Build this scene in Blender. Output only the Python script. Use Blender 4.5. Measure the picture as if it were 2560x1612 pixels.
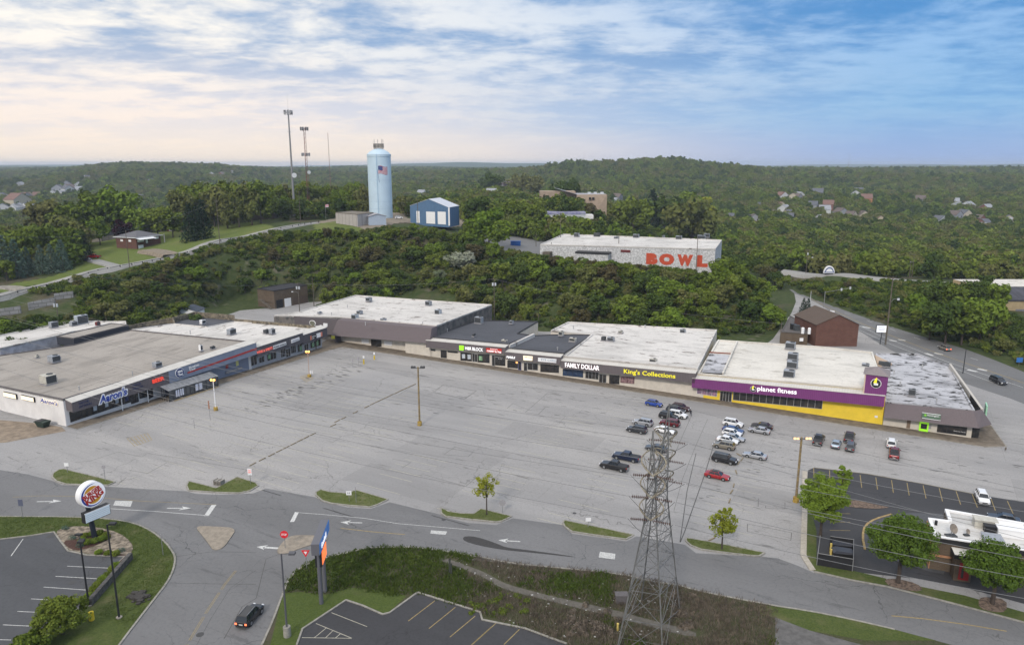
import bpy,math,random
import numpy as np
from mathutils import Vector,Matrix
random.seed(7);rng=np.random.default_rng(7)
S=bpy.context.scene
for o in list(bpy.data.objects):bpy.data.objects.remove(o)
COL=S.collection
R=math.radians
# ---------------------------------------------------------------- camera
CH,CF,PITCH=60.0,1800.0,math.atan(394/1800)
cd=bpy.data.cameras.new('camera');cam=bpy.data.objects.new('camera',cd);COL.objects.link(cam)
cd.sensor_width=36;cd.lens=36*CF/2560;cd.clip_start=.5;cd.clip_end=30000
cam.location=(0,0,CH);cam.rotation_euler=(math.pi/2-PITCH,0,0);S.camera=cam
S.render.engine='CYCLES'
S.cycles.max_bounces=5;S.cycles.volume_bounces=0;S.cycles.transparent_max_bounces=8
S.cycles.diffuse_bounces=2;S.cycles.glossy_bounces=2;S.cycles.transmission_bounces=2
S.view_settings.view_transform='Standard';S.view_settings.look='None';S.view_settings.gamma=1
S.view_settings.exposure=0.50
# ---------------------------------------------------------------- sky and sun
SUN_EL,SUN_AZ=34,-158 # azimuth from +Y towards +X (negative = left)
w=bpy.data.worlds.new('World');S.world=w;w.use_nodes=True
nt=w.node_tree;nt.nodes.clear()
class NG:
    def __init__(s,nt):s.t=nt
    def n(s,typ,ins=None,**kw):
        nd=s.t.nodes.new(typ)
        for k,v in kw.items():setattr(nd,k,v)
        for k,v in (ins or {}).items():
            if isinstance(v,bpy.types.NodeSocket):s.t.links.new(v,nd.inputs[k])
            else:nd.inputs[k].default_value=v
        return nd
    def math(s,op,a,b=0.0,c=0.0,clamp=False):
        return s.n('ShaderNodeMath',{0:a,1:b,2:c},operation=op,use_clamp=clamp).outputs[0]
    def mix(s,f,a,b,typ='MIX'):
        nd=s.n('ShaderNodeMix',data_type='RGBA',blend_type=typ,clamp_factor=True)
        for i,v in ((0,f),(6,a),(7,b)):
            if isinstance(v,bpy.types.NodeSocket):s.t.links.new(v,nd.inputs[i])
            else:nd.inputs[i].default_value=v
        return nd.outputs[2]
    def noise(s,vec,scale,det=4,rough=.55,dist=0.0,out='Fac'):
        return s.n('ShaderNodeTexNoise',{'Vector':vec,'Scale':scale,'Detail':det,'Roughness':rough,'Distortion':dist}).outputs[out]
    def ss(s,x,lo,hi):
        return s.n('ShaderNodeMapRange',{0:x,1:lo,2:hi,3:0.0,4:1.0},interpolation_type='SMOOTHSTEP').outputs[0]
    def lin(s,x,lo,hi,a=0.0,b=1.0):
        return s.n('ShaderNodeMapRange',{0:x,1:lo,2:hi,3:a,4:b}).outputs[0]
def rgb(r,g,b):return (r,g,b,1)
def srgb(r,g,b):
    f=lambda c:(c/255/12.92 if c/255 <= .04045 else ((c/255+.055)/1.055)**2.4)
    return (f(r),f(g),f(b),1)
g=NG(nt)
tc=g.n('ShaderNodeTexCoord').outputs['Generated']
sep=g.n('ShaderNodeSeparateXYZ',{0:tc});X,Y,Z=sep.outputs
zc=g.math('ADD',g.math('MAXIMUM',Z,0.0),0.13)
cx=g.math('DIVIDE',X,zc);cy=g.math('DIVIDE',Y,zc)
pv=g.n('ShaderNodeCombineXYZ',{0:cx,1:cy,2:0.0}).outputs[0]
pv2=g.n('ShaderNodeCombineXYZ',{0:g.math('MULTIPLY',cx,.72),1:cy,2:3.1}).outputs[0]
az=g.math('DIVIDE',X,g.math('MAXIMUM',Y,.15)) # -0.71 .. 0.71 in the picture
azr=g.ss(g.math('ADD',az,g.math('MULTIPLY',g.math('SUBTRACT',g.noise(pv2,.8,3),.5),.35)),-.5,.6)
sky=g.n('ShaderNodeTexSky',sky_type='NISHITA',sun_disc=False,sun_elevation=R(SUN_EL),sun_rotation=R(SUN_AZ),altitude=300,air_density=1.2,dust_density=1.5)
skyc=g.n('ShaderNodeVectorMath',{0:sky.outputs[0],'Scale':.13},operation='SCALE').outputs[0]
# cloud layers (all multiplied by the Background strength 0.1 below, so written at ten times)
big=g.noise(pv2,1.5,8,.6,.25);fine=g.noise(pv,4.2,7,.62,.3);streak=g.noise(pv2,5.0,6,.6,.3)
cl=g.math('ADD',g.math('MULTIPLY',big,.52),g.math('ADD',g.math('MULTIPLY',fine,.26),g.math('MULTIPLY',streak,.22)))
lo,hi=.42,.60
lit=g.ss(cl,lo,hi)
el=g.lin(Z,0.0,.24)
litL,litR=srgb(255,249,240),srgb(146,186,230)
drkL,drkR=srgb(148,174,209),srgb(72,139,202)
clit=g.mix(azr,litL,litR);cdrk=g.mix(azr,drkL,drkR)
upper=g.mix(lit,cdrk,clit)
hzl=g.mix(azr,srgb(253,238,228),srgb(140,184,225))
low=g.mix(g.ss(az,-.25,.55),srgb(255,238,220),srgb(150,176,222))
mid=g.mix(g.ss(lit,-.2,1.2),g.mix(azr,srgb(226,222,228),srgb(116,168,220)),hzl)
c1=g.mix(g.ss(Z,.05,.17),mid,upper)
c2=g.mix(g.ss(Z,-.005,.075),low,c1)
skymix=g.mix(.06,c2,skyc)
# brighter zenith than horizon, as under a broken overcast; and below the horizon a dull ground tone
bright=g.math('ADD',1.0,g.math('MULTIPLY',g.ss(Z,.26,.8),.75))
skymix=g.mix(g.math('MULTIPLY',g.ss(Z,.27,.6),.75),skymix,rgb(.78,.76,.745))
fin=g.n('ShaderNodeVectorMath',{0:skymix,'Scale':bright},operation='SCALE').outputs[0]
fin=g.mix(g.ss(Z,-.03,-.08),fin,rgb(.10,.12,.10))
ten=g.n('ShaderNodeVectorMath',{0:fin,'Scale':7.6},operation='SCALE').outputs[0]
bg=g.n('ShaderNodeBackground',{'Color':ten,'Strength':.1})
g.n('ShaderNodeOutputWorld',{0:bg.outputs[0]})
sl=bpy.data.lights.new('sun','SUN');sl.energy=1.5;sl.angle=R(9);sl.color=(1,.92,.83)
so=bpy.data.objects.new('sun',sl);COL.objects.link(so)
sd=Vector((math.sin(R(SUN_AZ))*math.cos(R(SUN_EL)),math.cos(R(SUN_AZ))*math.cos(R(SUN_EL)),math.sin(R(SUN_EL))))
so.rotation_euler=sd.to_track_quat('Z','Y').to_euler()
# ---------------------------------------------------------------- survey helpers: photo reading -> world point
ZM={'R1':(0,380,.2658),'R2':(640,230,.2658),'R3':(1180,380,.2658),'R4':(1820,380,.3073),'R5':(0,680,.2658),'R6':(600,680,.2658),'R7':(1060,740,.2907),'R8':(1700,740,.3571),
'S1':(0,1080,.3509),'S2':(560,1080,.3509),'S3':(1100,1080,.3509),'S4':(1500,960,.2639),'S5':(1920,1040,.3509),'S6':(1480,1150,.3048),'S7':(0,780,.1979),'S8':(380,800,.1910),'D':(0,0,1.0631),'F':(0,0,1),
'Z1':(1480,1020,.14515),'Z2':(1780,900,.19934),'Z3':(2180,960,.15781),'Z4':(760,1280,.15823),'Z5':(2000,680,.23256),'Z6':(160,1180,.09235),'Z7':(150,960,.11213),'Z8':(620,820,.09136),
'A1':(1120,850,.12458),'A2':(1380,880,.15781),'A3':(400,900,.09967),'A4':(2020,1280,.10554),'A5':(2280,1230,.15168),'A6':(500,1280,.19784),'A7':(1180,400,.15781),'A8':(0,440,.13191)}
CP,SP=math.cos(PITCH),math.sin(PITCH)
def ray(r,x,y):
    a,b,s=ZM[r];px,py=a+x*s,b+y*s
    b2=(806-py)/CF
    return ((px-1280)/CF,CP+b2*SP,-SP+b2*CP)
def G(r,x,y,z=0.0):
    d=ray(r,x,y);t=(z-CH)/d[2]
    return Vector((d[0]*t,d[1]*t,z))
def AT(r,x,y,Y): # point of the sight line at distance Y
    d=ray(r,x,y);t=Y/d[1]
    return Vector((d[0]*t,Y,CH+d[2]*t))
class Fr: # a building's own axes: x along its front, y into it
    def __init__(s,ox,oy,deg,oz=0.0):
        s.o=Vector((ox,oy,oz));s.deg=deg;a=R(deg);s.c,s.s=math.cos(a),math.sin(a)
    def V(s,r,x,y,e=0.0): # (along, height) on the vertical plane y = e
        d=ray(r,x,y);nx,ny=-s.s,s.c
        t=(e+s.o.x*nx+s.o.y*ny)/(d[0]*nx+d[1]*ny)
        px,py=d[0]*t-s.o.x,d[1]*t-s.o.y
        return px*s.c+py*s.s,CH+d[2]*t-s.o.z
    def P(s,r,x,y,z=0.0): # (along, into) at height z
        d=ray(r,x,y);t=(z+s.o.z-CH)/d[2];px,py=d[0]*t-s.o.x,d[1]*t-s.o.y
        return px*s.c+py*s.s,-px*s.s+py*s.c
    def W(s,x,y,z=0.0):return Vector((s.o.x+x*s.c-y*s.s,s.o.y+x*s.s+y*s.c,s.o.z+z))
# ---------------------------------------------------------------- things, parts, meshes
def tag(o,label=None,cat=None,group=None,kind=None):
    if label:o['label']=label
    if cat:o['category']=cat
    if group:o['group']=group
    if kind:o['kind']=kind
    return o
def thing(name,label,cat,loc=(0,0,0),rz=0.0,group=None):
    o=bpy.data.objects.new(name,None);COL.objects.link(o);o.empty_display_size=.3
    o.location=loc;o.rotation_euler=(0,0,rz)
    return tag(o,label,cat,group)
def thingF(name,label,cat,F,group=None):return thing(name,label,cat,F.o,R(F.deg),group)
def dup(root,loc,rz,label=None,group=None,mats=None,scale=None):
    m={}
    def cp(o,par):
        c=o.copy();COL.objects.link(c);c.parent=par
        for i,sl_ in enumerate(o.material_slots):
            if sl_.material and mats and sl_.material.name in mats:
                c.material_slots[i].link='OBJECT';c.material_slots[i].material=mats[sl_.material.name]
        for ch in kids.get(o.name,[]):cp(ch,c)
        return c
    r=cp(root,None);r.location=loc;r.rotation_euler=(0,0,rz)
    if scale:r.scale=scale
    if label:r['label']=label
    if group:r['group']=group
    return r
kids={}
class MB:
    def __init__(s):s.v=[];s.f=[];s.mi=[];s.cur=0
    def add(s,vs,fs):
        n=len(s.v);s.v +=[tuple(p)for p in vs]
        for f in fs:s.f.append([i+n for i in f]);s.mi.append(s.cur)
        return s
    def hexa(s,b,t): # bottom 4, top 4 corners in the same order
        return s.add(list(b)+list(t),[(3,2,1,0),(4,5,6,7),(0,1,5,4),(1,2,6,5),(2,3,7,6),(3,0,4,7)])
    def box(s,x0,x1,y0,y1,z0,z1):
        if x0 > x1:x0,x1=x1,x0
        if y0 > y1:y0,y1=y1,y0
        if z0 > z1:z0,z1=z1,z0
        return s.hexa([(x0,y0,z0),(x1,y0,z0),(x1,y1,z0),(x0,y1,z0)],[(x0,y0,z1),(x1,y0,z1),(x1,y1,z1),(x0,y1,z1)])
    def quad(s,a,b,c,d):return s.add([a,b,c,d],[(0,1,2,3)])
    def prism(s,pts,z0,cap=True): # pts (x,y,z) top outline ccw, walls down to z0
        n=len(pts);vs=list(pts)+[(p[0],p[1],z0)for p in pts]
        fs=[(i,(i+1)%n,(i+1)%n+n,i+n)[::-1]for i in range(n)]
        if cap:fs.append(tuple(range(n)))
        return s.add(vs,fs)
    def cyl(s,p,q,r0,r1=None,n=8,caps=True):
        p,q=Vector(p),Vector(q);r1=r0 if r1 is None else r1
        d=(q-p)
        if d.length < 1e-6:return s
        d.normalize();a=d.orthogonal().normalized();b=d.cross(a)
        vs=[]
        for c,r_ in ((p,r0),(q,r1)):
            for i in range(n):
                t=2*math.pi*i/n;vs.append(c+a*math.cos(t)*r_+b*math.sin(t)*r_)
        fs=[(i,(i+1)%n,(i+1)%n+n,i+n)for i in range(n)]
        if caps:fs +=[tuple(range(n))[::-1],tuple(range(n,2*n))]
        return s.add(vs,fs)
    def bar(s,p,q,w_,h=None):return s.cyl(p,q,w_*.7071,n=4)
    def tube(s,pts,r,n=5):
        for a,b in zip(pts[:-1],pts[1:]):s.cyl(a,b,r,n=n,caps=True)
        return s
    def ball(s,c,r,n=8,m=5,sz=1.0):
        c=Vector(c);vs=[]
        for j in range(m+1):
            ph=math.pi*j/m
            for i in range(n):
                t=2*math.pi*i/n;vs.append(c+Vector((r*math.sin(ph)*math.cos(t),r*math.sin(ph)*math.sin(t),r*sz*math.cos(ph))))
        fs=[(j*n+i,(j+1)*n+i,(j+1)*n+(i+1)%n,j*n+(i+1)%n)for j in range(m)for i in range(n)]
        return s.add(vs,fs)
    def build(s,name,mat=None,parent=None,smooth=False,label=None,rel=None):
        me=bpy.data.meshes.new(name)
        if rel is not None:s.v=[(p[0]-rel[0],p[1]-rel[1],p[2]-rel[2])for p in s.v]
        me.from_pydata(s.v,[],s.f);me.update()
        ms=mat if isinstance(mat,(list,tuple))else [mat]
        for m_ in ms:
            if m_:me.materials.append(m_)
        if len(ms)> 1:me.polygons.foreach_set('material_index',s.mi)
        if smooth:me.polygons.foreach_set('use_smooth',[True]*len(me.polygons))
        o=bpy.data.objects.new(name,me);COL.objects.link(o)
        if parent:o.parent=parent;kids.setdefault(parent.name,[]).append(o)
        if label:o['label']=label
        return o
def single(mb,name,mat,label,cat,group=None,kind=None,origin=None,smooth=False):
    o=mb.build(name,mat,None,smooth,rel=origin)
    if origin is not None:o.location=origin
    if kind:o['kind']=kind
    else:tag(o,label,cat,group)
    if kind == 'stuff' and label:o['label']=label
    return o
# ---------------------------------------------------------------- materials
MT={}
def mat(name,col,rough=.8,metal=0.0,var=.0,vscale=3.0,col2=None,bump=0.0,bscale=20.0,emit=None,es=1.0,spec=.3,stretch=None):
    if name in MT:return MT[name]
    m=bpy.data.materials.new(name);m.use_nodes=True;t=m.node_tree;b=t.nodes['Principled BSDF'];q=NG(t)
    b.inputs['Roughness'].default_value=rough;b.inputs['Metallic'].default_value=metal;b.inputs['Specular IOR Level'].default_value=spec
    col=tuple(col)[:3]+(1,)
    if var or col2:
        co=q.n('ShaderNodeTexCoord').outputs['Object']
        if stretch:co=q.n('ShaderNodeVectorMath',{0:co,1:stretch},operation='MULTIPLY').outputs[0]
        f=q.noise(co,vscale,5,.6)
        c2=tuple(col2)[:3]+(1,)if col2 else tuple(c*(1-var)for c in col[:3])+(1,)
        c=q.mix(q.ss(f,.35,.65),col,c2)
        t.links.new(c,b.inputs['Base Color'])
    else:b.inputs['Base Color'].default_value=col
    if bump:
        co=q.n('ShaderNodeTexCoord').outputs['Object']
        bp=q.n('ShaderNodeBump',{'Height':q.noise(co,bscale,4),'Strength':bump,'Distance':.05})
        t.links.new(bp.outputs[0],b.inputs['Normal'])
    if emit:b.inputs['Emission Color'].default_value=tuple(emit)[:3]+(1,);b.inputs['Emission Strength'].default_value=es
    MT[name]=m;return m
FONT=bpy.data.fonts.load('<builtin>')if '<builtin>' in [f.filepath for f in bpy.data.fonts]else None
def text_mesh(s,size,bold=0.0,shear=0.0,ext=.03,spacing=1.0,sx=1.0):
    c=bpy.data.curves.new('txt','FONT');c.body=s;c.size=size;c.align_x='CENTER';c.align_y='CENTER'
    c.offset=bold;c.shear=shear;c.extrude=ext;c.space_character=spacing;c.resolution_u=3
    o=bpy.data.objects.new('txt',c);COL.objects.link(o)
    me=bpy.data.meshes.new_from_object(o.evaluated_get(bpy.context.evaluated_depsgraph_get()))
    bpy.data.objects.remove(o);bpy.data.curves.remove(c)
    if sx != 1.0:me.transform(Matrix.Diagonal((sx,1,1,1)))
    return me
def text(name,s,size,m,parent,x,y,z,bold=0.0,shear=0.0,ext=.03,spacing=1.0,sx=1.0,rot=None,fit=None,roll=0.0):
    """lettering standing upright in the parent's xz-plane, facing -y; fit = (width, height)"""
    me=text_mesh(s,size,bold,shear,ext,spacing,sx)
    if fit:
        xs=[v.co.x for v in me.vertices];ys=[v.co.y for v in me.vertices]
        cx_,cy_=(max(xs)+min(xs))/2,(max(ys)+min(ys))/2
        me.transform(Matrix.Translation((-cx_,-cy_,0)))
        me.transform(Matrix.Diagonal((fit[0]/(max(xs)-min(xs)),fit[1]/(max(ys)-min(ys)),1,1)))
    me.materials.clear();me.materials.append(m)
    o=bpy.data.objects.new(name,me);COL.objects.link(o)
    base=Matrix.Rotation(math.pi/2,4,'X')@ Matrix.Rotation(roll,4,'Z')
    me.transform((rot or Matrix.Identity(4))@ base)
    me.transform(Matrix.Translation((x,y,z)))
    if parent:o.parent=parent;kids.setdefault(parent.name,[]).append(o)
    return o
# ---------------------------------------------------------------- terrain
# one column of (distance, height) knots per direction; directions given by their reading in the photo
def kY(px,py,z):return (G('F',px,py,z).y,z)
COLS=[
 (-900,[(240,0),(275,8),(330,12),(500,2),(700,-8),(1100,0),(1800,30),(2600,45),(4500,30)]),
 (-100,[(205,0),(228,1.5),kY(-100,790,7),kY(-100,752,11.5),(300,13.5),(350,16),(420,12),(520,2),(700,-8),(1100,0),(1700,14),(2300,24),(4500,22)]),
 (60,[(215,0),(232,1.5),kY(60,768,8),kY(60,735,11.5),(300,14),(350,18),(420,14),(520,3),(700,-9),(1100,0),(1600,8),(2300,20),(4500,22)]),
 (350,[(245,0),(268,5),kY(350,668,17.5),kY(350,650,18.2),kY(350,620,20.5),(400,22),(480,19),(600,6),(900,-6),(1300,4),(1900,47),(2300,38),(4500,22)]),
 (560,[(262,0),(285,6),kY(560,606,24.2),kY(560,592,24.6),(420,26),(500,25),(620,10),(900,-4),(1300,4),(1950,42),(2400,34),(4500,22)]),
 (720,[(303,0),(328,12),kY(720,574,27.3),(390,28.5),(470,28.5),(560,26),(700,10),(1000,-2),(1500,6),(2200,26),(3000,28),(4500,22)]),
 (950,[(292,0),(318,9),(350,20),kY(950,585,27),(400,29),(480,29),(560,24),(700,10),(1100,-2),(1600,6),(2300,20),(3200,30),(4500,24)]),
 (1250,[(276,0),(296,8),(320,16.5),kY(1270,648,19.5),(380,21),(450,22.5),(560,22),(850,24),(1000,18),(1400,5),(1750,28),(2300,22),(4500,24)]),
 (1450,[(262,0),(282,8),(302,16.5),(315,17.5),(370,18),(450,18),(560,22),(640,21),(820,5),(1100,2),(1450,30),(1750,50),(2200,30),(4500,24)]),
 (1650,[(250,0),(270,8),(287,15.5),(300,16),(345,15),(420,8),(560,2),(800,-2),(1100,4),(1400,34),(1700,57),(2200,30),(4500,24)]),
 (1800,[(245,0),(268,8),(284,14),(300,14.5),(320,10),(360,4),(460,-2),(700,-3),(1000,3),(1400,26),(1750,45),(2200,28),(4500,24)]),
 (1960,[(262,0),(290,1),(325,1.5),(352,6),(372,6),(420,0),(520,-5),(800,-2),(1100,4),(1500,20),(1900,32),(2400,24),(4500,24)]),
 (2080,[(270,0),(283,0.3),(300,4),(318,7.3),kY(2080,702,7.6),kY(2080,688,7.6),(380,1),(520,-7),(800,-6),(1100,6),(1500,20),(2000,27),(2600,24),(4500,24)]),
 (2300,[(222,0),(232,.3),(255,5.5),(285,8.2),kY(2300,715,8.2),(350,6),(420,-3),(560,-9),(900,-5),(1200,6),(1600,20),(2100,30),(2700,24),(4500,24)]),
 (2460,[(205,0),(214,.6),(235,5),(262,7.5),(320,8),(380,0),(560,-8),(900,-5),(1200,6),(1600,20),(2100,30),(2700,24),(4500,24)]),
 (2700,[(196,0),(204,.6),(225,5),(250,6.5),(320,6),(400,-2),(600,-8),(900,-4),(1200,6),(1600,20),(2200,28),(2800,22),(4500,24)]),
 (3500,[(196,0),(210,3),(250,6),(320,5),(400,-2),(600,-6),(900,-2),(1300,8),(1700,30),(2300,46),(2900,42),(4500,34)]),
]
CU=np.array([(c[0]-1280)/CF*1.018 for c in COLS])
TY=np.concatenate([np.arange(180,520,2.5),np.geomspace(520,4500,120)])
TZ=np.array([np.interp(TY,[k[0]for k in c[1]],[k[1]for k in c[1]])for c in COLS])
ker=np.array([1,2,3,2,1])/9.
for i in range(len(TZ)):TZ[i,2:-2]=np.convolve(TZ[i],ker,'valid')
_ph=rng.uniform(0,6.28,(12,));_kd=rng.normal(0,1,(12,2))
def lumps(x,y,wl):
    s=0
    for k in range(6):
        d=_kd[k]/np.hypot(*_kd[k]);s=s+np.sin((x*d[0]+y*d[1])*6.28/(wl*(.6+.25*k))+_ph[k])
    return s/6
def H(x,y):
    """terrain height, vectorised"""
    x=np.asarray(x,float);y=np.asarray(y,float)
    yy=np.maximum(y,60.0);u=x/yy
    ui=np.interp(u,CU,np.arange(len(CU)));i0=np.clip(ui.astype(int),0,len(CU)-2);f=ui-i0;f=f*f*(3-2*f)
    yi=np.interp(y,TY,np.arange(len(TY)));j0=np.clip(yi.astype(int),0,len(TY)-2);g_=yi-j0
    a=TZ[i0,j0]*(1-g_)+TZ[i0,j0+1]*g_;b=TZ[i0+1,j0]*(1-g_)+TZ[i0+1,j0+1]*g_
    z=a*(1-f)+b*f
    xe=np.interp(y,[169,206,236,271,302,338,366],[150,152.5,151.5,143.5,140.5,137.5,139.5]);xn=np.minimum(xe-19,112) # the highway cutting
    k=np.clip((x-xe-1.5)/13,0,1)+np.clip((xn-1-x)/15,0,1);k=np.clip(k*k*(3-2*k),0,1);k=k*np.where(x < xe,np.clip((y-252)/16,0,1),1)
    z=np.where((x > 72)&(x < 230)&(y < 372),z*(k+(1-k)*np.clip((y-350)/22,0,1)),z)
    dx=np.maximum(np.maximum(-128-x,x+84),0);dy=np.maximum(np.maximum(262-y,y-319),0);k=np.clip(np.hypot(dx,dy)/12,0,1);z=z*k*k*(3-2*k) # level pad of the small garage
    far=np.clip((y-600)/900,0,1);z=z+lumps(x,y,520)*6*far+lumps(y,x,210)*3.5*far+6*far*np.sin(6.28*(y+.30*x+70*np.sin(x/310))/560)*np.clip((3600-y)/900,0,1)
    vf=np.clip((y-4300)/2500,0,1);z=z*(1-vf)+vf*(36+lumps(x,y,3400)*44+lumps(y,x,1300)*16)
    return z
def h1(x,y):return float(H(np.array([x]),np.array([y]))[0])
def GT(r,x,y,dz=0.0,y0=150):
    """where the sight line first meets the terrain (raised by dz)"""
    d=ray(r,x,y);Y=np.concatenate([np.arange(y0,700,.5),np.arange(700,4500,3.)]);t=Y/d[1]
    z=CH+d[2]*t;hz=np.maximum(H(d[0]*t,Y),0 if False else -99)+dz
    k=np.argmax(z <= hz)
    if z[k]> hz[k]:k=len(Y)-1
    return Vector((d[0]*t[k],float(Y[k]),float(hz[k])))
# grid: rows by distance, columns by direction
rowsY=np.concatenate([[-220,-60,40,120],np.arange(185,520,3.0),np.geomspace(520,4500,170),np.geomspace(4600,13000,60)])
colsU=np.linspace(-1.9,1.9,421)
GY,GU=np.meshgrid(rowsY,colsU,indexing='ij')
GX=GU*(GY+260)
GZ=np.where(GY < 185,0.0,H(GX,GY))-.06
# keep the ground a shade lower under paved flats
nr,nc=GY.shape
idx=np.arange(nr*nc).reshape(nr,nc)
def grid_mesh(name,X_,Y_,Z_,m):
    me=bpy.data.meshes.new(name);v=np.stack([X_,Y_,Z_],-1).reshape(-1,3)
    nr,nc=X_.shape;idx=np.arange(nr*nc).reshape(nr,nc)
    q_=np.stack([idx[:-1,:-1],idx[:-1,1:],idx[1:,1:],idx[1:,:-1]],-1).reshape(-1,4)
    me.vertices.add(len(v));me.vertices.foreach_set('co',v.ravel())
    me.loops.add(q_.size);me.loops.foreach_set('vertex_index',q_.ravel())
    me.polygons.add(len(q_));me.polygons.foreach_set('loop_start',np.arange(0,q_.size,4));me.polygons.foreach_set('loop_total',np.full(len(q_),4))
    me.update();me.validate();me.polygons.foreach_set('use_smooth',[True]*len(q_));me.materials.append(m)
    o=bpy.data.objects.new(name,me);COL.objects.link(o);return o
def mat_ground():
    m=bpy.data.materials.new('hill_ground');m.use_nodes=True;t=m.node_tree;b=t.nodes['Principled BSDF'];q=NG(t)
    co=q.n('ShaderNodeTexCoord').outputs['Object']
    n1=q.noise(co,.035,5);n2=q.noise(co,.45,5,.65);n3=q.noise(co,.12,4)
    c=q.mix(q.ss(n2,.35,.65),rgb(.036,.055,.018),rgb(.062,.075,.028))
    c=q.mix(q.ss(n1,.52,.66),c,rgb(.085,.075,.048))
    c=q.mix(q.math('MULTIPLY',q.ss(n3,.60,.72),.6),c,rgb(.16,.14,.11))
    yv=q.n('ShaderNodeSeparateXYZ',{0:co}).outputs[1]
    c=q.mix(q.ss(yv,900,2600),c,rgb(.035,.065,.028))
    t.links.new(c,b.inputs['Base Color']);b.inputs['Roughness'].default_value=.95;b.inputs['Specular IOR Level'].default_value=.1
    bp=q.n('ShaderNodeBump',{'Height':n2,'Strength':.6,'Distance':.6});t.links.new(bp.outputs[0],b.inputs['Normal'])
    return m
M_ground=mat_ground()
ter=grid_mesh('ground',GX,GY,GZ,M_ground);ter['kind']='structure'
# ---------------------------------------------------------------- flat sheets, kerbs, markings
from mathutils.geometry import tessellate_polygon
def poly_sheet(name,pts,z,m,kind='structure',drape=False):
    v=[Vector((p[0],p[1],z))for p in pts]
    tr=tessellate_polygon([v]);me=bpy.data.meshes.new(name)
    fs=[]
    for a in tr:
        n_=(v[a[1]]-v[a[0]]).cross(v[a[2]]-v[a[0]]);fs.append(tuple(a)if n_.z > 0 else tuple(a)[::-1])
    me.from_pydata(v,[],fs);me.update();me.materials.append(m)
    o=bpy.data.objects.new(name,me);COL.objects.link(o)
    if kind:o['kind']=kind
    return o
def smooth(pts,it=2,closed=True):
    for _ in range(it):
        out=[];n=len(pts)
        for i in range(n if closed else n-1):
            a,b=Vector(pts[i][:2]),Vector(pts[(i+1)% n][:2]);out +=[a*.75+b*.25,a*.25+b*.75]
        if not closed:out=[Vector(pts[0][:2])]+out+[Vector(pts[-1][:2])]
        pts=out
    return pts
def PX(r,l,z=0.0):return [G(r,a,b,z)for a,b in l]
def asphalt(name,base,dark,crackw=.5,stain=.6,yscale=1.0,seam=True,light=None,patches=True):
    m=bpy.data.materials.new(name);m.use_nodes=True;t=m.node_tree;b=t.nodes['Principled BSDF'];q=NG(t)
    co=q.n('ShaderNodeTexCoord').outputs['Object']
    rot=q.n('ShaderNodeMapping',{0:co,2:(0,0,R(28.6))}).outputs[0] # along the mall's own axes
    st=q.n('ShaderNodeVectorMath',{0:rot,1:(.16,1.0,1)},operation='MULTIPLY').outputs[0]
    n1=q.noise(co,.018,4,.5);n2=q.noise(st,.12,6,.6);n3=q.noise(co,2.2,5,.7);n4=q.noise(st,.75,5,.65)
    c=q.mix(q.ss(n1,.38,.62),base,light or tuple(x*1.12 for x in base[:3])+(1,))
    c=q.mix(q.math('MULTIPLY',q.ss(n2,.42,.62),.6),c,tuple(x*.82 for x in base[:3])+(1,))
    c=q.mix(q.math('MULTIPLY',q.ss(n3,.45,.65),.4),c,tuple(x*.7 for x in base[:3])+(1,))
    # oil and tyre streaks
    c=q.mix(q.math('MULTIPLY',q.math('MULTIPLY',q.ss(n4,.58,.68),q.ss(q.noise(co,.035,3),.40,.56)),stain),c,dark)
    # hairline cracks
    wv=q.n('ShaderNodeVectorMath',{0:rot,1:q.n('ShaderNodeVectorMath',{0:q.noise(rot,.35,4,out='Color'),'Scale':3.2},operation='SCALE').outputs[0]}).outputs[0]
    for sc,wd,am in ((.055,.005,.8),(.16,.009,.55),(.5,.02,.25)):
        vo=q.n('ShaderNodeTexVoronoi',{'Vector':wv,'Scale':sc},feature='DISTANCE_TO_EDGE').outputs['Distance']
        ck=q.math('MULTIPLY',q.ss(vo,wd,wd*.2),q.math('MULTIPLY',q.ss(q.noise(co,.05,2),.4,.6),am*crackw*2),clamp=True)
        c=q.mix(ck,c,dark)
    if patches: # rectangular repairs, from cells of a warped grid
        bk=q.n('ShaderNodeTexBrick',{'Vector':rot,'Color1':rgb(0,0,0),'Color2':rgb(1,1,1),'Mortar':rgb(.5,.5,.5),'Scale':1.0,'Mortar Size':.035,'Mortar Smooth':.2,'Brick Width':23.0,'Row Height':9.0},offset=.37,offset_frequency=3)
        f=q.n('ShaderNodeSeparateColor',{0:bk.outputs['Color']}).outputs[0]
        c=q.mix(q.math('MULTIPLY',q.ss(f,.80,.82),.28),c,tuple(x*.62 for x in base[:3])+(1,))
        c=q.mix(q.math('MULTIPLY',bk.outputs['Fac'],.35 if seam else 0.0),c,dark)
    t.links.new(c,b.inputs['Base Color']);b.inputs['Roughness'].default_value=.85;b.inputs['Specular IOR Level'].default_value=.25
    bp=q.n('ShaderNodeBump',{'Height':n3,'Strength':.3,'Distance':.02});t.links.new(bp.outputs[0],b.inputs['Normal'])
    return m
M_lot=asphalt('lot_asphalt',rgb(.288,.281,.276),rgb(.11,.105,.10),.42,.8,light=rgb(.335,.322,.308))
M_road=asphalt('road_asphalt',rgb(.158,.157,.158),rgb(.06,.06,.06),.5,.4,patches=False)
M_dark=asphalt('dark_asphalt',rgb(.050,.050,.053),rgb(.025,.025,.028),.5,.35,patches=False)
M_bklot=asphalt('grey_asphalt',rgb(.078,.080,.085),rgb(.04,.04,.04),.5,.3,patches=False)
M_hwy=asphalt('highway_asphalt',rgb(.150,.150,.150),rgb(.06,.06,.06),.4,.5,patches=False)
M_oldroad=asphalt('old_road',rgb(.27,.265,.25),rgb(.09,.09,.09),.5,.3,patches=False)
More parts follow.
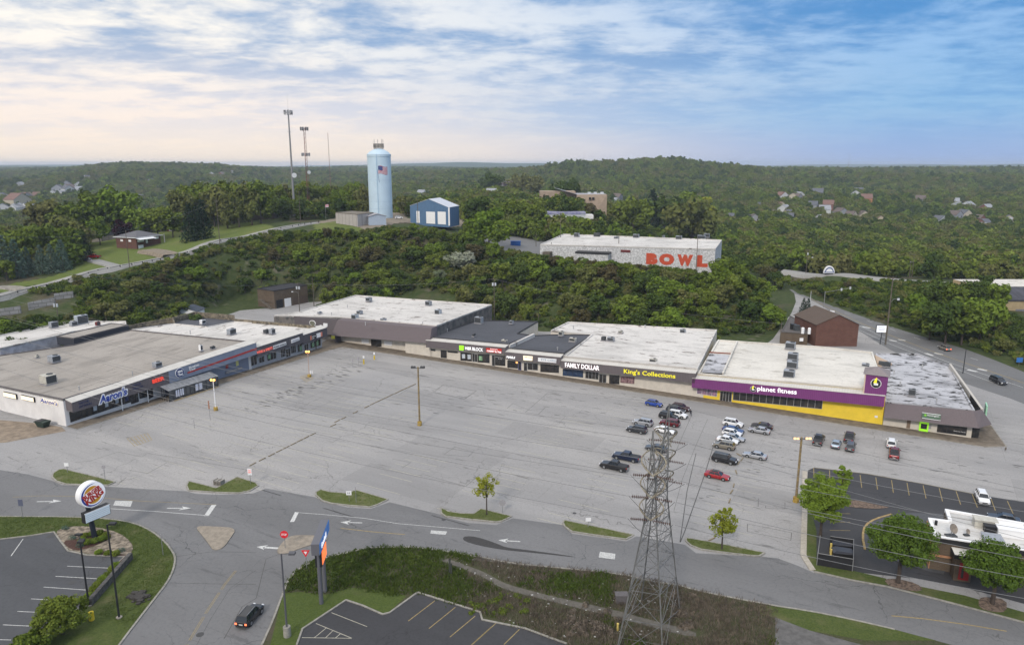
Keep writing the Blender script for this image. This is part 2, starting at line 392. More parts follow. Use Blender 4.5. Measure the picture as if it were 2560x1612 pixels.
M_conc=mat('old_concrete',(.30,.275,.235),.9,var=.35,vscale=.8)
M_conc2=mat('pale_kerb',(.30,.285,.25),.9,var=.3,vscale=1.5)
M_brown=mat('stained_walk',(.20,.165,.125),.9,var=.35,vscale=.6)
M_tan=mat('tan_paving',(.29,.25,.20),.9,var=.25,vscale=1.2,bump=.2)
M_white=mat('road_white',(.60,.60,.58),.8,var=.35,vscale=4)
M_yel=mat('road_yellow',(.33,.25,.11),.8,var=.3,vscale=3)
M_yelfade=mat('road_yellow_worn',(.31,.265,.18),.85,var=.2,vscale=2)
def mat_grass(name,a,b_,dry,sc=1.0):
    m=bpy.data.materials.new(name);m.use_nodes=True;t=m.node_tree;b=t.nodes['Principled BSDF'];q=NG(t)
    co=q.n('ShaderNodeTexCoord').outputs['Object']
    n1=q.noise(co,.16*sc,5,.6);n2=q.noise(co,3.5*sc,5,.75)
    c=q.mix(q.ss(n2,.3,.7),a,b_);c=q.mix(q.math('MULTIPLY',q.ss(n1,.5,.72),.75),c,dry)
    t.links.new(c,b.inputs['Base Color']);b.inputs['Roughness'].default_value=.95;b.inputs['Specular IOR Level'].default_value=.1
    bp=q.n('ShaderNodeBump',{'Height':n2,'Strength':.9,'Distance':.12});t.links.new(bp.outputs[0],b.inputs['Normal'])
    return m
M_grass=mat_grass('lawn_grass',rgb(.050,.072,.020),rgb(.088,.108,.032),rgb(.14,.13,.065))
M_lawn=mat_grass('far_lawn',rgb(.085,.115,.028),rgb(.12,.15,.04),rgb(.16,.16,.06),.5)
M_weedground=mat_grass('weed_ground',rgb(.040,.055,.018),rgb(.085,.075,.05),rgb(.095,.075,.06),1.3)
# --- the lot
Rm=Fr(-26.5,223.1,-28.6);Lm=Fr(-104.7,160.1,61.4)
lot=[(-260,-60),(-260,150),(-150,158),(-128,172),(-118,205),(-112,262)]
lot +=[G('F',*p)for p in [(520,808),(560,790),(600,776),(690,768),(760,756),(845,752),(905,748)]]
lot +=[Rm.W(s,t)for s,t in [(-50,62),(0,56),(40,58),(80,66)]]
lot +=[G('R8',590,345),G('R8',650,300),G('R8',700,230),G('R8',780,120),G('R8',812,40),G('D',1868,690)]
lot +=[G('Z5',*p)for p in [(200,320),(640,520),(1100,740),(1700,950),(2300,1150)]]
lot +=[(230,155),(260,120),(260,-60)]
poly_sheet('parking_lot',lot,.0,M_lot)
# --- highway at the right
hw_far=[G('D',1840,668)]+[G('Z5',*p)for p in [(0,235),(420,390),(900,560),(1300,690),(1700,800),(2000,910),(2400,1068)]]+[G('F',2800,1035)]
hw_near=[G('D',1868,690)]+[G('Z5',*p)for p in [(200,330),(640,640),(1080,900),(1500,1100),(2000,1275),(2400,1400)]]+[G('F',2800,1060+65)]
hw_far,hw_near=smooth(hw_far,2,False),smooth(hw_near,2,False)
poly_sheet('highway',list(hw_near)+list(hw_far)[::-1],.008,M_hwy)
def ribbon(mb,pts,wd,z,dash=None,drape=None):
    pts=[Vector((p[0],p[1]))for p in pts];L_=0;out=[]
    for a,b in zip(pts[:-1],pts[1:]):
        d=b-a;ln=d.length
        if ln < 1e-4:continue
        d /= ln;n_=Vector((-d.y,d.x))*wd/2
        segs=[(0,ln)]
        if dash:
            segs=[];p=-(L_ %(dash[0]+dash[1]))
            while p < ln:
                s0,s1=max(0,p),min(ln,p+dash[0])
                if s1 > s0:segs.append((s0,s1))
                p += dash[0]+dash[1]
        for s0,s1 in segs:
            q0,q1=a+d*s0,a+d*s1
            zf=(lambda q_:z+h1(q_.x,q_.y))if drape else (lambda q_:z)
            mb.quad((q0.x+n_.x,q0.y+n_.y,zf(q0+n_)),(q0.x-n_.x,q0.y-n_.y,zf(q0-n_)),(q1.x-n_.x,q1.y-n_.y,zf(q1-n_)),(q1.x+n_.x,q1.y+n_.y,zf(q1+n_)))
        L_ += ln
    return mb
yl=MB();ctr=smooth(PX('Z5',[(120,290),(540,500),(1000,695),(1400,845),(1800,985),(2100,1085),(2500,1225)]),1,False)
for off in (-.22,.22):ribbon(yl,[p+Vector((0.4,1)).normalized()*off for p in ctr],.16,.014)
wl=MB()
ribbon(wl,PX('Z5',[(640,575),(860,682),(1200,815),(1600,970),(2000,1105),(2400,1240)]),.18,.014)
ribbon(wl,PX('Z5',[(640,622),(900,745),(1200,862),(1640,1025),(2080,1190)]),.18,.014)
for a,b in [((480,440),(545,458)),((720,520),(775,541)),((965,607),(1028,632)),((1225,702),(1292,724)),((1830,920),(1912,947)),((1500,800),(1570,826))]:
    ribbon(wl,PX('Z5',[a,b]),.2,.014)
for a,b in [((665,585),(755,603)),((965,730),(1035,745)),((1060,722),(1130,738)),((1350,872),(1425,897)),((1450,868),(1530,888)),((1800,1048),(1900,1070)),((1910,1038),(2010,1060))]:
    ribbon(wl,PX('Z5',[a,b]),1.3,.013)
# --- near access road (its own smoother, darker surface)
ru=PX('S1',[(-1500,230),(-300,250),(0,268),(200,300),(372,345),(440,376),(600,384),(790,388),(1000,402),(1325,420),(1400,438),(1560,444),(1800,436)])
ru += PX('S2',[(300,400),(650,462),(720,500),(880,535),(1040,545),(1180,498),(1540,585),(1600,612)])
ru += PX('S3',[(200,645),(400,660),(520,612),(875,660),(940,722),(1330,775),(1400,740),(1745,800),(1824,860)])
ru += PX('S5',[(60,1008),(215,1065),(320,1112),(600,1168),(850,1215),(1300,1330),(1824,1470),(2600,1690)])
rl=PX('S1',[(-1500,640),(-300,600),(0,602),(560,606),(800,622),(960,650),(1080,705),(1180,785),(1235,860),(1250,905),(1235,985),(1190,1075),(1080,1215),(960,1370),(850,1516),(600,1850)])
rl2=PX('S2',[(60,1850),(270,1516),(350,1340),(420,1150),(455,1060),(520,985),(600,935),(750,890),(900,855),(1000,830),(1150,820),(1400,822),(1824,890)])
rl2 += PX('S3',[(500,935),(700,955),(1300,1012),(1500,1065),(1700,1090),(1824,1130)])+PX('S5',[(0,1345),(300,1390),(600,1450),(900,1520),(2600,1980)])
poly_sheet('access_road',ru+(rl+rl2)[::-1]if False else ru+rl2[::-1]+rl[::-1],.006,M_road)
for p,nm in ((rl,'kerb_left'),(rl2,'kerb_right')):pass
def kerb(name,pts,w_=.28,h=.14,closed=False,m=None):
    mb=MB();pts=[Vector((p[0],p[1]))for p in pts];n=len(pts)
    for i in range(n if closed else n-1):
        a,b=pts[i],pts[(i+1)% n];d=(b-a)
        if d.length < .02:continue
        d.normalize();k=Vector((-d.y,d.x))*w_/2;e=d*.03
        a2,b2=a-e,b+e
        mb.hexa([(a2.x+k.x,a2.y+k.y,0),(a2.x-k.x,a2.y-k.y,0),(b2.x-k.x,b2.y-k.y,0),(b2.x+k.x,b2.y+k.y,0)],
                [(a2.x+k.x,a2.y+k.y,h+.001*(i % 3)),(a2.x-k.x,a2.y-k.y,h+.001*(i % 3)),(b2.x-k.x,b2.y-k.y,h+.001*(i % 3)),(b2.x+k.x,b2.y+k.y,h+.001*(i % 3))])
    o=mb.build(name,m or M_conc2);o['kind']='structure';return o
kerb('kerb',smooth(rl[1:],1,False));kerb('kerb',smooth(rl2[1:-1],1,False))
# lawns next to the road
bk_lot=PX('S1',[(-1500,800),(-200,785),(0,768),(200,745),(385,715),(430,780),(485,850),(620,880),(890,892),(820,960),(700,1100),(600,1220),(400,1420),(250,1600),(100,1850)])+[Vector((-260,-60,0)),Vector((-260,60,0))]
poly_sheet('lawn',rl+[Vector((-40,20,0)),Vector((-260,-60,0)),Vector((-260,60,0))],.10,M_grass)
poly_sheet('parking_lot',bk_lot,.115,M_bklot)
kerb('kerb',bk_lot[1:13],.22,.24)
weed=rl2+[Vector((200,-60,0)),Vector((-40,-60,0))]
poly_sheet('weed_patch',weed,.08,M_weedground)
low_lot=PX('S2',[(430,1900),(520,1516),(560,1405),(870,1200),(990,1240),(1130,1302),(1180,1290),(1380,1145),(1824,1285)])+PX('S3',[(300,1340),(600,1400),(900,1510),(1100,1700)])+[Vector((10,20,0))]
poly_sheet('parking_lot',low_lot,.10,M_dark)
kerb('kerb',low_lot[1:12],.25,.22)
# mown strip round the low lot and at the road's right end
poly_sheet('lawn',PX('S2',[(330,1516),(420,1150),(540,1140),(720,1160),(900,1110),(1180,1130),(1300,1170),(1150,1305),(1110,1305),(990,1235),(870,1195),(555,1400),(515,1516),(430,1900),(200,1800)]),.09,mat_grass('mown_grass',rgb(.05,.075,.018),rgb(.085,.11,.03),rgb(.10,.10,.05)))  # own grass mix, its dry tone darker than the other lawns
poly_sheet('lawn',PX('S5',[(-60,1345),(300,1395),(600,1455),(900,1522),(1200,1600),(700,1600),(300,1530),(60,1440),(-60,1410)]),.09,M_grass)
poly_sheet('parking_lot',PX('S5',[(50,1435),(300,1530),(700,1640),(900,1900),(40,1900),(52,1600)]),.096,mat('worn_court',(.13,.125,.12),.9,var=.3,vscale=1))
poly_sheet('dirt_path',smooth(PX('S2',[(1480,880),(1560,870),(1640,905),(1824,985)])[:0]+PX('S3',[(-60,870),(60,905),(200,955),(330,1005),(440,1070),(560,1110),(800,1170),(1000,1215),(1250,1270),(1500,1340),(1824,1420),(1824,1470),(1500,1390),(1250,1320),(1000,1260),(780,1205),(540,1145),(420,1105),(310,1035),(190,985),(60,935),(-60,900)]),1),.095,mat('trodden_dirt',(.125,.115,.098),.95,var=.25,vscale=1.5))
poly_sheet('dirt_path',PX('S3',[(130,895),(330,900),(520,925),(690,955),(680,968),(500,942),(300,918),(130,910)]),.099,MT['trodden_dirt'])
# --- markings on the access road
def arrow(mb,r,tail,head,wd=.25,z=.012,hook=0):
    a,b=G(r,*tail),G(r,*head);d=(b-a).normalized();n_=Vector((-d.y,d.x,0));L_=(b-a).length
    ribbon(mb,[a,a+d*L_*.62],wd,z);c=a+d*L_*.55
    k=n_*hook
    mb.add([(p.x,p.y,z+.001)for p in (b+k*.2,c+n_*.75,c+d*.5+n_*.1,c-n_*.75)],[(0,1,2,3)])
arrow(wl,'S1',(262,494),(438,490));arrow(wl,'S1',(1190,541),(1360,541));arrow(wl,'S2',(985,645),(830,640));arrow(wl,'S3',(572,778),(415,768))
arrow(wl,'S2',(385,826),(232,815),.5)
def bars(r,q_,n=5,z=.012): # the worn word ONLY, stretched along the lane
    a,b,c,d=[G(r,*p)for p in q_]
    for i in range(n):
        f0,f1=i/n+.02,i/n+.62/n+.06
        p=[a.lerp(d,f0),b.lerp(c,f0),b.lerp(c,f1),a.lerp(d,f1)]
        wl.add([(v.x,v.y,z)for v in p],[(0,1,2,3)])
bars('S1',[(822,487),(945,490),(930,530),(806,520)]);bars('S2',[(1475,698),(1590,706),(1578,730),(1470,720)]);bars('S3',[(1140,850),(1250,865),(1245,905),(1130,890)])
ribbon(wl,PX('S1',[(1470,595),(1525,517)]),.85,.012);ribbon(wl,PX('S1',[(770,543),(1100,563),(1470,592)]),.14,.012)
ribbon(wl,PX('S2',[(485,638),(520,568)]),.7,.012);ribbon(wl,PX('S2',[(520,570),(560,574),(740,588),(1000,612),(1240,650),(1824,700)]),.11,.012)
ribbon(yl,PX('S1',[(90,462),(300,452),(560,458),(760,470),(1000,490),(1535,515)]),.10,.012);ribbon(yl,PX('S2',[(830,683),(1050,708),(1290,728)]),.18,.012)
ribbon(yl,PX('S5',[(880,1420),(1100,1440),(1400,1480),(1700,1530)]),.2,.012)
for off in (-.12,.12):ribbon(yl,[p+Vector((off,0,0))for p in PX('S1',[(1680,985),(1600,1085),(1480,1265),(1400,1400),(1330,1516)])],.07,.012,(5,.7))
ribbon(wl,PX('S1',[(165,765),(80,885)]),.13,.135)
for a,b in [((480,958),(778,972)),((397,1030),(703,1048)),((312,1107),(615,1128)),((222,1191),(425,1202)),((125,1280),(285,1288)),((22,1376),(235,1386)),((-90,1480),(80,1484))]:
    ribbon(wl,PX('S1',[a,b]),.11,.135)
for a,b in [((1503,1203),(1313,1348)),((1648,1250),(1460,1402)),((1790,1312),(1610,1462)),((1824+80,1390),(1760,1520))]:ribbon(yl,PX('S2',[a,b]),.12,.11)
for a,b in [((408,1355),(230,1516)),((565,1408),(455,1516))]:ribbon(yl,PX('S3',[a,b]),.12,.11)
wf=MB()
for a,b in [((765,1288),(1020,1388)),((655,1365),(910,1470)),((555,1466),(910,1471)),((728,1398),(645,1466)),((778,1415),(725,1466)),((828,1440),(795,1468))]:ribbon(wf,PX('S2',[a,b]),.10,.11)
# stalls: faint lines in the main lot, in rows along the mall's axes
lerp_=lambda a,b,t:a+(b-a)*t;E1_=-28.6
def at_m(s,t):return Rm.W(s,t)
for s0,t0,t1 in ((-28,-85,-30),(-10,-85,-25),(8,-95,-40),(28,-95,-40),(47,-95,-30),(66,-88,-30),(84,-80,-36)):
    t=t0
    while t < t1:
        if random.random()< .8:
            L_=random.uniform(3.5,5.2);ribbon(wf,[at_m(s0-L_,t),at_m(s0+L_,t)],.13,.006)
        t += 2.75
def rows_along(a,b,L_,pr):
    d=(b-a).normalized();n_=int((b-a).length/2.75);u_=Vector((math.cos(R(E1_)),math.sin(R(E1_)),0))
    for k in range(n_+1):
        q_=a+d*k*2.75
        for s_ in (-1,1):
            if random.random()< pr:ribbon(wf,[q_+u_*s_*random.uniform(.2,.8),q_+u_*s_*L_*random.uniform(.7,1)],.11,.0065)
rows_along(G('S2',172,247),G('R6',1655,1052),5.4,.85);rows_along(G('S4',1340,690),G('S4',1150,1420),5.2,.8);rows_along(G('R6',60,1310),G('R6',1160,860),5.0,.75);rows_along(G('S3',700,60),G('S4',500,160),5,.6)
for r,q4_ in (('S1',((905,45),(1050,8),(1082,55),(960,100))),('R6',((565,985),(650,955),(690,1000),(620,1035)))):
    a,b,c,d=[G(r,*q_)for q_ in q4_]
    for k in range(7):ribbon(yl,[a.lerp(b,k/6),d.lerp(c,k/6)],.13,.0075);
    for k in range(4):ribbon(yl,[a.lerp(d,k/3),b.lerp(c,k/3)],.13,.008)
for k in range(28): # worn stall stubs in two rows before the left shops
    for off in (-11,-17):ribbon(wf,[Lm.W(8+k*2.75,off),Lm.W(8+k*2.75+1.2,off-4.2)],.10,.006)
for k in range(60):ribbon(wf,[Lm.W(-20+k*2.75*.5,-38-random.random()*3),Lm.W(-20+k*2.75*.5,-42)],.08,.006)if k % 2 else None
sm=MB() # seams, saw cuts and patch outlines read from the photo
def outline(r,pts,w_=.09,close=True):
    p=PX(r,pts);p=p+[p[0]]if close else p;ribbon(sm,p,w_,.007)
outline('R6',[(1830,1130),(1900,1065),(2222,1118),(2112,1192)]);outline('R7',[(75,825),(172,760),(450,815),(350,885)]);outline('R7',[(1040,960),(985,1015),(870,1000),(1060,835),(1180,860)],close=False)
outline('R7',[(715,965),(765,922),(905,980),(1045,968)],close=False);outline('S2',[(1565,160),(1645,105),(1777,140),(1740,173)]);outline('S2',[(1268,255),(1330,215),(1200,190)],close=False)
outline('S2',[(1380,310),(1420,300),(1722,385),(1824,300)],close=False);outline('S4',[(1395,1395),(1397,1322),(1815,1405),(1808,1478)]);outline('S4',[(1570,1150),(1568,1172),(1752,1180),(1752,1120)],close=False);outline('S4',[(1500,1080),(1498,1158)],close=False)
outline('S1',[(530,215),(640,205),(840,140),(1010,175),(1050,150),(1250,180),(1760,268),(1720,302)],close=False);outline('S1',[(1190,215),(1055,292),(920,270)],close=False);outline('S1',[(600,345),(830,380),(900,320)],close=False)
outline('S4',[(1070,600),(990,860),(870,1200),(800,1400),(760,1495)],.16,False);outline('S4',[(870,290),(790,470),(700,680)],.07,False);outline('S4',[(1020,330),(900,600),(780,900),(700,1200)],.06,False);outline('S3',[(1824,150),(1760,420),(1710,780)],.14,False)
outline('R6',[(1655,1050),(1500,1150)],.07,False);outline('R6',[(0,1225),(700,1330),(1300,1420),(2000,1500)],.06,False);outline('S2',[(540,10),(1100,110),(1824,215)],.06,False);outline('R6',[(200,1380),(800,1110),(1000,1010)],.06,False);outline('R6',[(350,1440),(980,1160)],.06,False)
outline('S2',[(770,75),(840,30),(560,-20)],.07,False);outline('S1',[(1250,885),(1390,865),(1520,850),(1824,855)],.10,False);outline('S1',[(1210,1072),(1500,1078),(1824,1082)],.10,False);outline('S1',[(1824,980),(1640,1110),(1500,1330),(1400,1516)],.06,False);outline('S2',[(0,1470),(130,1240),(230,1180),(300,900),(420,860)],.10,False)
sm.build('asphalt_seams',mat('seam_dark',(.10,.097,.093),.9,var=.4,vscale=2))['kind']='structure'
so_=MB() # oil stains where cars nose in
def stain(c,ln,wd,ang):
    n_=9;k=[random.uniform(.6,1.1)for _ in range(n_)];ca,sa=math.cos(ang),math.sin(ang)
    so_.add([(c.x+math.cos(6.283*i/n_)*ln*k[i]*ca-math.sin(6.283*i/n_)*wd*k[i]*sa,c.y+math.cos(6.283*i/n_)*ln*k[i]*sa+math.sin(6.283*i/n_)*wd*k[i]*ca,.009)for i in range(n_)],[tuple(range(n_))])
for (x0,y0),(x1,y1),n_ in [((1120,860),(180,1230),34),((1230,880),(60,1310),40),((1010,905),(420,1060),14)]:
    for i in range(n_):f=random.random();p_=G('R6',lerp_(x0,x1,f)+random.gauss(0,25),lerp_(y0,y1,f)+random.gauss(0,12));stain(p_,random.uniform(.6,1.8),random.uniform(.15,.4),R(E1_+random.uniform(-8,8)))
for i in range(70):p_=G('R7',random.uniform(0,1900),random.uniform(800,1032));stain(p_,random.uniform(.5,1.6),random.uniform(.1,.3),R(E1_+random.uniform(-8,8)))
for i in range(60):p_=G('S4',random.uniform(900,1890),random.uniform(350,1400));stain(p_,random.uniform(.3,1.0),random.uniform(.1,.25),R(E1_+random.uniform(-12,12)))
for i in range(26):p_=G('S5',random.uniform(900,1800),random.uniform(150,460));stain(p_,random.uniform(.5,1.5),random.uniform(.1,.3),R(E1_+random.uniform(-12,12)))
so_.build('oil_stains',mat('oil_stain',(.185,.18,.176),.9,col2=(.105,.10,.097),vscale=.8))['kind']='structure'
wf.build('road_marking',mat('faded_paint',(.43,.41,.33),.85,var=.25,vscale=2))['kind']='structure'
# fast-food lot
ff=PX('S5',[(285,385),(330,365),(700,408),(1100,480),(1500,560),(1824,610),(2600,760),(2600,1560),(1824,1335),(1400,1220),(1090,1160),(620,1110),(350,1090),(268,1010),(262,700)])
poly_sheet('parking_lot',ff,.012,M_dark)
for (x0,y0),(x1,y1)in [((325,368),(328,440)),((438,385),(442,470)),((656,418),(668,510)),((768,436),(780,522)),((880,455),(893,545)),((990,474),(1006,564)),((1105,492),(1126,585)),((1220,512),(1243,606)),((1340,534),(1373,630)),((1455,555),(1492,650)),((1588,585),(1620,672)),((1705,604),(1746,693))]:
    ribbon(yl,PX('S5',[(x0,y0),(x1,y1)]),.13,.018)
ribbon(yl,PX('S5',[(330,367),(700,410),(1100,480),(1500,560)]),.10,.018)
for y_ in (692,752,812,875):ribbon(yl,PX('S5',[(440,y_),(586,y_+2)]),.11,.018)
gA=poly_sheet('lawn',PX('S5',[(262,640),(300,640),(345,820),(345,1062),(610,1105),(760,1140),(840,1160),(862,1212),(600,1170),(330,1108),(262,1010)]),.12,M_grass)
poly_sheet('lawn',PX('S5',[(860,1160),(1000,1200),(1400,1280),(1824,1400),(2600,1620),(2600,1690),(1824,1470),(1300,1330),(850,1215)]),.12,M_grass)
poly_sheet('gravel_bed',smooth(PX('S5',[(820,1165),(920,1160),(1060,1195),(1110,1240),(1040,1255),(870,1222)]),1),.13,mat('brown_stones',(.20,.145,.11),.95,var=.6,vscale=2.5,bump=1.0,bscale=5))
poly_sheet('gravel_bed',smooth(PX('S5',[(1500,1300),(1560,1290),(1700,1310),(1700,1400),(1600,1400),(1500,1370)]),1),.13,MT['brown_stones'])
poly_sheet('gravel_bed',smooth(PX('S5',[(560,600),(640,600),(800,640),(880,652),(780,662),(640,655),(560,645)]),1),.10,MT['brown_stones'])
kerb('kerb',PX('S5',[(262,395),(262,645),(252,990),(262,1012),(318,1098)]),.9,.16,m=mat('cream_kerb',(.42,.38,.32),.9,var=.2,vscale=2))
kerb('kerb',PX('S5',[(330,1108),(600,1170),(850,1215),(1300,1330),(1824,1470),(2400,1630)]),.25,.15)
kerb('kerb',smooth(PX('S5',[(880,700),(760,735),(690,780),(672,860),(690,950)]),1,False),.35,.15,m=mat('yellow_kerb',(.36,.26,.12),.9,var=.3,vscale=2))
poly_sheet('pavement',smooth(PX('S5',[(880,700),(760,735),(690,780),(672,860),(700,960),(1100,1100),(1300,1140),(1300,700),(1050,690)]),1),.10,M_bklot)
# --- islands between lot and road
M_isl=mat_grass('island_grass',rgb(.075,.095,.028),rgb(.115,.13,.045),rgb(.17,.155,.09),1.5)
def island(pts_r,pts):
    p=PX(pts_r,pts);poly_sheet('grass_island',p,.17,M_isl);kerb('kerb',p,.26,.18,True)
island('S1',[(455,265),(560,292),(700,325),(820,357),(770,380),(640,378),(470,372),(400,350),(372,320),(380,295),(420,270)])
island('S1',[(1345,352),(1440,375),(1540,402),(1600,370),(1690,322),(1824,365),(1840,385),(1780,420),(1700,436),(1560,432),(1345,418),(1330,385)])
island('S2',[(690,412),(760,430),(880,440),(940,415),(1060,450),(1168,482),(1090,520),(1040,535),(900,525),(760,508),(700,490),(655,450),(655,430)])
island('S3',[(5,540),(60,568),(150,582),(240,585),(290,548),(400,575),(510,602),(440,636),(400,642),(200,622),(40,602),(10,580)])
island('S3',[(885,630),(1050,665),(1200,695),(1380,735),(1325,765),(1100,735),(940,710),(890,675),(878,650)])
island('S4',[(815,1460),(1000,1490),(1300,1548),(1480,1585),(1560,1600),(1510,1630),(1440,1628),(1200,1600),(960,1568),(860,1530),(815,1490)])
def slab(pts,m,h=.14):
    mb=MB();p=[tuple((v.x,v.y,h))for v in smooth(pts,2)]
    ar=sum(p[i][0]*p[(i+1)% len(p)][1]-p[(i+1)% len(p)][0]*p[i][1]for i in range(len(p)))
    if ar < 0:p=p[::-1]
    mb.prism(p,0);o=mb.build('traffic_island',m);o['kind']='structure';return o
slab(PX('S1',[(1385,670),(1530,675),(1690,685),(1640,760),(1590,830),(1520,845),(1490,800),(1440,735)]),M_tan)
slab(PX('S2',[(640,738),(480,735),(415,785),(365,865),(450,870),(560,820),(740,775),(730,745)]),M_tan)
yl.build('road_marking',M_yel)['kind']='structure';wl.build('road_marking',M_white)['kind']='structure'
# dark tar patch, lane seams, manholes
poly_sheet('tar_patch',smooth(PX('S3',[(160,745),(220,738),(300,755),(400,790),(470,820),(600,835),(900,875),(1000,895),(700,862),(450,838),(280,808),(170,775)]),1),.010,mat('tar',(.055,.053,.052),.9,var=.2))
mh=MB()
for r,x,y,s_ in (('S1',517,1074,.55),('S1',1425,1440,.5),('S2',1565,622,.4),('S1',360,745,.6),('Z3',1900,733,.6),('S3',958,576,.35)):
    p=G(r,x,y);mh.cyl((p.x,p.y,0),(p.x,p.y,.13 if r == 'S1' and x < 700 else .02),s_,n=14)
mh.build('manhole_covers',mat('iron',(.06,.06,.06),.7))['kind']='structure'
# BK bed: gravel, mulch, low block wall
poly_sheet('gravel_bed',smooth(PX('S1',[(395,715),(450,685),(560,672),(700,682),(850,720),(940,790),(950,850),(900,890),(700,880),(560,860),(480,840),(430,770)]),1),.16,mat('pebbles',(.30,.25,.19),.95,var=.65,vscale=1.6,bump=1.0,bscale=3.5))
poly_sheet('mulch_bed',smooth(PX('S1',[(560,770),(620,715),(760,700),(805,750),(740,790),(580,850),(500,840),(440,780)]),1),.19,mat('mulch',(.085,.045,.035),.95,var=.4,vscale=4))
poly_sheet('mulch_bed',smooth(PX('S1',[(660,862),(760,850),(900,882),(880,892),(700,884)]),1),.20,MT['mulch'])
poly_sheet('mulch_bed',PX('S1',[(895,892),(930,900),(650,1225),(560,1210)]),.30,MT['mulch'])
# pale walk in front of the shops
poly_sheet('pavement',[Lm.W(0,-.1),Lm.W(0,-4.2),Lm.W(10,-4.4),Lm.W(30,-4.2),Lm.W(55,-4.6),Lm.W(84,-4.8),Rm.W(-33,-3.6),Rm.W(-20,-3.6),Rm.W(2,-3.6),Rm.W(85,-3.8),Rm.W(150,-4.5),Rm.W(154,-2),Rm.W(152,14),Rm.W(146,14),Rm.W(146,.1),Rm.W(0,.1),Rm.W(-9,2.5),Rm.W(-45,2.5),Lm.W(86,3),Lm.W(85,-.1)],.09,M_brown)
kerb('kerb',[Lm.W(0,-4.2),Lm.W(10,-4.4),Lm.W(30,-4.2),Lm.W(55,-4.6),Lm.W(84,-4.8),Lm.W(88,-8),Rm.W(-33,-4.4),Rm.W(-20,-3.6),Rm.W(2,-3.6),Rm.W(85,-3.8),Rm.W(150,-4.5),Rm.W(154,-2),Rm.W(152,14)],.2,.12,m=M_conc)
poly_sheet('dirt_verge',[Vector((-112,162,0)),Vector((-105.5,159.6,0)),Vector((-103,157,0)),Vector((-112,150,0)),Vector((-135,146,0)),Vector((-150,150,0)),Vector((-150,170,0))],.02,mat('dry_dirt',(.27,.215,.16),.95,var=.35,vscale=.6))
# --- roads on the hill (draped)
def strip(name,pts,wd,m,off=.30,it=2):
    p=smooth(pts,it,False);rs=[]
    for a,b in zip(p[:-1],p[1:]):
        n_=max(1,int((b-a).length/4));rs +=[a.lerp(b,k/n_)for k in range(n_)]
    rs.append(p[-1]);v=[];f=[]
    for i,q_ in enumerate(rs):
        d=(rs[min(i+1,len(rs)-1)]-rs[max(i-1,0)]).normalized();n_=Vector((-d.y,d.x))*wd/2
        z=max(h1(q_.x,q_.y),h1(*(q_+n_)),h1(*(q_-n_)))+off
        v +=[(q_.x+n_.x,q_.y+n_.y,z),(q_.x-n_.x,q_.y-n_.y,z),(q_.x+n_.x*1.25,q_.y+n_.y*1.25,z-1.6),(q_.x-n_.x*1.25,q_.y-n_.y*1.25,z-1.6)]
        if i:k=4*i;f +=[(k-4,k-3,k+1,k),(k-2,k-4,k,k+2),(k-3,k-1,k+3,k+1)]
    mb=MB();mb.add(v,f);o=mb.build(name,m);o['kind']='structure';return rs
hill_px=[(-300,1420),(0,1370),(330,1285),(760,1160),(1180,1080),(1500,1010),(1900,915),(2250,815),(2408,780)]
hill_pts=[GT('R1',x,y)for x,y in hill_px]+[GT('R2',130,1315),GT('R2',330,1270),GT('R2',560,1232)]
HR=strip('hill_road',hill_pts,7.0,M_oldroad)
strip('driveway',[GT('R1',1130,1100),GT('R1',1000,1055),GT('R1',880,1025)],5,M_oldroad,.2)
strip('driveway',[GT('R1',1620,985),GT('R1',1500,950),GT('R1',1380,935)],8,mat('tan_gravel',(.24,.20,.15),.95,var=.3,vscale=1),.2)
strip('driveway',[GT('R1',-200,1290),GT('R1',60,1270),GT('R1',230,1300)],6,M_conc,.2)
strip('driveway',[GT('R2',560,1235),GT('R2',740,1210),GT('R2',1000,1200),GT('R2',1300,1205)],9,MT['tan_gravel'],.15)
UP=[Vector((AT('R4',x,y,Y).x,Y))for x,y,Y in ((440,985,372),(640,995,366),(860,1012,352),(1130,1040,338),(1600,1080,322),(1900,1090,312),(2500,1100,300))]
strip('upper_road',UP,9.5,M_oldroad,.5)
# bowling alley's lot
pl=[GT('R3',*p)for p in [(215,905),(330,720),(420,705),(620,735),(860,775),(1150,790)]]
mb=MB();ring=[Vector((p.x,p.y,22.2))for p in pl]+[Vector((58,330,18.4)),Vector((30,345,19.0)),Vector((8,352,19.5))]
mb.add([tuple(p)for p in ring],[tuple(range(len(ring)))])
# fill as a fan of draped quads instead of one n-gon
mb=MB();NX,NY=24,14
for i in range(NX+1):
    for j in range(NY+1):
        x=-16+i*(100/NX);y=334+j*(68/NY);mb.v.append((x,y,h1(x,y)+.35))
for i in range(NX):
    for j in range(NY):
        k=i*(NY+1)+j;cx_=-16+(i+.5)*100/NX;cy_=334+(j+.5)*68/NY
        if cy_ < 398-.55*(cx_+16)*.9+6 and cy_ > 345-.75*(cx_+16)*.6:mb.f.append([k,k+NY+1,k+NY+2,k+1]);mb.mi.append(0)
BL=mb.build('bowling_lot',M_hwy);BL['kind']='structure'
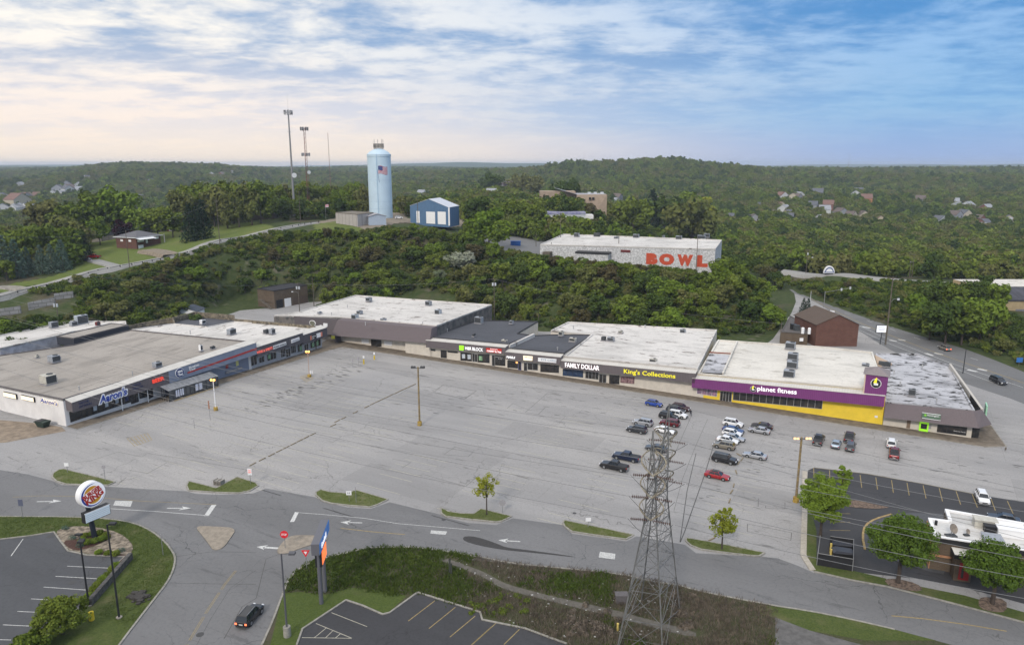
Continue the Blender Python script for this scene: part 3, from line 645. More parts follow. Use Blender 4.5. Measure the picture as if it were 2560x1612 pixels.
# ---------------------------------------------------------------- the shopping centre
def mat_roof(name,base,dark,streak=.5,spots=.6,spot=.575,sx=.36):
    m=bpy.data.materials.new(name);m.use_nodes=True;t=m.node_tree;b=t.nodes['Principled BSDF'];q=NG(t)
    co=q.n('ShaderNodeTexCoord').outputs['Object']
    st=q.n('ShaderNodeVectorMath',{0:co,1:(sx,1.0,1)},operation='MULTIPLY').outputs[0]
    n1=q.noise(co,.06,4);n2=q.noise(st,.50,7,.70,.4);n3=q.noise(co,1.2,5,.7);n4=q.noise(st,.16,6,.62)
    c=q.mix(q.ss(n1,.35,.65),base,tuple(x*.86 for x in base[:3])+(1,))
    c=q.mix(q.math('MULTIPLY',q.ss(n3,.48,.66),.35),c,tuple(x*.62 for x in base[:3])+(1,))
    c=q.mix(q.math('MULTIPLY',q.ss(n4,.50,.62),streak),c,tuple(x*.55 for x in base[:3])+(1,))
    c=q.mix(q.math('MULTIPLY',q.ss(n2,spot,spot+.05),spots),c,dark)
    bk=q.n('ShaderNodeTexBrick',{'Vector':co,'Scale':1.0,'Mortar Size':.05,'Mortar Smooth':.5,'Brick Width':60.0,'Row Height':3.4,'Color1':rgb(0,0,0),'Color2':rgb(0,0,0),'Mortar':rgb(1,1,1)})
    c=q.mix(q.math('MULTIPLY',bk.outputs['Fac'],.28),c,dark)
    t.links.new(c,b.inputs['Base Color']);b.inputs['Roughness'].default_value=.8;b.inputs['Specular IOR Level'].default_value=.2
    return m
M_rgray=mat_roof('grey_membrane',rgb(.34,.31,.275),rgb(.15,.13,.115),.5,.5)
M_rwhite=mat_roof('white_membrane',rgb(.60,.575,.54),rgb(.14,.115,.10),.45,.85)
M_rclean=mat_roof('cream_membrane',rgb(.64,.61,.55),rgb(.24,.21,.17),.35,.55)
M_rdark=mat_roof('dark_membrane',rgb(.085,.088,.10),rgb(.045,.045,.05),.3,.4)
M_rstain=mat_roof('stained_membrane',rgb(.46,.46,.48),rgb(.05,.048,.045),1.0,1.0,spot=.535,sx=.6)
def mat_ribbed(name,col,pitch=.42,dk=.6,axis=0,rough=.55):
    m=bpy.data.materials.new(name);m.use_nodes=True;t=m.node_tree;b=t.nodes['Principled BSDF'];q=NG(t)
    co=q.n('ShaderNodeTexCoord').outputs['Object'];x=q.n('ShaderNodeSeparateXYZ',{0:co}).outputs[axis]
    f=q.math('FRACT',q.math('DIVIDE',x,pitch));n_=q.noise(co,.5,4)
    c=q.mix(q.ss(f,.78,.9),col,tuple(v*dk for v in col[:3])+(1,));c=q.mix(q.math('MULTIPLY',q.ss(n_,.4,.7),.3),c,tuple(v*.7 for v in col[:3])+(1,))
    t.links.new(c,b.inputs['Base Color']);b.inputs['Roughness'].default_value=rough;b.inputs['Specular IOR Level'].default_value=.3
    bp=q.n('ShaderNodeBump',{'Height':q.math('PINGPONG',f,.5),'Strength':.4,'Distance':.04});t.links.new(bp.outputs[0],b.inputs['Normal'])
    return m
M_fascia=mat_ribbed('brown_ribbed_metal',rgb(.125,.108,.112))
M_fascia2=mat_ribbed('dark_ribbed_metal',rgb(.085,.08,.09))
M_purple=mat_ribbed('purple_ribbed_metal',rgb(.175,.042,.165))
M_slate=mat('blue_grey_panel',(.20,.23,.30),.6,var=.12,vscale=.4)
M_cap=mat_ribbed('cream_standing_seam',rgb(.52,.50,.46),.6,.85)
M_cream=mat('cream_wall',(.62,.57,.49),.85,var=.14,vscale=.5)
M_wwall=mat('white_wall',(.70,.68,.66),.85,var=.10,vscale=.4)
M_greywall=mat('pale_grey_wall',(.40,.41,.43),.85,var=.15,vscale=.6)
M_yellow=mat('yellow_wall',(.80,.58,.05),.8,var=.10,vscale=.5)
M_weather=mat('weathered_block',(.17,.155,.14),.9,col2=(.07,.07,.07),vscale=.45)
M_stone=mat('stained_masonry',(.24,.20,.14),.9,col2=(.08,.07,.055),vscale=.9)
M_shingle=mat('brown_shingle',(.150,.125,.130),.9,var=.2,vscale=6,bump=.4,bscale=8)
M_glass=mat('dark_glass',(.018,.020,.024),.08,spec=.5,col2=(.05,.045,.04),vscale=.8)
M_frame=mat('dark_frame',(.03,.03,.032),.5);M_alu=mat('aluminium_frame',(.42,.42,.42),.45)
M_signwhite=mat('white_sign',(.75,.75,.75),.6);M_black=mat('black_paint',(.02,.02,.022),.5)
M_red=mat('red_sign',(.50,.03,.02),.5);M_navy=mat('navy_sign',(.012,.025,.11),.5)
M_blue=mat('royal_blue',(.015,.05,.33),.45);M_lime=mat('lime_sign',(.33,.78,.03),.5,emit=(.33,.78,.03),es=.25)
M_redlit=mat('lit_red_letters',(.75,.05,.03),.4,emit=(1,.10,.06),es=.3);M_whitelit=mat('lit_white',(.8,.8,.8),.4,emit=(1,1,1),es=.45)
M_cream_lit=mat('lit_cream_sign',(.8,.72,.55),.5,emit=(1,.86,.62),es=.45)
M_yellowlit=mat('yellow_letters',(.80,.72,.03),.5,emit=(.9,.8,.05),es=.25)
M_poster=mat('pale_poster',(.62,.66,.70),.6,col2=(.40,.46,.52),vscale=3.5);M_green=mat('green_panel',(.16,.38,.18),.6,col2=(.30,.45,.28),vscale=2)
M_dkblue=mat('faded_navy',(.035,.045,.12),.6)
M_trim=mat('grey_trim',(.30,.29,.30),.6)
def roofpts(F,lst): # (zoom, x, y, z) or (s, t, z) entries -> local outline
    return [(*F.P(*p),p[3])if isinstance(p[0],str)else p for p in lst]
def ccw(p):
    a=sum(p[i][0]*p[(i+1)% len(p)][1]-p[(i+1)% len(p)][0]*p[i][1]for i in range(len(p)))
    return p if a > 0 else p[::-1]
def block(B,F,lst,mw,mr,z0=-.3,wall='wall',roof='roof',par=.35,pw=.35,mp=None,skip=()):
    p=ccw(roofpts(F,lst));n=len(p)
    MB().prism([(x,y,z-.05)for x,y,z in p],z0,cap=False).build(wall,mw,B)
    me=MB();v=[Vector((x,y,z-.02))for x,y,z in p]
    tr=tessellate_polygon([v]);me.v=[tuple(q)for q in v]
    for a in tr:
        n_=(v[a[1]]-v[a[0]]).cross(v[a[2]]-v[a[0]]);me.f.append(list(a)if n_.z > 0 else list(a)[::-1]);me.mi.append(0)
    me.build(roof,mr,B)
    if par:
        mb=MB();c=sum((Vector(q[:2])for q in p),Vector((0,0)))/n
        for i in range(n):
            if i in skip:continue
            a,b=Vector(p[i]),Vector(p[(i+1)% n]);d=(b-a).xy
            if d.length < .3:continue
            d.normalize();k=Vector((-d.y,d.x))*pw;e=.0015*i
            mb.hexa([(a.x,a.y,a.z-.3),(a.x+k.x,a.y+k.y,a.z-.3),(b.x+k.x,b.y+k.y,b.z-.3),(b.x,b.y,b.z-.3)],
                    [(a.x,a.y,a.z+par+e),(a.x+k.x,a.y+k.y,a.z+par+e),(b.x+k.x,b.y+k.y,b.z+par+e),(b.x,b.y,b.z+par+e)])
        mb.build('parapet',mp or mr,B)
    return p
def canopy(B,s0,s1,zt0,zt1,zb0,zb1,m,y0=-2.2,yb=.25,rise=.55,mcap=None,name='fascia'):
    """hanging band along the front with a sloping metal top"""
    MB().hexa([(s0,y0,zb0),(s1,y0,zb1),(s1,y0+.12,zb1),(s0,y0+.12,zb0)],[(s0,y0,zt0),(s1,y0,zt1),(s1,y0+.12,zt1),(s0,y0+.12,zt0)]).build(name,m,B)
    mb=MB();mb.hexa([(s0,y0+.12,zb0+.1),(s1,y0+.12,zb1+.1),(s1,-.02,zb1+.1),(s0,-.02,zb0+.1)],[(s0,y0+.12,zb0+.22),(s1,y0+.12,zb1+.22),(s1,-.02,zb1+.22),(s0,-.02,zb0+.22)]);mb.build('soffit',M_trim,B)
    mb=MB();mb.hexa([(s0-.05,y0-.06,zt0),(s1+.05,y0-.06,zt1),(s1+.05,yb,zt1+rise-.1),(s0-.05,yb,zt0+rise-.1)],[(s0-.05,y0-.06,zt0+.1),(s1+.05,y0-.06,zt1+.1),(s1+.05,yb,zt1+rise),(s0-.05,yb,zt0+rise)])
    mb.build('metal_cap',mcap or M_cap,B)
    for s_,zt,zb in ((s0,zt0,zb0),(s1,zt1,zb1)):
        MB().add([(s_,y0+.06,zb+.05),(s_,-.01,zb+.05),(s_,-.01,zt+rise-.15),(s_,y0+.06,zt-.02)],[(0,1,2,3)]).build('end_panel',m,B)
def win(B,s0,s1,z0,z1,n=3,y=0.0,mf=None,door=False,mg=None,name=None):
    """glazing in the wall plane with its frame; z may differ at the two ends"""
    (za,zb),(zc,zd)=(z0 if isinstance(z0,tuple)else (z0,z0)),(z1 if isinstance(z1,tuple)else (z1,z1))
    o=MB().hexa([(s0,y-.04,za),(s1,y-.04,zb),(s1,y+.1,zb),(s0,y+.1,za)],[(s0,y-.04,zc),(s1,y-.04,zd),(s1,y+.1,zd),(s0,y+.1,zc)]).build(name or ('door' if door else 'window'),mg or M_glass,B)
    f=MB();w_=.07 if not door else .09
    for i in range(n+1):
        t=i/n;s_=s0+(s1-s0)*t;zl=za+(zb-za)*t;zh=zc+(zd-zc)*t;f.box(s_-w_/2,s_+w_/2,y-.10,y-.03,zl,zh)
    for (a_,b_)in ((za,zb),(zc,zd)):f.hexa([(s0,y-.095,a_-w_/2),(s1,y-.095,b_-w_/2),(s1,y-.03,b_-w_/2),(s0,y-.03,a_-w_/2)],[(s0,y-.095,a_+w_/2),(s1,y-.095,b_+w_/2),(s1,y-.03,b_+w_/2),(s0,y-.03,a_+w_/2)])
    f.build('frame',mf or M_frame,o);return o
def winpx(B,F,r,x0,y0,x1,y1,n=3,e=0.0,**k): # photo corners: top left, bottom right
    s0,zt=F.V(r,x0,y0,e);s1,zb=F.V(r,x1,y1,e)
    return win(B,s0,s1,zb,zt,n,e,**k)
def wq(B,F,r,tl,bl,br,tr,n=3,e=0.0,**k): # four photo corners
    (sa,zc),(sb,za),(sc,zb),(sd_,zd)=[F.V(r,*p,e)for p in (tl,bl,br,tr)]
    return win(B,(sa+sb)/2,(sc+sd_)/2,(za,zb),(zc,zd),n,e,**k)
def board(B,F,r,tl,bl,br,tr,m,e,d=.18,name='sign_board'):
    P_=[F.V(r,*p,e)for p in (bl,br,tr,tl)]
    return MB().hexa([(P_[0][0],e-d,P_[0][1]),(P_[1][0],e-d,P_[1][1]),(P_[1][0],e,P_[1][1]),(P_[0][0],e,P_[0][1])],
              [(P_[3][0],e-d,P_[3][1]),(P_[2][0],e-d,P_[2][1]),(P_[2][0],e,P_[2][1]),(P_[3][0],e,P_[3][1])]).build(name,m,B)
def lett(B,F,r,s,tl,br,m,e,mid=None,bold=.0,shear=0,h=None,name='lettering',tilt=0.0,**k):
    """words whose box has these photo corners (top left of first, bottom right of last letter)"""
    s0,z0=F.V(r,*tl,e);s1,z1=F.V(r,*br,e)
    hh=h or abs(z0-z1)
    return text(name,s,1.0,m,B,(s0+s1)/2,e-.05,(z0+z1)/2,bold=bold,shear=shear,fit=(abs(s1-s0),hh),roll=tilt,**k)
# ============ left wing
B1=thingF('store_building','long grey-roofed store with white end wall, brown and blue-grey shopfronts','store',Lm)
backL=[(16.1,60,6.1),(0.6,66,6.1)]
block(B1,Lm,[(0.0,0,6.45),(55.2,0,8.35),('R5',1232,548,7.6),('R5',690,690,6.5),('R5',0,788,6.2),(0.3,64,6.2),(-1.2,24,6.3)],M_wwall,M_rgray,par=.28,pw=.3,mp=mat('dark_coping',(.12,.11,.11),.7),skip=())
canopy(B1,.5,25.9,6.0,7.15,3.65,3.85,M_fascia,y0=-2.5,rise=.6)
canopy(B1,25.95,55.45,7.15,8.4,3.85,4.9,M_slate,y0=-2.5,rise=.6)
MB().box(0.0,.45,-2.5,-.01,-.2,6.2).build('wing_wall',M_wwall,B1)if False else None
MB().hexa([(31.5,-2.56,5.05),(55.4,-2.56,6.32),(55.4,-2.5,6.32),(31.5,-2.5,5.05)],[(31.5,-2.56,5.5),(55.4,-2.56,6.87),(55.4,-2.5,6.87),(31.5,-2.5,5.5)]).build('red_stripe',mat('dull_red',(.36,.035,.03),.5),B1)
MB().hexa([(26.0,-.06,-.1),(54.2,-.06,-.1),(54.2,-.01,-.1),(26.0,-.01,-.1)],[(26.0,-.06,4.3),(54.2,-.06,5.1),(54.2,-.01,5.1),(26.0,-.01,4.3)]).build('shop_front',M_slate,B1)
wq(B1,Lm,'Z7',(205,620),(232,848),(1560,400),(1560,250),n=11)
wq(B1,Lm,'Z7',(1570,215),(1580,445),(1740,390),(1740,160),n=3,door=True)
wq(B1,Lm,'Z7',(1760,160),(1775,325),(1945,280),(1940,120),n=2)
wq(B1,Lm,'Z7',(1965,110),(1975,330),(2070,280),(2060,80),n=2,door=True)
for c in [((738,490),(750,600),(825,578),(820,468)),((1000,405),(1010,512),(1080,492),(1075,380)),((1228,335),(1240,435),(1308,412),(1300,305))]:
    board(B1,Lm,'Z7',*c,M_poster,-.06,.03,'poster')
board(B1,Lm,'Z7',(1450,275),(1455,385),(1530,360),(1525,250),M_dkblue,-.06,.03,'poster')
e=-2.56
for m_,b_,off in ((M_signwhite,.12,0.0),(M_blue,.018,-.07)):
    text('lettering',"Aaron's",1.0,m_,B1,(Lm.V('Z7',1180,250,e)[0]),e-.06+off,Lm.V('Z7',1180,250,e)[1],bold=b_,shear=.22,fit=((7.9,2.6)if off == 0 else (7.1,1.95)),roll=R(3),ext=.03)
for s_,tl,br in (("FURNITURE",(415,400),(650,400)),("ELECTRONICS",(425,490),(712,440)),("COMPUTERS",(1610,30),(1800,0)),("APPLIANCES",(1610,110),(1845,50))):
    lett(B1,Lm,'Z7',s_,tl,br,M_dkblue,e,h=.5,tilt=R(2))
lett(B1,Lm,'R5','BEER',(1432,1020),(1545,1005),M_redlit,e,h=1.0,bold=.03,tilt=R(2.5),ext=.1)
s_,z_=Lm.V('A3',492,315,e)
def disc(B,x,z,r_,y,m,n=32,name='sign_disc',d=.1,rx=None):
    mb=MB();mb.cyl((0,y-d,0),(0,y,0),r_,n=n);mb.v=[((p[0])*(rx or 1)+x,p[1],p[2]+z)for p in mb.v];return mb.build(name,m,B)
disc(B1,s_,z_,1.32,e,M_signwhite);disc(B1,s_,z_,1.18,e-.11,mat('save_navy',(.012,.03,.13),.5),name='sign_face')
text('lettering','save',1,M_signwhite,B1,s_,e-.27,z_+.38,bold=.04,fit=(1.5,.62),ext=.02);text('lettering','lot',1,M_signwhite,B1,s_+.2,e-.27,z_-.42,bold=.04,fit=(1.15,.75),ext=.02);text('lettering','a',1,M_signwhite,B1,s_-.65,e-.27,z_-.3,bold=.03,fit=(.28,.4),ext=.02)
lett(B1,Lm,'A3','Hometown',(725,180),(978,120),M_signwhite,e,h=.68,bold=.02,tilt=R(2));lett(B1,Lm,'A3','Grocer',(735,240),(890,205),M_signwhite,e,h=.68,bold=.02,tilt=R(2))
for c in [((1640,290),(1650,345),(1930,255),(1925,200)),((1935,200),(1940,250),(2050,215),(2045,165))]:board(B1,Lm,'A3',*c,mat('grey_bench_sign',(.35,.34,.34),.7,var=.3,vscale=4),-.1,.3,'advert_panel')
board(B1,Lm,'A3',(1645,120),(1650,215),(1715,200),(1710,105),MT['dull_red'],-.07,.03,'poster');board(B1,Lm,'A3',(1900,25),(1912,150),(1975,130),(1965,10),mat('pale_yellow',(.62,.60,.22),.6),-.07,.03,'poster')
# side wall signs on the end wall (its outer face looks left: turned by -90)
Fs=Fr(*Lm.W(-.02,0)[:2],61.4+90-180)
Fs=Fr(*Lm.W(-1.25,24)[:2],math.degrees(math.atan2((Lm.W(0,0)-Lm.W(-1.2,24)).y,(Lm.W(0,0)-Lm.W(-1.2,24)).x)))
def side(nm,mb,m):
    o=mb.build(nm,m,B1)
    M=Matrix.Rotation(R(-Lm.deg),4,'Z')@ Matrix.Translation(Fs.o-Lm.o)@ Matrix.Rotation(R(Fs.deg),4,'Z');o.data.transform(M);return o
for (x0,y0,x1,y1)in ((38,1125,165,1200),(205,1155,332,1228)):
    s0,z0=Fs.V('R5',x0,y0,-.1);s1,z1=Fs.V('R5',x1,y1,-.1);z1 += .25;zz=sorted((z0,z1))
    side('sign_box',MB().box(s0,s1,-.35,-.03,zz[0]-.1,zz[1]+.1),M_black);side('sign_face',MB().box(s0+.08,s1-.08,-.40,-.34,zz[0],zz[1]),M_cream_lit)
s0,z0=Fs.V('R5',383,1190,-.1);s1,z1=Fs.V('R5',540,1248,-.1)
for m_,b_,off in ((M_cream_lit,.06,0),(M_blue,.015,-.06)):
    o=text('lettering',"Aaron's",1,m_,B1,(s0+s1)/2,-.12+off,(z0+z1)/2,bold=b_,shear=.2,fit=((s1-s0)*1.05,1.3 if off == 0 else 1.05),ext=.03)
    o.data.transform(Matrix.Rotation(R(-Lm.deg),4,'Z')@ Matrix.Translation(Fs.o-Lm.o)@ Matrix.Rotation(R(Fs.deg),4,'Z'))
# glazed lean-to porch in front of the grocery
def PL(r,x,y,z):return (*Lm.P(r,x,y,z),z)
pc=MB();
s0,s1,yf=23.2,38.4,-5.6
porch=thingF('entrance_porch','long glazed black-framed porch against the blue-grey grocery front','porch',Lm)
fr=MB();gl=MB();N_=12
for i in range(N_+1):
    s_=s0+(s1-s0)*i/N_;fr.box(s_-.07,s_+.07,yf-.07,yf+.07,0,3.0);fr.cyl((s_,yf,3.0),(s_,-2.6,3.75),.05,n=4)
fr.box(s0,s1,yf-.06,yf+.06,2.9,3.06);fr.box(s0,s1,yf-.06,yf+.06,.5,.6)
for s_ in (s0,s1):
    for k in range(4):fr.box(s_-.06,s_+.06,yf+k*.95,yf+k*.95+.08,0,3.1)
fr.build('frame',M_frame,porch)
gl.box(s0+.1,s1-.1,yf-.015,yf+.015,.1,2.95);gl.box(s1-.015,s1+.015,yf+.1,-2.6,.1,2.95);gl.build('glazing',mat('porch_glass',(.05,.055,.06),.12,spec=.6,col2=(.09,.095,.10),vscale=.5),porch)
rf=MB();rf.hexa([(s0-.2,yf-.3,3.02),(s1+.2,yf-.3,3.02),(s1+.2,-2.58,3.78),(s0-.2,-2.58,3.78)],[(s0-.2,yf-.3,3.08),(s1+.2,yf-.3,3.08),(s1+.2,-2.58,3.84),(s0-.2,-2.58,3.84)]);rf.build('roof',mat('grey_translucent',(.15,.155,.165),.5,col2=(.26,.27,.28),vscale=1.2,stretch=(2.5,.4,1)),porch)
for a in (25.2,26.5,31.2,32.4):MB().box(a,a+1.05,yf-.06,yf-.02,.8,2.6).build('poster',mat('white_poster',(.68,.68,.72),.6,col2=(.50,.52,.62),vscale=3),porch)
single(MB().hexa([(s0+1,yf-.7,0),(s1,yf-.5,0),(s1,yf-.2,0),(s0+1,yf-.3,0)],[(s0+1,yf-.7,.2),(s1,yf-.5,.2),(s1,yf-.2,.2),(s0+1,yf-.3,.2)]),'kerb',mat('ochre_kerb',(.38,.29,.16),.9,var=.3),'','',kind='structure').matrix_world=Matrix.Translation(Lm.o)@ Matrix.Rotation(R(Lm.deg),4,'Z')
for (x,y,y2)in ((1155,1305,1170),(1398,1225,1080)):
    p=G('R5',x,y);tag(MB().cyl((0,0,0),(0,0,3.9),.12,n=8).build('porch_post',M_signwhite),'white post holding the brown canopy '+('beside the large blue shop name' if x < 1200 else 'near the red lit sign'),'post','white canopy posts').location=p
# second shop row of the left wing
B2=thingF('shop_building','white-roofed shop row with dark brown stepped fascia and a red script sign','store',Lm)
block(B2,Lm,[(55.3,.02,6.9),(85.3,.02,7.1),('R6',700,512,7.2),('R5',2205,470,7.2),('R5',1950,520,7.2),('R5',1640,490,7.2),('R5',1236,547,7.2)],M_greywall,M_rwhite,par=.3,pw=.3)
canopy(B2,55.5,74.4,6.95,7.5,3.95,4.3,M_fascia2,y0=-2.5,rise=.6)
canopy(B2,74.45,85.4,6.7,7.1,3.7,4.05,M_fascia2,y0=-2.5,rise=.6)
for c,n_ in [(((70,800),(85,1040),(240,985),(230,720)),2),(((300,815),(305,960),(445,920),(440,750)),2),(((520,730),(525,905),(780,820),(760,640)),3),(((890,580),(900,805),(1025,765),(1015,545)),3),(((1170,500),(1180,695),(1310,660),(1300,450)),3),(((1350,460),(1355,665),(1480,625),(1475,420)),2),(((1540,460),(1545,610),(1650,575),(1645,410)),2),(((1700,400),(1705,560),(1985,470),(1980,290)),3)]:
    wq(B2,Lm,'Z8',*c,n=n_,mf=M_alu)
wq(B2,Lm,'Z8',(1030,590),(1040,800),(1160,760),(1150,540),n=2,door=True,mf=M_alu)
for c in [((545,745),(555,850),(620,825),(612,690)),((1410,510),(1418,620),(1475,600),(1470,480)),((1745,410),(1755,520),(1815,498),(1808,370)),((1870,370),(1880,480),(1930,460),(1922,335))]:board(B2,Lm,'Z8',*c,M_green,-.06,.03,'poster')
lett(B2,Lm,'Z8','WINE & SPIRITS',(240,660),(665,555),mat('red_letters',(.70,.10,.08),.5,emit=(1,.2,.15),es=.35),e,h=.85,bold=.02,tilt=R(1.5))
board(B2,Lm,'Z8',(685,490),(692,580),(1045,455),(1035,370),M_signwhite,e,.12);lett(B2,Lm,'Z8','MODEL RAMCO',(700,530),(1030,425),M_black,e-.14,h=.5,tilt=R(1.5))
board(B2,Lm,'Z8',(1178,320),(1185,412),(1405,330),(1398,245),M_signwhite,e,.12);lett(B2,Lm,'Z8','CHIROPRACTIC',(1200,355),(1390,310),mat('grey_print',(.35,.33,.38),.6),e-.14,h=.35,tilt=R(1.5))
board(B2,Lm,'Z8',(1690,215),(1700,330),(1870,275),(1865,160),M_black,e,.12);board(B2,Lm,'Z8',(1872,155),(1875,272),(1985,235),(1980,120),M_signwhite,e,.12)
board(B2,Lm,'Z8',(1700,220),(1708,328),(1742,318),(1736,205),mat('salmon',(.62,.22,.15),.6),e-.13,.03);board(B2,Lm,'Z8',(1982,118),(1988,232),(2030,220),(2025,105),MT['salmon'],e-.02,.12)
lett(B2,Lm,'Z8','VAPOR',(1750,235),(1850,215),M_signwhite,e-.14,h=.3);lett(B2,Lm,'Z8','SHOP',(1755,290),(1810,275),M_signwhite,e-.14,h=.25)
# dark stone-parapet block behind it
B3=thingF('rear_building','low rear block with black roof and stained stone parapets behind the left shops','building',Lm)
p3=[('R5',1640,492,7.1),('R5',1950,522,7.1),('R5',2208,470,7.1),('R5',2200,405,8.6),('R5',1830,374,8.6),('R5',1620,428,8.6),('R5',1370,470,8.2),('R5',1212,512,7.8),('R5',1238,547,7.1)]
pp=ccw(roofpts(Lm,p3));pts3=[(x,y,min(z,7.05)-.3)for x,y,z in pp]
MB().prism(pts3,-.3).build('roof',M_rdark,B3)
mb=MB();e3=[roofpts(Lm,[a])[0]for a in p3]
for a,b in ((2,3),(3,4),(4,5),(5,6),(6,7),(5,0)):
    A_,B_=Vector(e3[a]),Vector(e3[b]);d=(B_-A_).xy.normalized();k=Vector((-d.y,d.x))*.2
    mb.hexa([(A_.x+k.x,A_.y+k.y,-.2),(A_.x-k.x,A_.y-k.y,-.2),(B_.x-k.x,B_.y-k.y,-.2),(B_.x+k.x,B_.y+k.y,-.2)],[(A_.x+k.x,A_.y+k.y,max(A_.z,8.1)+.002*a),(A_.x-k.x,A_.y-k.y,max(A_.z,8.1)+.002*a),(B_.x-k.x,B_.y-k.y,max(B_.z,8.1)+.002*a),(B_.x+k.x,B_.y+k.y,max(B_.z,8.1)+.002*a)])
mb.build('parapet',M_stone,B3)
A_,B_=Vector(roofpts(Lm,[('R5',2205,440,8.2)])[0]),Vector(roofpts(Lm,[('R6',705,500,8.2)])[0]);d=(B_-A_).xy.normalized();k=Vector((-d.y,d.x))*.2
MB().hexa([(A_.x+k.x,A_.y+k.y,0),(A_.x-k.x,A_.y-k.y,0),(B_.x-k.x,B_.y-k.y,0),(B_.x+k.x,B_.y+k.y,0)],[(A_.x+k.x,A_.y+k.y,8.2),(A_.x-k.x,A_.y-k.y,8.2),(B_.x-k.x,B_.y-k.y,8.0),(B_.x+k.x,B_.y+k.y,8.0)]).build('masonry_wall',M_stone,B3)
# white rear roof at the far left and the black raised box
B4=thingF('rear_building','white-roofed rear block at the left edge with a pale parapet','building',Lm)
block(B4,Lm,[('R5',-900,830,7.3),('R5',0,722,7.3),('R5',530,605,7.4),('R5',700,560,7.5),('R5',1190,500,7.6),('R5',1185,468,7.6),('R5',1000,470,7.5),('R5',690,460,7.3),('R5',0,600,7.1),('R5',-900,720,7.0)],mat('lilac_wall',(.42,.42,.47),.85,var=.3,vscale=.6),M_rwhite,par=.3,pw=.4)
B5=thingF('raised_roof_box','black-sided raised roof box between the grey and white roofs','roof box',Lm)
block(B5,Lm,[('R5',530,607,8.3),('R5',690,627,8.3),('R5',1210,500,8.5),('R5',1050,484,8.4)],mat('blue_black',(.035,.038,.05),.7),M_rgray,z0=5.8,par=.2,pw=.25,mp=MT['dark_coping'])
# ============ big store at the corner
B6=thingF('store_building','wide white-roofed store with brown shingled mansard at the inner corner','store',Rm)
block(B6,Rm,[(-38.2,2.35,8.4),(1.4,2.35,9.6),('R6',2370,312,8.6),('R6',1085,222,8.0),('R6',600,362,7.6),('R6',560,378,7.4),('R6',320,412,6.9)],M_weather,M_rwhite,par=.3,pw=.4)
mb=MB().hexa([(-39.5,-.3,-.2),(-38.6,-.3,-.2),(-38.6,2.3,-.2),(-39.5,2.3,-.2)],[(-39.5,-.3,3),(-38.6,-.3,3),(-38.6,2.3,3),(-39.5,2.3,3)]);mb.hexa([(-39.5,-1.9,2.85),(1.6,-1.9,4.95),(1.6,2.3,4.95),(-39.5,2.3,2.85)],[(-37.6,-.35,8.2),(1.4,-.35,9.5),(1.4,2.6,9.62),(-37.6,2.6,8.42)]);mb.build('mansard',M_shingle,B6)
(sa,za),(sb,zb)=Rm.V('R6',320,412,-.2),Rm.V('R6',880,460,-.2)
MB().hexa([(sa,-.3,2),(-37.8,-.3,2.6),(-37.8,.2,2.6),(sa,.2,2)],[(sa,-.3,6.9),(-37.8,-.3,8.4),(-37.8,.2,8.4),(sa,.2,6.9)]).build('fascia',M_fascia,B6)
MB().box(-40,-9.4,2.0,2.33,-.2,5.0).build('front_wall',M_cream,B6);MB().box(-9.4,1.2,.0,2.3,-.2,5.2).build('front_wall',M_cream,B6);MB().box(-9.6,-9.3,.25,2.0,-.2,5.0).build('front_wall',M_cream,B6)
wq(B6,Rm,'R6',(1232,630),(1238,695),(1330,700),(1330,640),n=4,e=1.98,door=True)
for c in [((1142,630),(1145,668),(1212,672),(1212,632)),((1355,648),(1358,686),(1430,692),(1430,652))]:board(B6,Rm,'R6',*c,M_signwhite,1.96,.06,'poster')
s_,z_=Rm.V('R6',683,480,-.35);disc(B6,s_,z_,1.0,-.33,M_signwhite,rx=1.5);disc(B6,s_,z_,.82,-.44,mat('olive_print',(.22,.22,.16),.7,var=.6,vscale=4),rx=1.5,name='sign_face')
board(B6,Rm,'R6',(785,480),(786,510),(825,513),(824,482),M_signwhite,-.35,.15)
board(B6,Rm,'R6',(860,598),(862,628),(893,628),(892,600),mat('yellow_green',(.45,.45,.05),.6),-1.9,.1)
# ============ right wing shops
def shop(label,s0,s1,pts,zt,zb,mw,mr,mf,**k):
    B=thingF('shop_building',label,'store',Rm)
    block(B,Rm,pts,mw,mr,**k);canopy(B,s0,s1,zt[0],zt[1],zb[0],zb[1],mf,y0=-2.0,rise=.55);return B
C1=shop('dark-roofed shop with a lime square sign and white lettering',.2,29.0,[(.3,0,6.35),(28.9,0,7.4),('R7',810,385,6.4),('R7',940,342,6.2),('R7',805,325,6.2),('R7',980,222,6.2),('R7',500,213,6.2),(.3,33,6.2)],(5.75,6.95),(3.5,5.0),M_cream,M_rdark,M_fascia,par=.3,pw=.3,mp=mat('black_edge',(.05,.05,.055),.8))
C2=shop('dark-roofed shop under the slanted white wall with a pale eye clinic sign',29.1,47.1,[(29.0,0,6.2),(47.2,0,6.9),('R7',1450,337,6.1),('R7',1120,335,6.1),('R7',945,342,6.1)],(5.65,6.3),(3.4,4.1),M_cream,M_rdark,M_fascia,par=.25,pw=.3,mp=MT['black_edge'])
mb=MB();A_=Vector((29.0,.2,6.9));B_=Vector((*Rm.P('R7',945,338,6.6),6.6));d=(B_-A_).xy.normalized();k=Vector((-d.y,d.x))*.35
mb.hexa([(A_.x+k.x,A_.y+k.y,5),(A_.x-k.x,A_.y-k.y,5),(B_.x-k.x,B_.y-k.y,5),(B_.x+k.x,B_.y+k.y,5)],[(A_.x+k.x,A_.y+k.y,7.2),(A_.x-k.x,A_.y-k.y,7.2),(B_.x-k.x,B_.y-k.y,7.2),(B_.x+k.x,B_.y+k.y,7.2)]);mb.build('divider_wall',M_rwhite,C2)
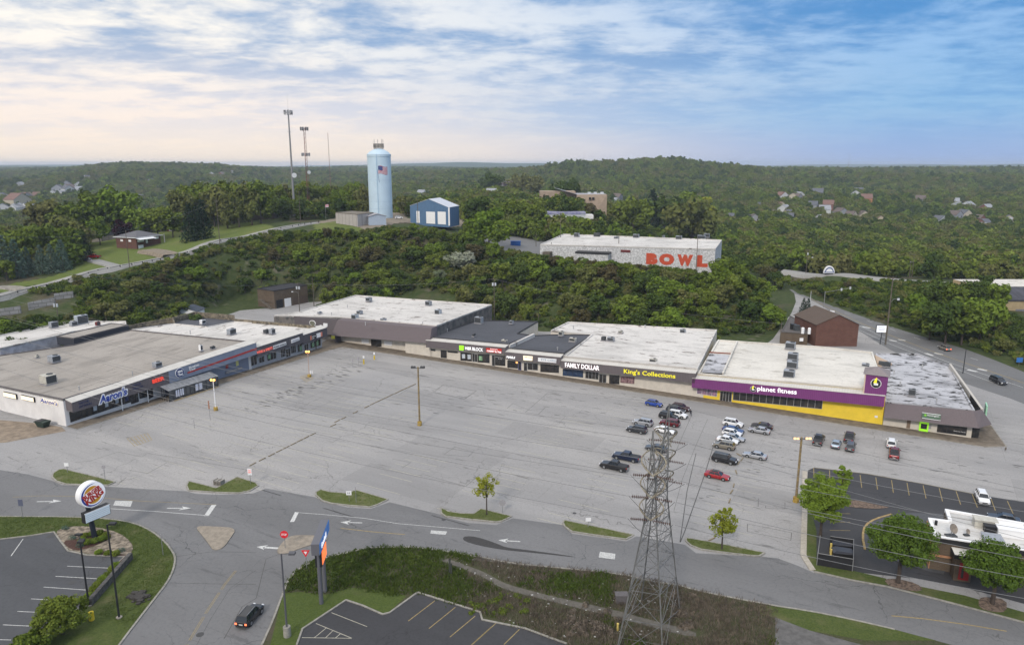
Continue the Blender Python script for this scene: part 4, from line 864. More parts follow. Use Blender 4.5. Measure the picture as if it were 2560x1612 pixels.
C3=shop('white-roofed double shop with white and yellow raised lettering on a brown fascia',47.2,85.7,[(47.3,0,5.95),(85.75,0,7.5),('R7',2520,297,6.9),('R7',1240,228,6.3),('R7',1090,302,6.2),('R7',1440,337,6.2)],(5.3,6.9),(3.1,4.3),M_cream,M_rwhite,M_fascia,par=.35,pw=.5)
C4=shop('gym with purple fascia and yellow wall',84.9,129.7,[(85.8,0,6.2),(129.8,0,8.3),('R8',1372,470,7.0),('R8',1348,397,7.0),('R8',1000,360,6.9),('R8',265,312,6.5)],(5.5,7.65),(3.0,5.05),M_yellow,M_rclean,M_purple,par=.35,pw=.5)
C4['label']='gym with a purple fascia, yellow front wall and small purple tower'
MB().box(85.75,87.6,-.03,.0,-.2,3.2).build('front_wall',M_cream,C4)
C5=thingF('bank_building','corner bank with stained roof, sloping grey-brown eaves and a lime cash machine','bank',Rm)
block(C5,Rm,[(129.9,0,5.5),(147.6,0,6.4),('R8',1890,492,5.6),('R8',1660,407,5.5),('R8',1370,407,5.4)],M_cream,M_rstain,par=.3,pw=.35)
eav=MB();eav.hexa([(129.9,-2.2,2.6),(148.6,-2.2,3.3),(148.6,0,3.3),(129.9,0,2.6)],[(129.9,-.35,5.5),(147.3,-.35,6.5),(147.3,.05,6.5),(129.9,.05,5.5)])
q2=Rm.P('Z3',1895,640,3.2);q3=Rm.P('Z3',1740,405,6.4);
eav.add([(148.55,-2.2,3.3),(q2[0],q2[1],3.3),(q3[0],q3[1],6.5),(147.25,-.35,6.5)],[(0,1,2,3)]);eav.add([(148.55,-2.2,3.28),(q2[0],q2[1],3.28),(q3[0],q3[1],3.28),(147.2,0,3.28)],[(0,1,2,3)])
q4=Rm.P('R8',1890,480,6.6);q5=(q4[0]+2.5,q4[1])
eav.add([(q2[0],q2[1],3.3),(q5[0],q5[1],3.3),(q4[0],q4[1],6.5),(q3[0],q3[1],6.5)],[(0,1,2,3)])
eav.build('mansard',M_shingle,C5)
mb=MB()
A_,B_=Vector((q3[0],q3[1])),Vector((q4[0],q4[1]));d=(B_-A_).normalized();k=Vector((-d.y,d.x))*.25
mb.hexa([(A_.x+k.x,A_.y+k.y,4),(A_.x-k.x,A_.y-k.y,4),(B_.x-k.x,B_.y-k.y,4),(B_.x+k.x,B_.y+k.y,4)],[(A_.x+k.x,A_.y+k.y,6.7),(A_.x-k.x,A_.y-k.y,6.7),(B_.x-k.x,B_.y-k.y,6.9),(B_.x+k.x,B_.y+k.y,6.9)])
mb.build('parapet_screen',mat('cream_panel',(.48,.45,.40),.7),C5)
mb=MB();mid=A_.lerp(B_,.0);m2=A_.lerp(B_,.28)
k2=k*1.06;mb.hexa([(A_.x+k2.x,A_.y+k2.y,4),(A_.x+k.x,A_.y+k.y,4),(m2.x+k.x,m2.y+k.y,4),(m2.x+k2.x,m2.y+k2.y,4)],[(A_.x+k2.x,A_.y+k2.y,6.6),(A_.x+k.x,A_.y+k.y,6.6),(m2.x+k.x,m2.y+k.y,6.6),(m2.x+k2.x,m2.y+k2.y,6.6)]);mb.build('dark_panel',M_black,C5)
wq(C5,Rm,'Z3',(1035,640),(1035,755),(1490,810),(1505,685),n=3);wq(C5,Rm,'Z3',(1550,690),(1550,850),(1690,850),(1695,690),n=2,door=True,e=.6)
MB().box(*[Rm.V('Z3',555,590,0)[0],Rm.V('Z3',615,590,0)[0]],-.06,.0,.2,2.7).build('door',mat('brown_door',(.20,.145,.10),.7),C5)
(sa,za),(sb,zb)=Rm.V('Z3',755,615,-.3),Rm.V('Z3',885,755,-.3)
MB().box(sa,sb,-.35,-.02,.1,2.55).build('cash_machine',M_lime,C5);MB().box(sa+.3,sb-.3,-.42,-.36,.7,1.9).build('screen',M_black,C5.children[-1]if C5.children else C5)
MB().box(sb+.1,sb+.55,-.2,-.02,.9,1.9).build('night_safe',M_trim,C5)
board(C5,Rm,'Z3',(795,450),(788,535),(1085,560),(1090,475),mat('sign_grey_green',(.10,.16,.11),.6),-1.7,.2);
for y_ in (458,545):
    (sa,za)=Rm.V('Z3',792,y_,-1.95);(sb,zb)=Rm.V('Z3',1088,y_+22,-1.95);MB().box(sa,sb,-2.0,-1.9,(za+zb)/2-.05,(za+zb)/2+.05).build('sign_trim',M_signwhite,C5)
lett(C5,Rm,'Z3','Huntington',(875,480),(1062,525),M_signwhite,-1.92,h=.5,bold=.01,tilt=R(1));s_,z_=Rm.V('Z3',845,490,-1.95);disc(C5,s_,z_,.27,-1.92,mat('leaf_green',(.20,.52,.05),.5),n=6)
lett(C5,Rm,'Z3','Business Center',(1295,740),(1490,760),M_signwhite,-.1,h=.18)
p=Rm.P('Z3',1815,420,4.5);s2=MB().box(p[0]-.15,p[0]+.15,p[1]-.1,p[1]+3.2,3.2,5.6);s2.build('sign_board',mat('mint_green',(.30,.55,.38),.5),C5)
# fronts of the right wing
wq(C1,Rm,'A1',(250,240),(258,405),(478,425),(478,265),n=2);wq(C1,Rm,'A1',(490,265),(490,430),(590,437),(592,280),n=2,door=True,mf=M_alu);wq(C1,Rm,'A1',(600,280),(600,440),(835,458),(830,285),n=3)
wq(C1,Rm,'A1',(883,295),(885,510),(942,515),(942,305),n=1,door=True,mf=M_alu);wq(C1,Rm,'A1',(948,305),(950,500),(1150,515),(1148,320),n=3)
wq(C1,Rm,'R7',(58,455),(60,468),(98,472),(98,458),n=1);wq(C1,Rm,'R7',(145,465),(147,527),(195,532),(195,470),n=2,door=True);wq(C1,Rm,'R7',(205,470),(205,482),(290,490),(290,476),n=2)
for c,m_ in [(((280,280),(283,365),(345,368),(343,283)),M_poster),(((392,290),(395,378),(456,382),(455,294)),M_poster),(((620,318),(622,405),(690,412),(688,322)),M_green)]:board(C1,Rm,'A1',*c,m_,-.06,.03,'poster')
e=-2.02
board(C1,Rm,'A1',(230,105),(232,200),(318,208),(322,110),M_lime,e,.2)
lett(C1,Rm,'A1','H&R BLOCK',(345,140),(705,215),M_whitelit,e,h=1.05,bold=.015,tilt=R(1.8))
board(C1,Rm,'A1',(770,155),(775,240),(1078,262),(1080,178),M_red,e,.2);lett(C1,Rm,'A1',"Kenny's",(850,168),(995,200),M_whitelit,e-.2,h=.38,tilt=R(1.5));lett(C1,Rm,'A1',"CARPET & TILE",(782,205),(1070,252),M_whitelit,e-.2,h=.5,bold=.02,tilt=R(1.5))
lett(C1,Rm,'A1',"Kenny's Carpet",(955,335),(1100,350),M_signwhite,-.12,h=.25);lett(C1,Rm,'A1',"& Tile",(1010,370),(1090,380),M_signwhite,-.12,h=.22)
lett(C2,Rm,'A1','NAILS',(1172,310),(1350,378),M_whitelit,e,h=.72,bold=.03,shear=.25,tilt=R(1.2))
board(C2,Rm,'A1',(1515,310),(1520,400),(1695,412),(1700,325),M_cream_lit,e,.2);lett(C2,Rm,'A1','HAIR SALON',(1535,335),(1685,360),MT['red_letters'],e-.2,h=.25);
board(C2,Rm,'A1',(1812,350),(1812,425),(2175,455),(2180,380),M_signwhite,e,.2);lett(C2,Rm,'A1','EYE CARE',(1870,370),(2165,435),mat('grey_blue_print',(.30,.38,.46),.6),e-.2,h=.55,tilt=R(1.5))
wq(C2,Rm,'A1',(1195,410),(1195,545),(1400,565),(1405,430),n=4);wq(C2,Rm,'A1',(1412,430),(1412,590),(1470,598),(1470,440),n=1,door=True,mf=mat('blue_frame',(.12,.14,.35),.5));wq(C2,Rm,'A1',(1525,450),(1525,612),(1590,618),(1592,455),n=1,door=True,mf=M_alu)
wq(C2,Rm,'A1',(1600,455),(1602,590),(1805,607),(1805,470),n=2,mf=M_alu);wq(C2,Rm,'A1',(1858,480),(1860,635),(2225,655),(2225,510),n=4)
s_,z_=Rm.V('A1',1382,448,-.1);disc(C2,s_,z_,.28,-.12,mat('orange_glow',(.8,.3,.1),.5,emit=(1,.45,.15),es=1.2),rx=1.3,name='neon_sign')
for m_,b_,o_ in ((mat('maroon',(.22,.02,.03),.5),.05,0),(M_whitelit,.02,-.06)):lett(C3,Rm,'A2','FAMILY DOLLAR',(207,195),(750,260),m_,e+o_,h=1.35,bold=b_,tilt=R(2.2),ext=.03)
lett(C3,Rm,'A2',"King's Collections",(1140,305),(1955,395),M_yellowlit,e,h=1.6,bold=.008,tilt=R(2.3),ext=.08)
wq(C3,Rm,'A2',(172,265),(175,368),(492,400),(492,285),n=4,mg=mat('blue_blind_glass',(.03,.05,.10),.15,col2=(.05,.08,.14),vscale=.4));wq(C3,Rm,'A2',(530,300),(532,412),(738,435),(740,320),n=4,mf=M_alu);wq(C3,Rm,'A2',(748,345),(748,475),(860,488),(862,360),n=2,door=True,mf=M_alu)
wq(C3,Rm,'A2',(910,360),(910,495),(1060,505),(1075,375),n=3,door=True);wq(C3,Rm,'A2',(1088,385),(1088,480),(1305,500),(1302,398),n=2,mg=mat('photo_posters',(.35,.22,.22),.5,col2=(.10,.06,.07),vscale=1.6),mf=mat('dark_red_frame',(.10,.02,.02),.5))
MB().hexa([(87.8,-.07,.35),(94.9,-.07,.6),(94.9,-.01,.6),(87.8,-.01,.35)],[(87.8,-.07,3.2),(94.9,-.07,3.5),(94.9,-.01,3.5),(87.8,-.01,3.2)]).build('front_wall',M_yellow,C4)if False else None
(sa,za),(sb,zb)=Rm.V('R8',120,650,0),Rm.V('R8',258,700,0);win(C4,sa,sb,zb-.1,zb+1.9,4,mg=mat('gym_posters',(.40,.22,.30),.5,col2=(.08,.09,.14),vscale=1.2),mf=M_signwhite)
wq(C4,Rm,'Z2',(100,385),(105,510),(245,522),(250,400),n=4,door=True,mf=M_alu);wq(C4,Rm,'Z2',(268,395),(265,498),(1380,612),(1388,500),n=13,mf=M_alu)
board(C4,Rm,'Z2',(2040,693),(2040,720),(2078,722),(2078,696),M_signwhite,-.03,.05,'notice')
lett(C4,Rm,'Z2','planet fitness',(570,355),(1062,415),M_whitelit,e,h=1.55,bold=.012,tilt=R(2.8),ext=.05)
def thumb(B,x,z,r_,y):
    disc(B,x,z,r_,y,M_signwhite,n=12,name='sign_disc');disc(B,x,z,r_*.86,y-.11,M_black,n=24,name='sign_face')
    mb=MB();mb.box(x-r_*.38,x+r_*.4,y-.27,y-.22,z-r_*.35,z+r_*.12);mb.build('fist_mark',M_signwhite,B)
    mb=MB();mb.hexa([(x-r_*.5,y-.28,z+r_*.1),(x+r_*.1,y-.28,z+r_*.1),(x+r_*.1,y-.21,z+r_*.1),(x-r_*.5,y-.21,z+r_*.1)],[(x-r_*.1,y-.28,z+r_*1.25),(x+r_*.12,y-.28,z+r_*1.2),(x+r_*.12,y-.21,z+r_*1.2),(x-r_*.1,y-.21,z+r_*1.25)]);mb.build('thumb_mark',M_yellowlit,B)
s_,z_=Rm.V('Z2',518,362,e);thumb(C4,s_,z_,.78,e)
# purple tower on the gym
(ta,_),(tb,_)=Rm.V('R8',1295,545,-1.6),Rm.V('R8',1460,555,-1.6)
MB().box(ta,tb,-1.6,4.2,7.6,12.3).build('tower',M_purple,C4)
mb=MB();cx_,cy_=(ta+tb)/2,1.3;o_=.35
mb.add([(ta-o_,-1.6-o_,12.3),(tb+o_,-1.6-o_,12.3),(tb+o_,4.2+o_,12.3),(ta-o_,4.2+o_,12.3),(cx_,cy_,13.7)],[(0,1,4),(1,2,4),(2,3,4),(3,0,4),(3,2,1,0)]);mb.build('tower_roof',mat('tower_shingle',(.24,.21,.21),.9,var=.2,vscale=5),C4)
MB().box(ta-.03,ta+.25,-1.64,4.2,7.6,12.25).build('tower_side',mat('peach_panel',(.55,.42,.33),.8),C4)
s_,z_=Rm.V('Z2',2057,292,-1.62);thumb(C4,s_,z_,1.15,-1.62)
# the recessed stained strip of gym roof and its divider
dv=[Rm.P('R8',400,322,6.9),Rm.P('R8',300,545,6.9)]
A_,B_=Vector(dv[0]),Vector(dv[1]);d=(B_-A_).normalized();k=Vector((-d.y,d.x))*.2
MB().hexa([(A_.x+k.x,A_.y+k.y,6),(A_.x-k.x,A_.y-k.y,6),(B_.x-k.x,B_.y-k.y,6),(B_.x+k.x,B_.y+k.y,6)],[(A_.x+k.x,A_.y+k.y,7.35),(A_.x-k.x,A_.y-k.y,7.35),(B_.x-k.x,B_.y-k.y,7.3),(B_.x+k.x,B_.y+k.y,7.3)]).build('roof_divider',M_rclean,C4)
rs=[(*Rm.P('R8',150,535,6.75),6.78),(*Rm.P('R8',295,545,6.9),6.93),(*Rm.P('R8',365,420,6.85),6.88),(*Rm.P('R8',205,405,6.7),6.73)]
MB().add([(x,y,z+.12)for x,y,z in rs],[(0,1,2,3)]).build('stained_roof_strip',M_rstain,C4)
A_,B_=Vector((*Rm.P('R8',205,395,7.2),7.2)),Vector((*Rm.P('R8',362,405,7.2),7.2));MB().cyl(A_,B_,.12,n=6).cyl(A_+Vector((0,.7,0)),B_+Vector((0,.7,0)),.12,n=6).build('rusty_pipe',mat('rust',(.20,.06,.035),.8),C4)
# rear wedge between gym and bank
w5=[(*Rm.P('R8',1362,410,6.2),6.2),(*Rm.P('R8',1385,490,6.2),6.2),(*Rm.P('R8',1485,470,6.0),6.0)]
MB().prism(ccw(w5),3).build('rear_screen',mat('peach_siding',(.48,.36,.26),.85,var=.2),C5)
# ---------------------------------------------------------------- rooftop machines
M_hv=mat('machine_grey',(.30,.32,.35),.6,var=.25,vscale=2);M_hvw=mat('machine_cream',(.50,.48,.42),.6,var=.2,vscale=2);M_grill=mat('grille',(.07,.075,.08),.7,var=.5,vscale=8)
def hvac(F,r,x,y,z,w_,d_,h,label,m=None,hood=True,style=0,name='rooftop_unit',rz=0):
    s_,t_=F.P(r,x,y,z);p=F.W(s_,t_,z);t=thing(name,label,'rooftop unit',p,R(F.deg+rz),'machines on the shop roofs')
    m=m or M_hv
    MB().box(-w_/2-.15,w_/2+.15,-.1,d_+.1,-.1,.14).build('kerb_frame',M_trim,t)
    MB().box(-w_/2,w_/2,0,d_,.25,h).build('casing',m,t)
    MB().box(-w_/2+.1,w_/2-.1,-.03,.02,.4,h-.15).build('grille',M_grill,t)
    MB().cyl((w_*.2,d_*.5,h),(w_*.2,d_*.5,h+.14),min(w_,d_)*.3,n=12).build('fan',M_grill,t)
    if hood:MB().hexa([(w_/2,d_*.15,.6),(w_/2+.5,d_*.15,.6),(w_/2+.5,d_*.7,.6),(w_/2,d_*.7,.6)],[(w_/2,d_*.15,h-.1),(w_/2+.1,d_*.15,h-.1),(w_/2+.1,d_*.7,h-.1),(w_/2,d_*.7,h-.1)]).build('hood',m,t)
    return t
hvac(Lm,'R5',490,1055,6.5,2.6,3.0,2.3,'largest cream rooftop unit, on the grey roof nearest the white end wall',M_hvw)
hvac(Lm,'R5',535,848,6.7,2.2,2.4,1.8,'grey rooftop unit with sloped hoods in the middle of the grey roof',M_hv)
hvac(Lm,'R5',358,808,6.4,.9,.9,.7,'tiny vent box at the left of the grey roof',M_hvw,False)
hvac(Lm,'R5',1498,895,7.8,1.8,1.6,1.3,'pale rooftop unit right behind the canopy of the red lit sign',M_hv,False)
hvac(Lm,'R5',1900,745,8.0,.8,.8,1.8,'tall narrow white rooftop unit near the right end of the grey roof',M_signwhite,False)
hvac(Lm,'R5',2010,722,8.1,1.3,.8,.7,'low dark rooftop box near the right end of the grey roof',M_grill,False)
hvac(Lm,'R5',520,525,7.4,2.3,1.6,2.0,'grey rooftop unit on brown rails, on the white rear roof at left',M_hv,False)
hvac(Lm,'R5',705,508,7.4,1.8,1.6,1.5,'striped rooftop unit left of the large cooling frame on the rear roof',M_hv,False)
hvac(Lm,'R5',785,490,7.4,3.6,2.0,3.0,'wide galvanised cooling frame on legs on the rear roof',mat('galvanised',(.42,.46,.50),.5,var=.3,vscale=3),False)
hvac(Lm,'R5',930,505,7.5,1.3,1.0,1.3,'dark red box on the white rear roof',mat('dark_red_box',(.12,.02,.02),.7),False)
hvac(Lm,'R5',1920,492,6.9,1.5,1.3,1.5,'white rooftop unit on the black rear roof with stone parapets',M_signwhite,False)
hvac(Lm,'R5',2195,588,7.2,2.4,1.6,1.8,'blue-grey square rooftop unit in the middle of the second white roof',M_hv,False)
hvac(Lm,'R6',265,578,7.2,1.5,1.4,1.2,'black half of the pair of units on the second white roof',M_grill,False)
hvac(Lm,'R6',318,585,7.2,1.5,1.4,1.7,'grey half of the pair of units on the second white roof',M_hv,False)
for x,y,w_,h,l in ((1200,278,2.0,1.5,'rooftop unit nearest the back left corner of the corner store roof'),(1762,318,2.0,1.7,'rooftop unit near the back edge of the corner store roof, right of middle'),(1852,408,2.0,2.0,'galvanised rooftop unit in the right half of the corner store roof'),(1112,398,1.6,1.2,'upper of the two neighbouring units at the left of the corner store roof'),(1068,448,2.0,1.7,'lower of the two neighbouring units at the left of the corner store roof'),(1335,475,1.5,1.3,'rooftop unit in the front middle of the corner store roof'),(735,392,.8,.6,'small dark vent on the left annex of the corner store roof')):
    hvac(Rm,'R6',x,y,8.3,w_,1.6,h,l,MT['galvanised']if 'galv' in l or 'lower' in l else M_hv,False)
hvac(Rm,'R6',2235,485,6.3,2.6,1.8,2.2,'large blue-grey unit on the black roof beside the corner store',M_hv,False)
for r,x,y,w_,h,l,m_ in (('R7',745,240,1.2,1.1,'small black and white unit at the back edge of the black roof',M_hv),('R7',683,398,1.6,.7,'low pale unit at the front of the black roof over the red sign',M_hvw),('R7',420,350,.6,.8,'small dark vent on the black roof',M_grill),('R7',1172,345,1.3,1.5,'cream hood on the second black roof',M_hvw),('R7',1272,395,2.0,1.2,'double cream unit on the second black roof',M_hvw),('R7',1538,385,1.2,1.2,'dark grille unit at the left of the fashion shop roof',M_grill),('R7',1600,392,2.0,1.3,'rounded grey unit at the left of the fashion shop roof',M_hv),('R7',2220,322,1.6,1.3,'grey unit near the back right corner of the fashion shop roof',M_hv),('R7',1965,578,1.9,1.2,'cream box at the front of the fashion shop roof',M_hvw),('R7',1685,322,1.3,.8,'pale low box in the middle of the fashion shop roof',M_hvw)):
    hvac(Rm,r,x,y,6.5,w_,1.3,h,l,m_,False)
for k_,(x,y)in enumerate(((768,372),(785,450),(780,510),(758,575))):
    hvac(Rm,'R8',x,y,7.0,2.6,2.2,1.9,['backmost','second','third','frontmost'][k_]+' of the four grey units in line on the gym roof',M_hv,False)
hvac(Rm,'R8',1298,500,7.3,1.8,1.4,.9,'grey unit behind the purple tower',M_hv,False)
hvac(Rm,'R8',1622,700,5.9,1.5,1.2,1.6,'dark grey unit standing alone on the stained bank roof',mat('dark_unit',(.15,.16,.17),.7),False)
hvac(Rm,'R8',1430,495,5.8,3.0,1.5,1.2,'black ducts and pipes where gym and bank roofs meet',M_grill,False)
# scattered pipes and flashing marks
M_pipe=mat('vent_pipe',(.35,.35,.35),.6)
VL=['on the grey roof behind the red lit sign','at the front left corner of the grey roof','on the white roof left of the blue-grey unit','at the left of the corner store roof','on the annex of the corner store roof','at the front right of the corner store roof','beside the corner store wall on the black roof','at the right front of the corner store','at the front of the second black roof','at the back left of the fashion shop roof','at the back edge of the fashion shop roof','in the middle of the stained bank roof','at the front of the stained bank roof','on the bank roof near the gym','on the bank roof below the purple tower']
for i,(F,r,x,y,z)in enumerate([(Lm,'R5',1248,972,7.5),(Lm,'R5',745,1110,6.6),(Lm,'R5',1790,580,7.2),(Rm,'R6',1012,335,8.3),(Rm,'R6',862,408,8),(Rm,'R6',1718,498,9),(Rm,'R6',1950,560,6.3),(Rm,'R6',1180,500,9),(Rm,'R7',1148,470,6.5),(Rm,'R7',1285,280,6.4),(Rm,'R7',1900,275,6.6),(Rm,'R8',1695,505,5.8),(Rm,'R8',1795,745,6.2),(Rm,'R8',1498,545,5.8),(Rm,'R8',1540,625,5.8)]):
    s_,t_=F.P(r,x,y,z);p=F.W(s_,t_,z-.1);o=MB().cyl((0,0,0),(0,0,1.0),.13,n=8).cyl((0,0,1.0),(0,0,1.15),.22,n=8).build('vent_pipe',M_pipe);o.location=p
    tag(o,'short vent pipe '+VL[i],'vent pipe','vent pipes on the '+('left' if F is Lm else 'right')+' wing roofs')
# ---------------------------------------------------------------- vehicles
def paint(name,c,metal=.3,rough=.28):
    m=mat(name,c,rough,metal,spec=.5);b=m.node_tree.nodes['Principled BSDF'];b.inputs['Coat Weight'].default_value=.5;b.inputs['Coat Roughness'].default_value=.1;return m
M_paint=paint('car_paint',(.5,.5,.5));M_cglass=mat('car_glass',(.02,.024,.03),.06,spec=.6);M_tyre=mat('tyre_rubber',(.022,.022,.022),.85);M_rim=mat('wheel_rim',(.32,.33,.34),.35,.6)
M_head=mat('headlight',(.65,.67,.7),.15);M_tail=mat('taillight',(.30,.012,.012),.25);M_tailon=mat('taillight_on',(.6,.03,.02),.3,emit=(1,.16,.06),es=2.5);M_plast=mat('car_plastic',(.03,.03,.032),.6);M_plate=mat('plate',(.55,.55,.52),.5)
def lerp(a,b,t):return a+(b-a)*t
def make_car(kind):
    K={'sedan':dict(L=4.75,W=1.82,b=.92,r=1.44,cab=(.95,.25,-1.15,-1.75),hood=.80,tr=.98,wb=1.38),
         'suv':dict(L=4.65,W=1.88,b=1.08,r=1.70,cab=(1.05,.50,-1.85,-2.22),hood=1.00,tr=1.08,wb=1.34),
         'hatch':dict(L=4.3,W=1.80,b=1.0,r=1.55,cab=(.95,.35,-1.45,-2.05),hood=.92,tr=1.0,wb=1.28),
         'bigsuv':dict(L=5.1,W=1.98,b=1.18,r=1.85,cab=(1.15,.62,-2.15,-2.40),hood=1.10,tr=1.18,wb=1.48),
         'pickup':dict(L=5.8,W=2.0,b=1.18,r=1.85,cab=(1.15,.55,-.72,-.92),hood=1.12,tr=1.22,wb=1.82)}[kind]
    t=thing('parked_car' if kind != 'pickup' else 'pickup_truck',kind,{'pickup':'pickup truck'}.get(kind,'car'))
    L,W,b,r=K['L'],K['W']/2,K['b'],K['r'];f,k=L/2,-L/2;c0,c1,c2,c3=K['cab']
    st=[(f,.38,.62,.80),(f-.08,.30,.70,.88),(f-.35,.26,K['hood']-.08,.95),(f-.9,.24,K['hood'],1.0),(c0+.05,.24,K['hood']+.05,1.0),(c0-.25,.24,b,1.0),(0,.24,b+.01,1.0),(c2,.24,b+.02,1.0),(c3-.02,.24,K['tr'],.99),(k+.35,.26,K['tr']-.02,.97),(k+.08,.32,K['tr']-.08,.92),(k,.42,K['tr']-.22,.86)]
    if kind in ('suv','hatch','bigsuv'):st=[s_ for s_ in st if s_[0]> k+.2]+[(k+.06,.32,b-.03,.95),(k,.42,b-.12,.9)]
    st=sorted(st,key=lambda q_:-q_[0]);mb=MB();prof=[]
    for x,zb,zt,wf in st:
        w_=W*wf;zs=zt-.10;zm=(zb+zt)/2
        ring=[(-w_*.90,zb),(-w_,zb+.16),(-w_*1.0,zm),(-w_*.97,zs),(-w_*.86,zt),(w_*.86,zt),(w_*.97,zs),(w_,zm),(w_,zb+.16),(w_*.90,zb)]
        prof.append([(x,y,z)for y,z in ring])
    n=10
    for i,p in enumerate(prof):mb.v += p
    for i in range(len(prof)-1):
        for j in range(n):mb.f.append([i*n+j,i*n+(j+1)% n,(i+1)*n+(j+1)% n,(i+1)*n+j]);mb.mi.append(0)
    mb.f.append(list(range(n))[::-1]);mb.mi.append(0);mb.f.append([(len(prof)-1)*n+j for j in range(n)]);mb.mi.append(0)
    # roof, pillars
    bw,rw=W*.90,W*.70
    mb.hexa([(c1+.05,-rw,r-.07),(c1+.05,rw,r-.07),(c2-.05,rw,r-.07),(c2-.05,-rw,r-.07)][::1],[(c1-.08,-rw*.93,r),(c1-.08,rw*.93,r),(c2+.08,rw*.93,r-.01),(c2+.08,-rw*.93,r-.01)])
    for sg in (-1,1):
        for (xa,xb)in ((c0,c1),(-.35 if kind != 'pickup' else .1,)*2,(c3,c2)):mb.cyl((xa,sg*bw,b-.02),(xb,sg*rw,r-.05),.045,n=4)
        if kind in ('suv','bigsuv'):mb.cyl((-1.35,sg*bw,b),(-1.25,sg*rw,r-.05),.045,n=4)
        mb.box(c0-.15,c0-.38,sg*(W+.02),sg*(W+.20),b-.02,b+.14)
    body=mb.build('body',M_paint,t)
    MB().hexa([(c0,-bw*.98,b-.04),(c0,bw*.98,b-.04),(c3,bw*.98,b-.04),(c3,-bw*.98,b-.04)],[(c1,-rw*.99,r-.06),(c1,rw*.99,r-.06),(c2,rw*.99,r-.06),(c2,-rw*.99,r-.06)]).build('window',M_cglass,t)
    rr=.34 if kind in ('sedan','hatch')else .38
    for sx in (1,-1):
        for sy in (1,-1):
            o=MB().cyl((0,-.12,0),(0,.12,0),rr,n=14).build('wheel',M_tyre,t);o.location=(sx*K['wb'],sy*(W-.10),rr)
            MB().cyl((0,sy*.10,0),(0,sy*.135,0),rr*.62,n=10).build('rim',M_rim,o)
            MB().cyl((sx*K['wb'],sy*(W-.30),rr+.01),(sx*K['wb'],sy*(W+.004),rr+.01),rr+.075,n=14).build('wheel_arch',M_plast,t)
    for sy in (1,-1):
        MB().box(f-.12,f+.012,sy*W*.50,sy*W*.84,K['hood']-.36 if K['hood']> .9 else .56,K['hood']-.17 if K['hood']> .9 else .68).build('headlight',M_head,t)
        MB().box(k-.012,k+.18,sy*W*.60,sy*W*.90,K['tr']-.42,K['tr']-.18 if kind != 'pickup' else K['tr']-.15).build('taillight',M_tail,t)
    MB().box(f-.06,f+.05,-W*.80,W*.80,.28,.46).build('bumper',M_plast,t);MB().box(k-.05,k+.06,-W*.80,W*.80,.30,.50).build('bumper',M_plast if kind != 'pickup' else M_rim,t)
    MB().box(k-.03,k+.02,-.26,.26,.62,.76).build('number_plate',M_plate,t);MB().box(f-.10,f+.018,-W*.44,W*.44,.52,.70).build('grille',M_plast,t)
    if kind == 'pickup':MB().box(c3-.12,k+.10,-W*.80,W*.80,b+.02,K['tr']+.012).build('bed',M_plast,t)
    if kind in ('suv','bigsuv'):
        for sy in (1,-1):MB().cyl((c1-.2,sy*rw*.9,r+.05),(c2+.2,sy*rw*.9,r+.05),.025,n=4).build('roof_rail',M_rim,t)
    return t
PR={k:make_car(k)for k in ('sedan','suv','hatch','bigsuv','pickup')};used=set()
PC=dict(white=paint('white_paint',(.72,.72,.72),0),black=paint('black_car_paint',(.012,.012,.014),.2),navy=paint('navy_paint',(.012,.02,.05),.3),blue=paint('blue_paint',(.015,.06,.33),.3),dblue=paint('dull_blue_paint',(.035,.075,.20),.4),silver=paint('silver_paint',(.42,.43,.45),.5),grey=paint('grey_paint',(.09,.095,.105),.5),dgrey=paint('dark_grey_paint',(.035,.038,.045),.4),red=paint('red_paint',(.32,.012,.015),.2),dred=paint('dark_red_paint',(.13,.012,.018),.3),maroon=paint('maroon_paint',(.045,.012,.014),.3),tan=paint('tan_paint',(.26,.235,.19),.5),ice=paint('ice_blue_paint',(.33,.40,.47),.5))
def place_car(kind,col,p,deg,label,group=None,z=None,tail=None,extra=None):
    loc=Vector((p.x,p.y,(z if z is not None else 0)+.02));c=PC[col]
    if kind not in used:
        o=PR[kind];used.add(kind);o.location=loc;o.rotation_euler=(0,0,R(deg));o['label']=label
        if group:o['group']=group
        for ch in kids[o.name]:
            for i,s_ in enumerate(ch.material_slots):
                if s_.material == M_paint:s_.link='OBJECT';s_.material=c
    else:o=dup(PR[kind],loc,R(deg),label,group)
    for ch in [q for q in o.children]if kind in used and o is not PR[kind]else []:pass
    for q in (kids[o.name]if o.name in kids else COPYKIDS.get(o.name,[])):
        for i,s_ in enumerate(q.material_slots):
            if s_.material and (s_.material == M_paint or s_.material.name.endswith('_paint')or s_.material.name in [m.name for m in PC.values()]):s_.link='OBJECT';s_.material=c
            if tail and s_.material == M_tail:s_.link='OBJECT';s_.material=M_tailon
    return o
COPYKIDS={}
def dup(root,loc,rz,label=None,group=None,scale=None,mats=None):
    def cp(o,par):
        c=o.copy();COL.objects.link(c);c.parent=par
        if par is not None:COPYKIDS.setdefault(par.name,[]).append(c)
        for i,s_ in enumerate(o.material_slots):
            if mats and s_.material and s_.material.name in mats:c.material_slots[i].link='OBJECT';c.material_slots[i].material=mats[s_.material.name]
        for ch in kids.get(o.name,[]):cp(ch,c)
        return c
    r=cp(root,None);r.location=loc;r.rotation_euler=(0,0,rz)
    if scale:r.scale=scale if hasattr(scale,'__len__')else (scale,)*3
    if label:r['label']=label
    if group:r['group']=group
    elif 'group' in r and not root.get('group'):del r['group']
    return r
E1=-28.6
gp='cars parked in the main lot'
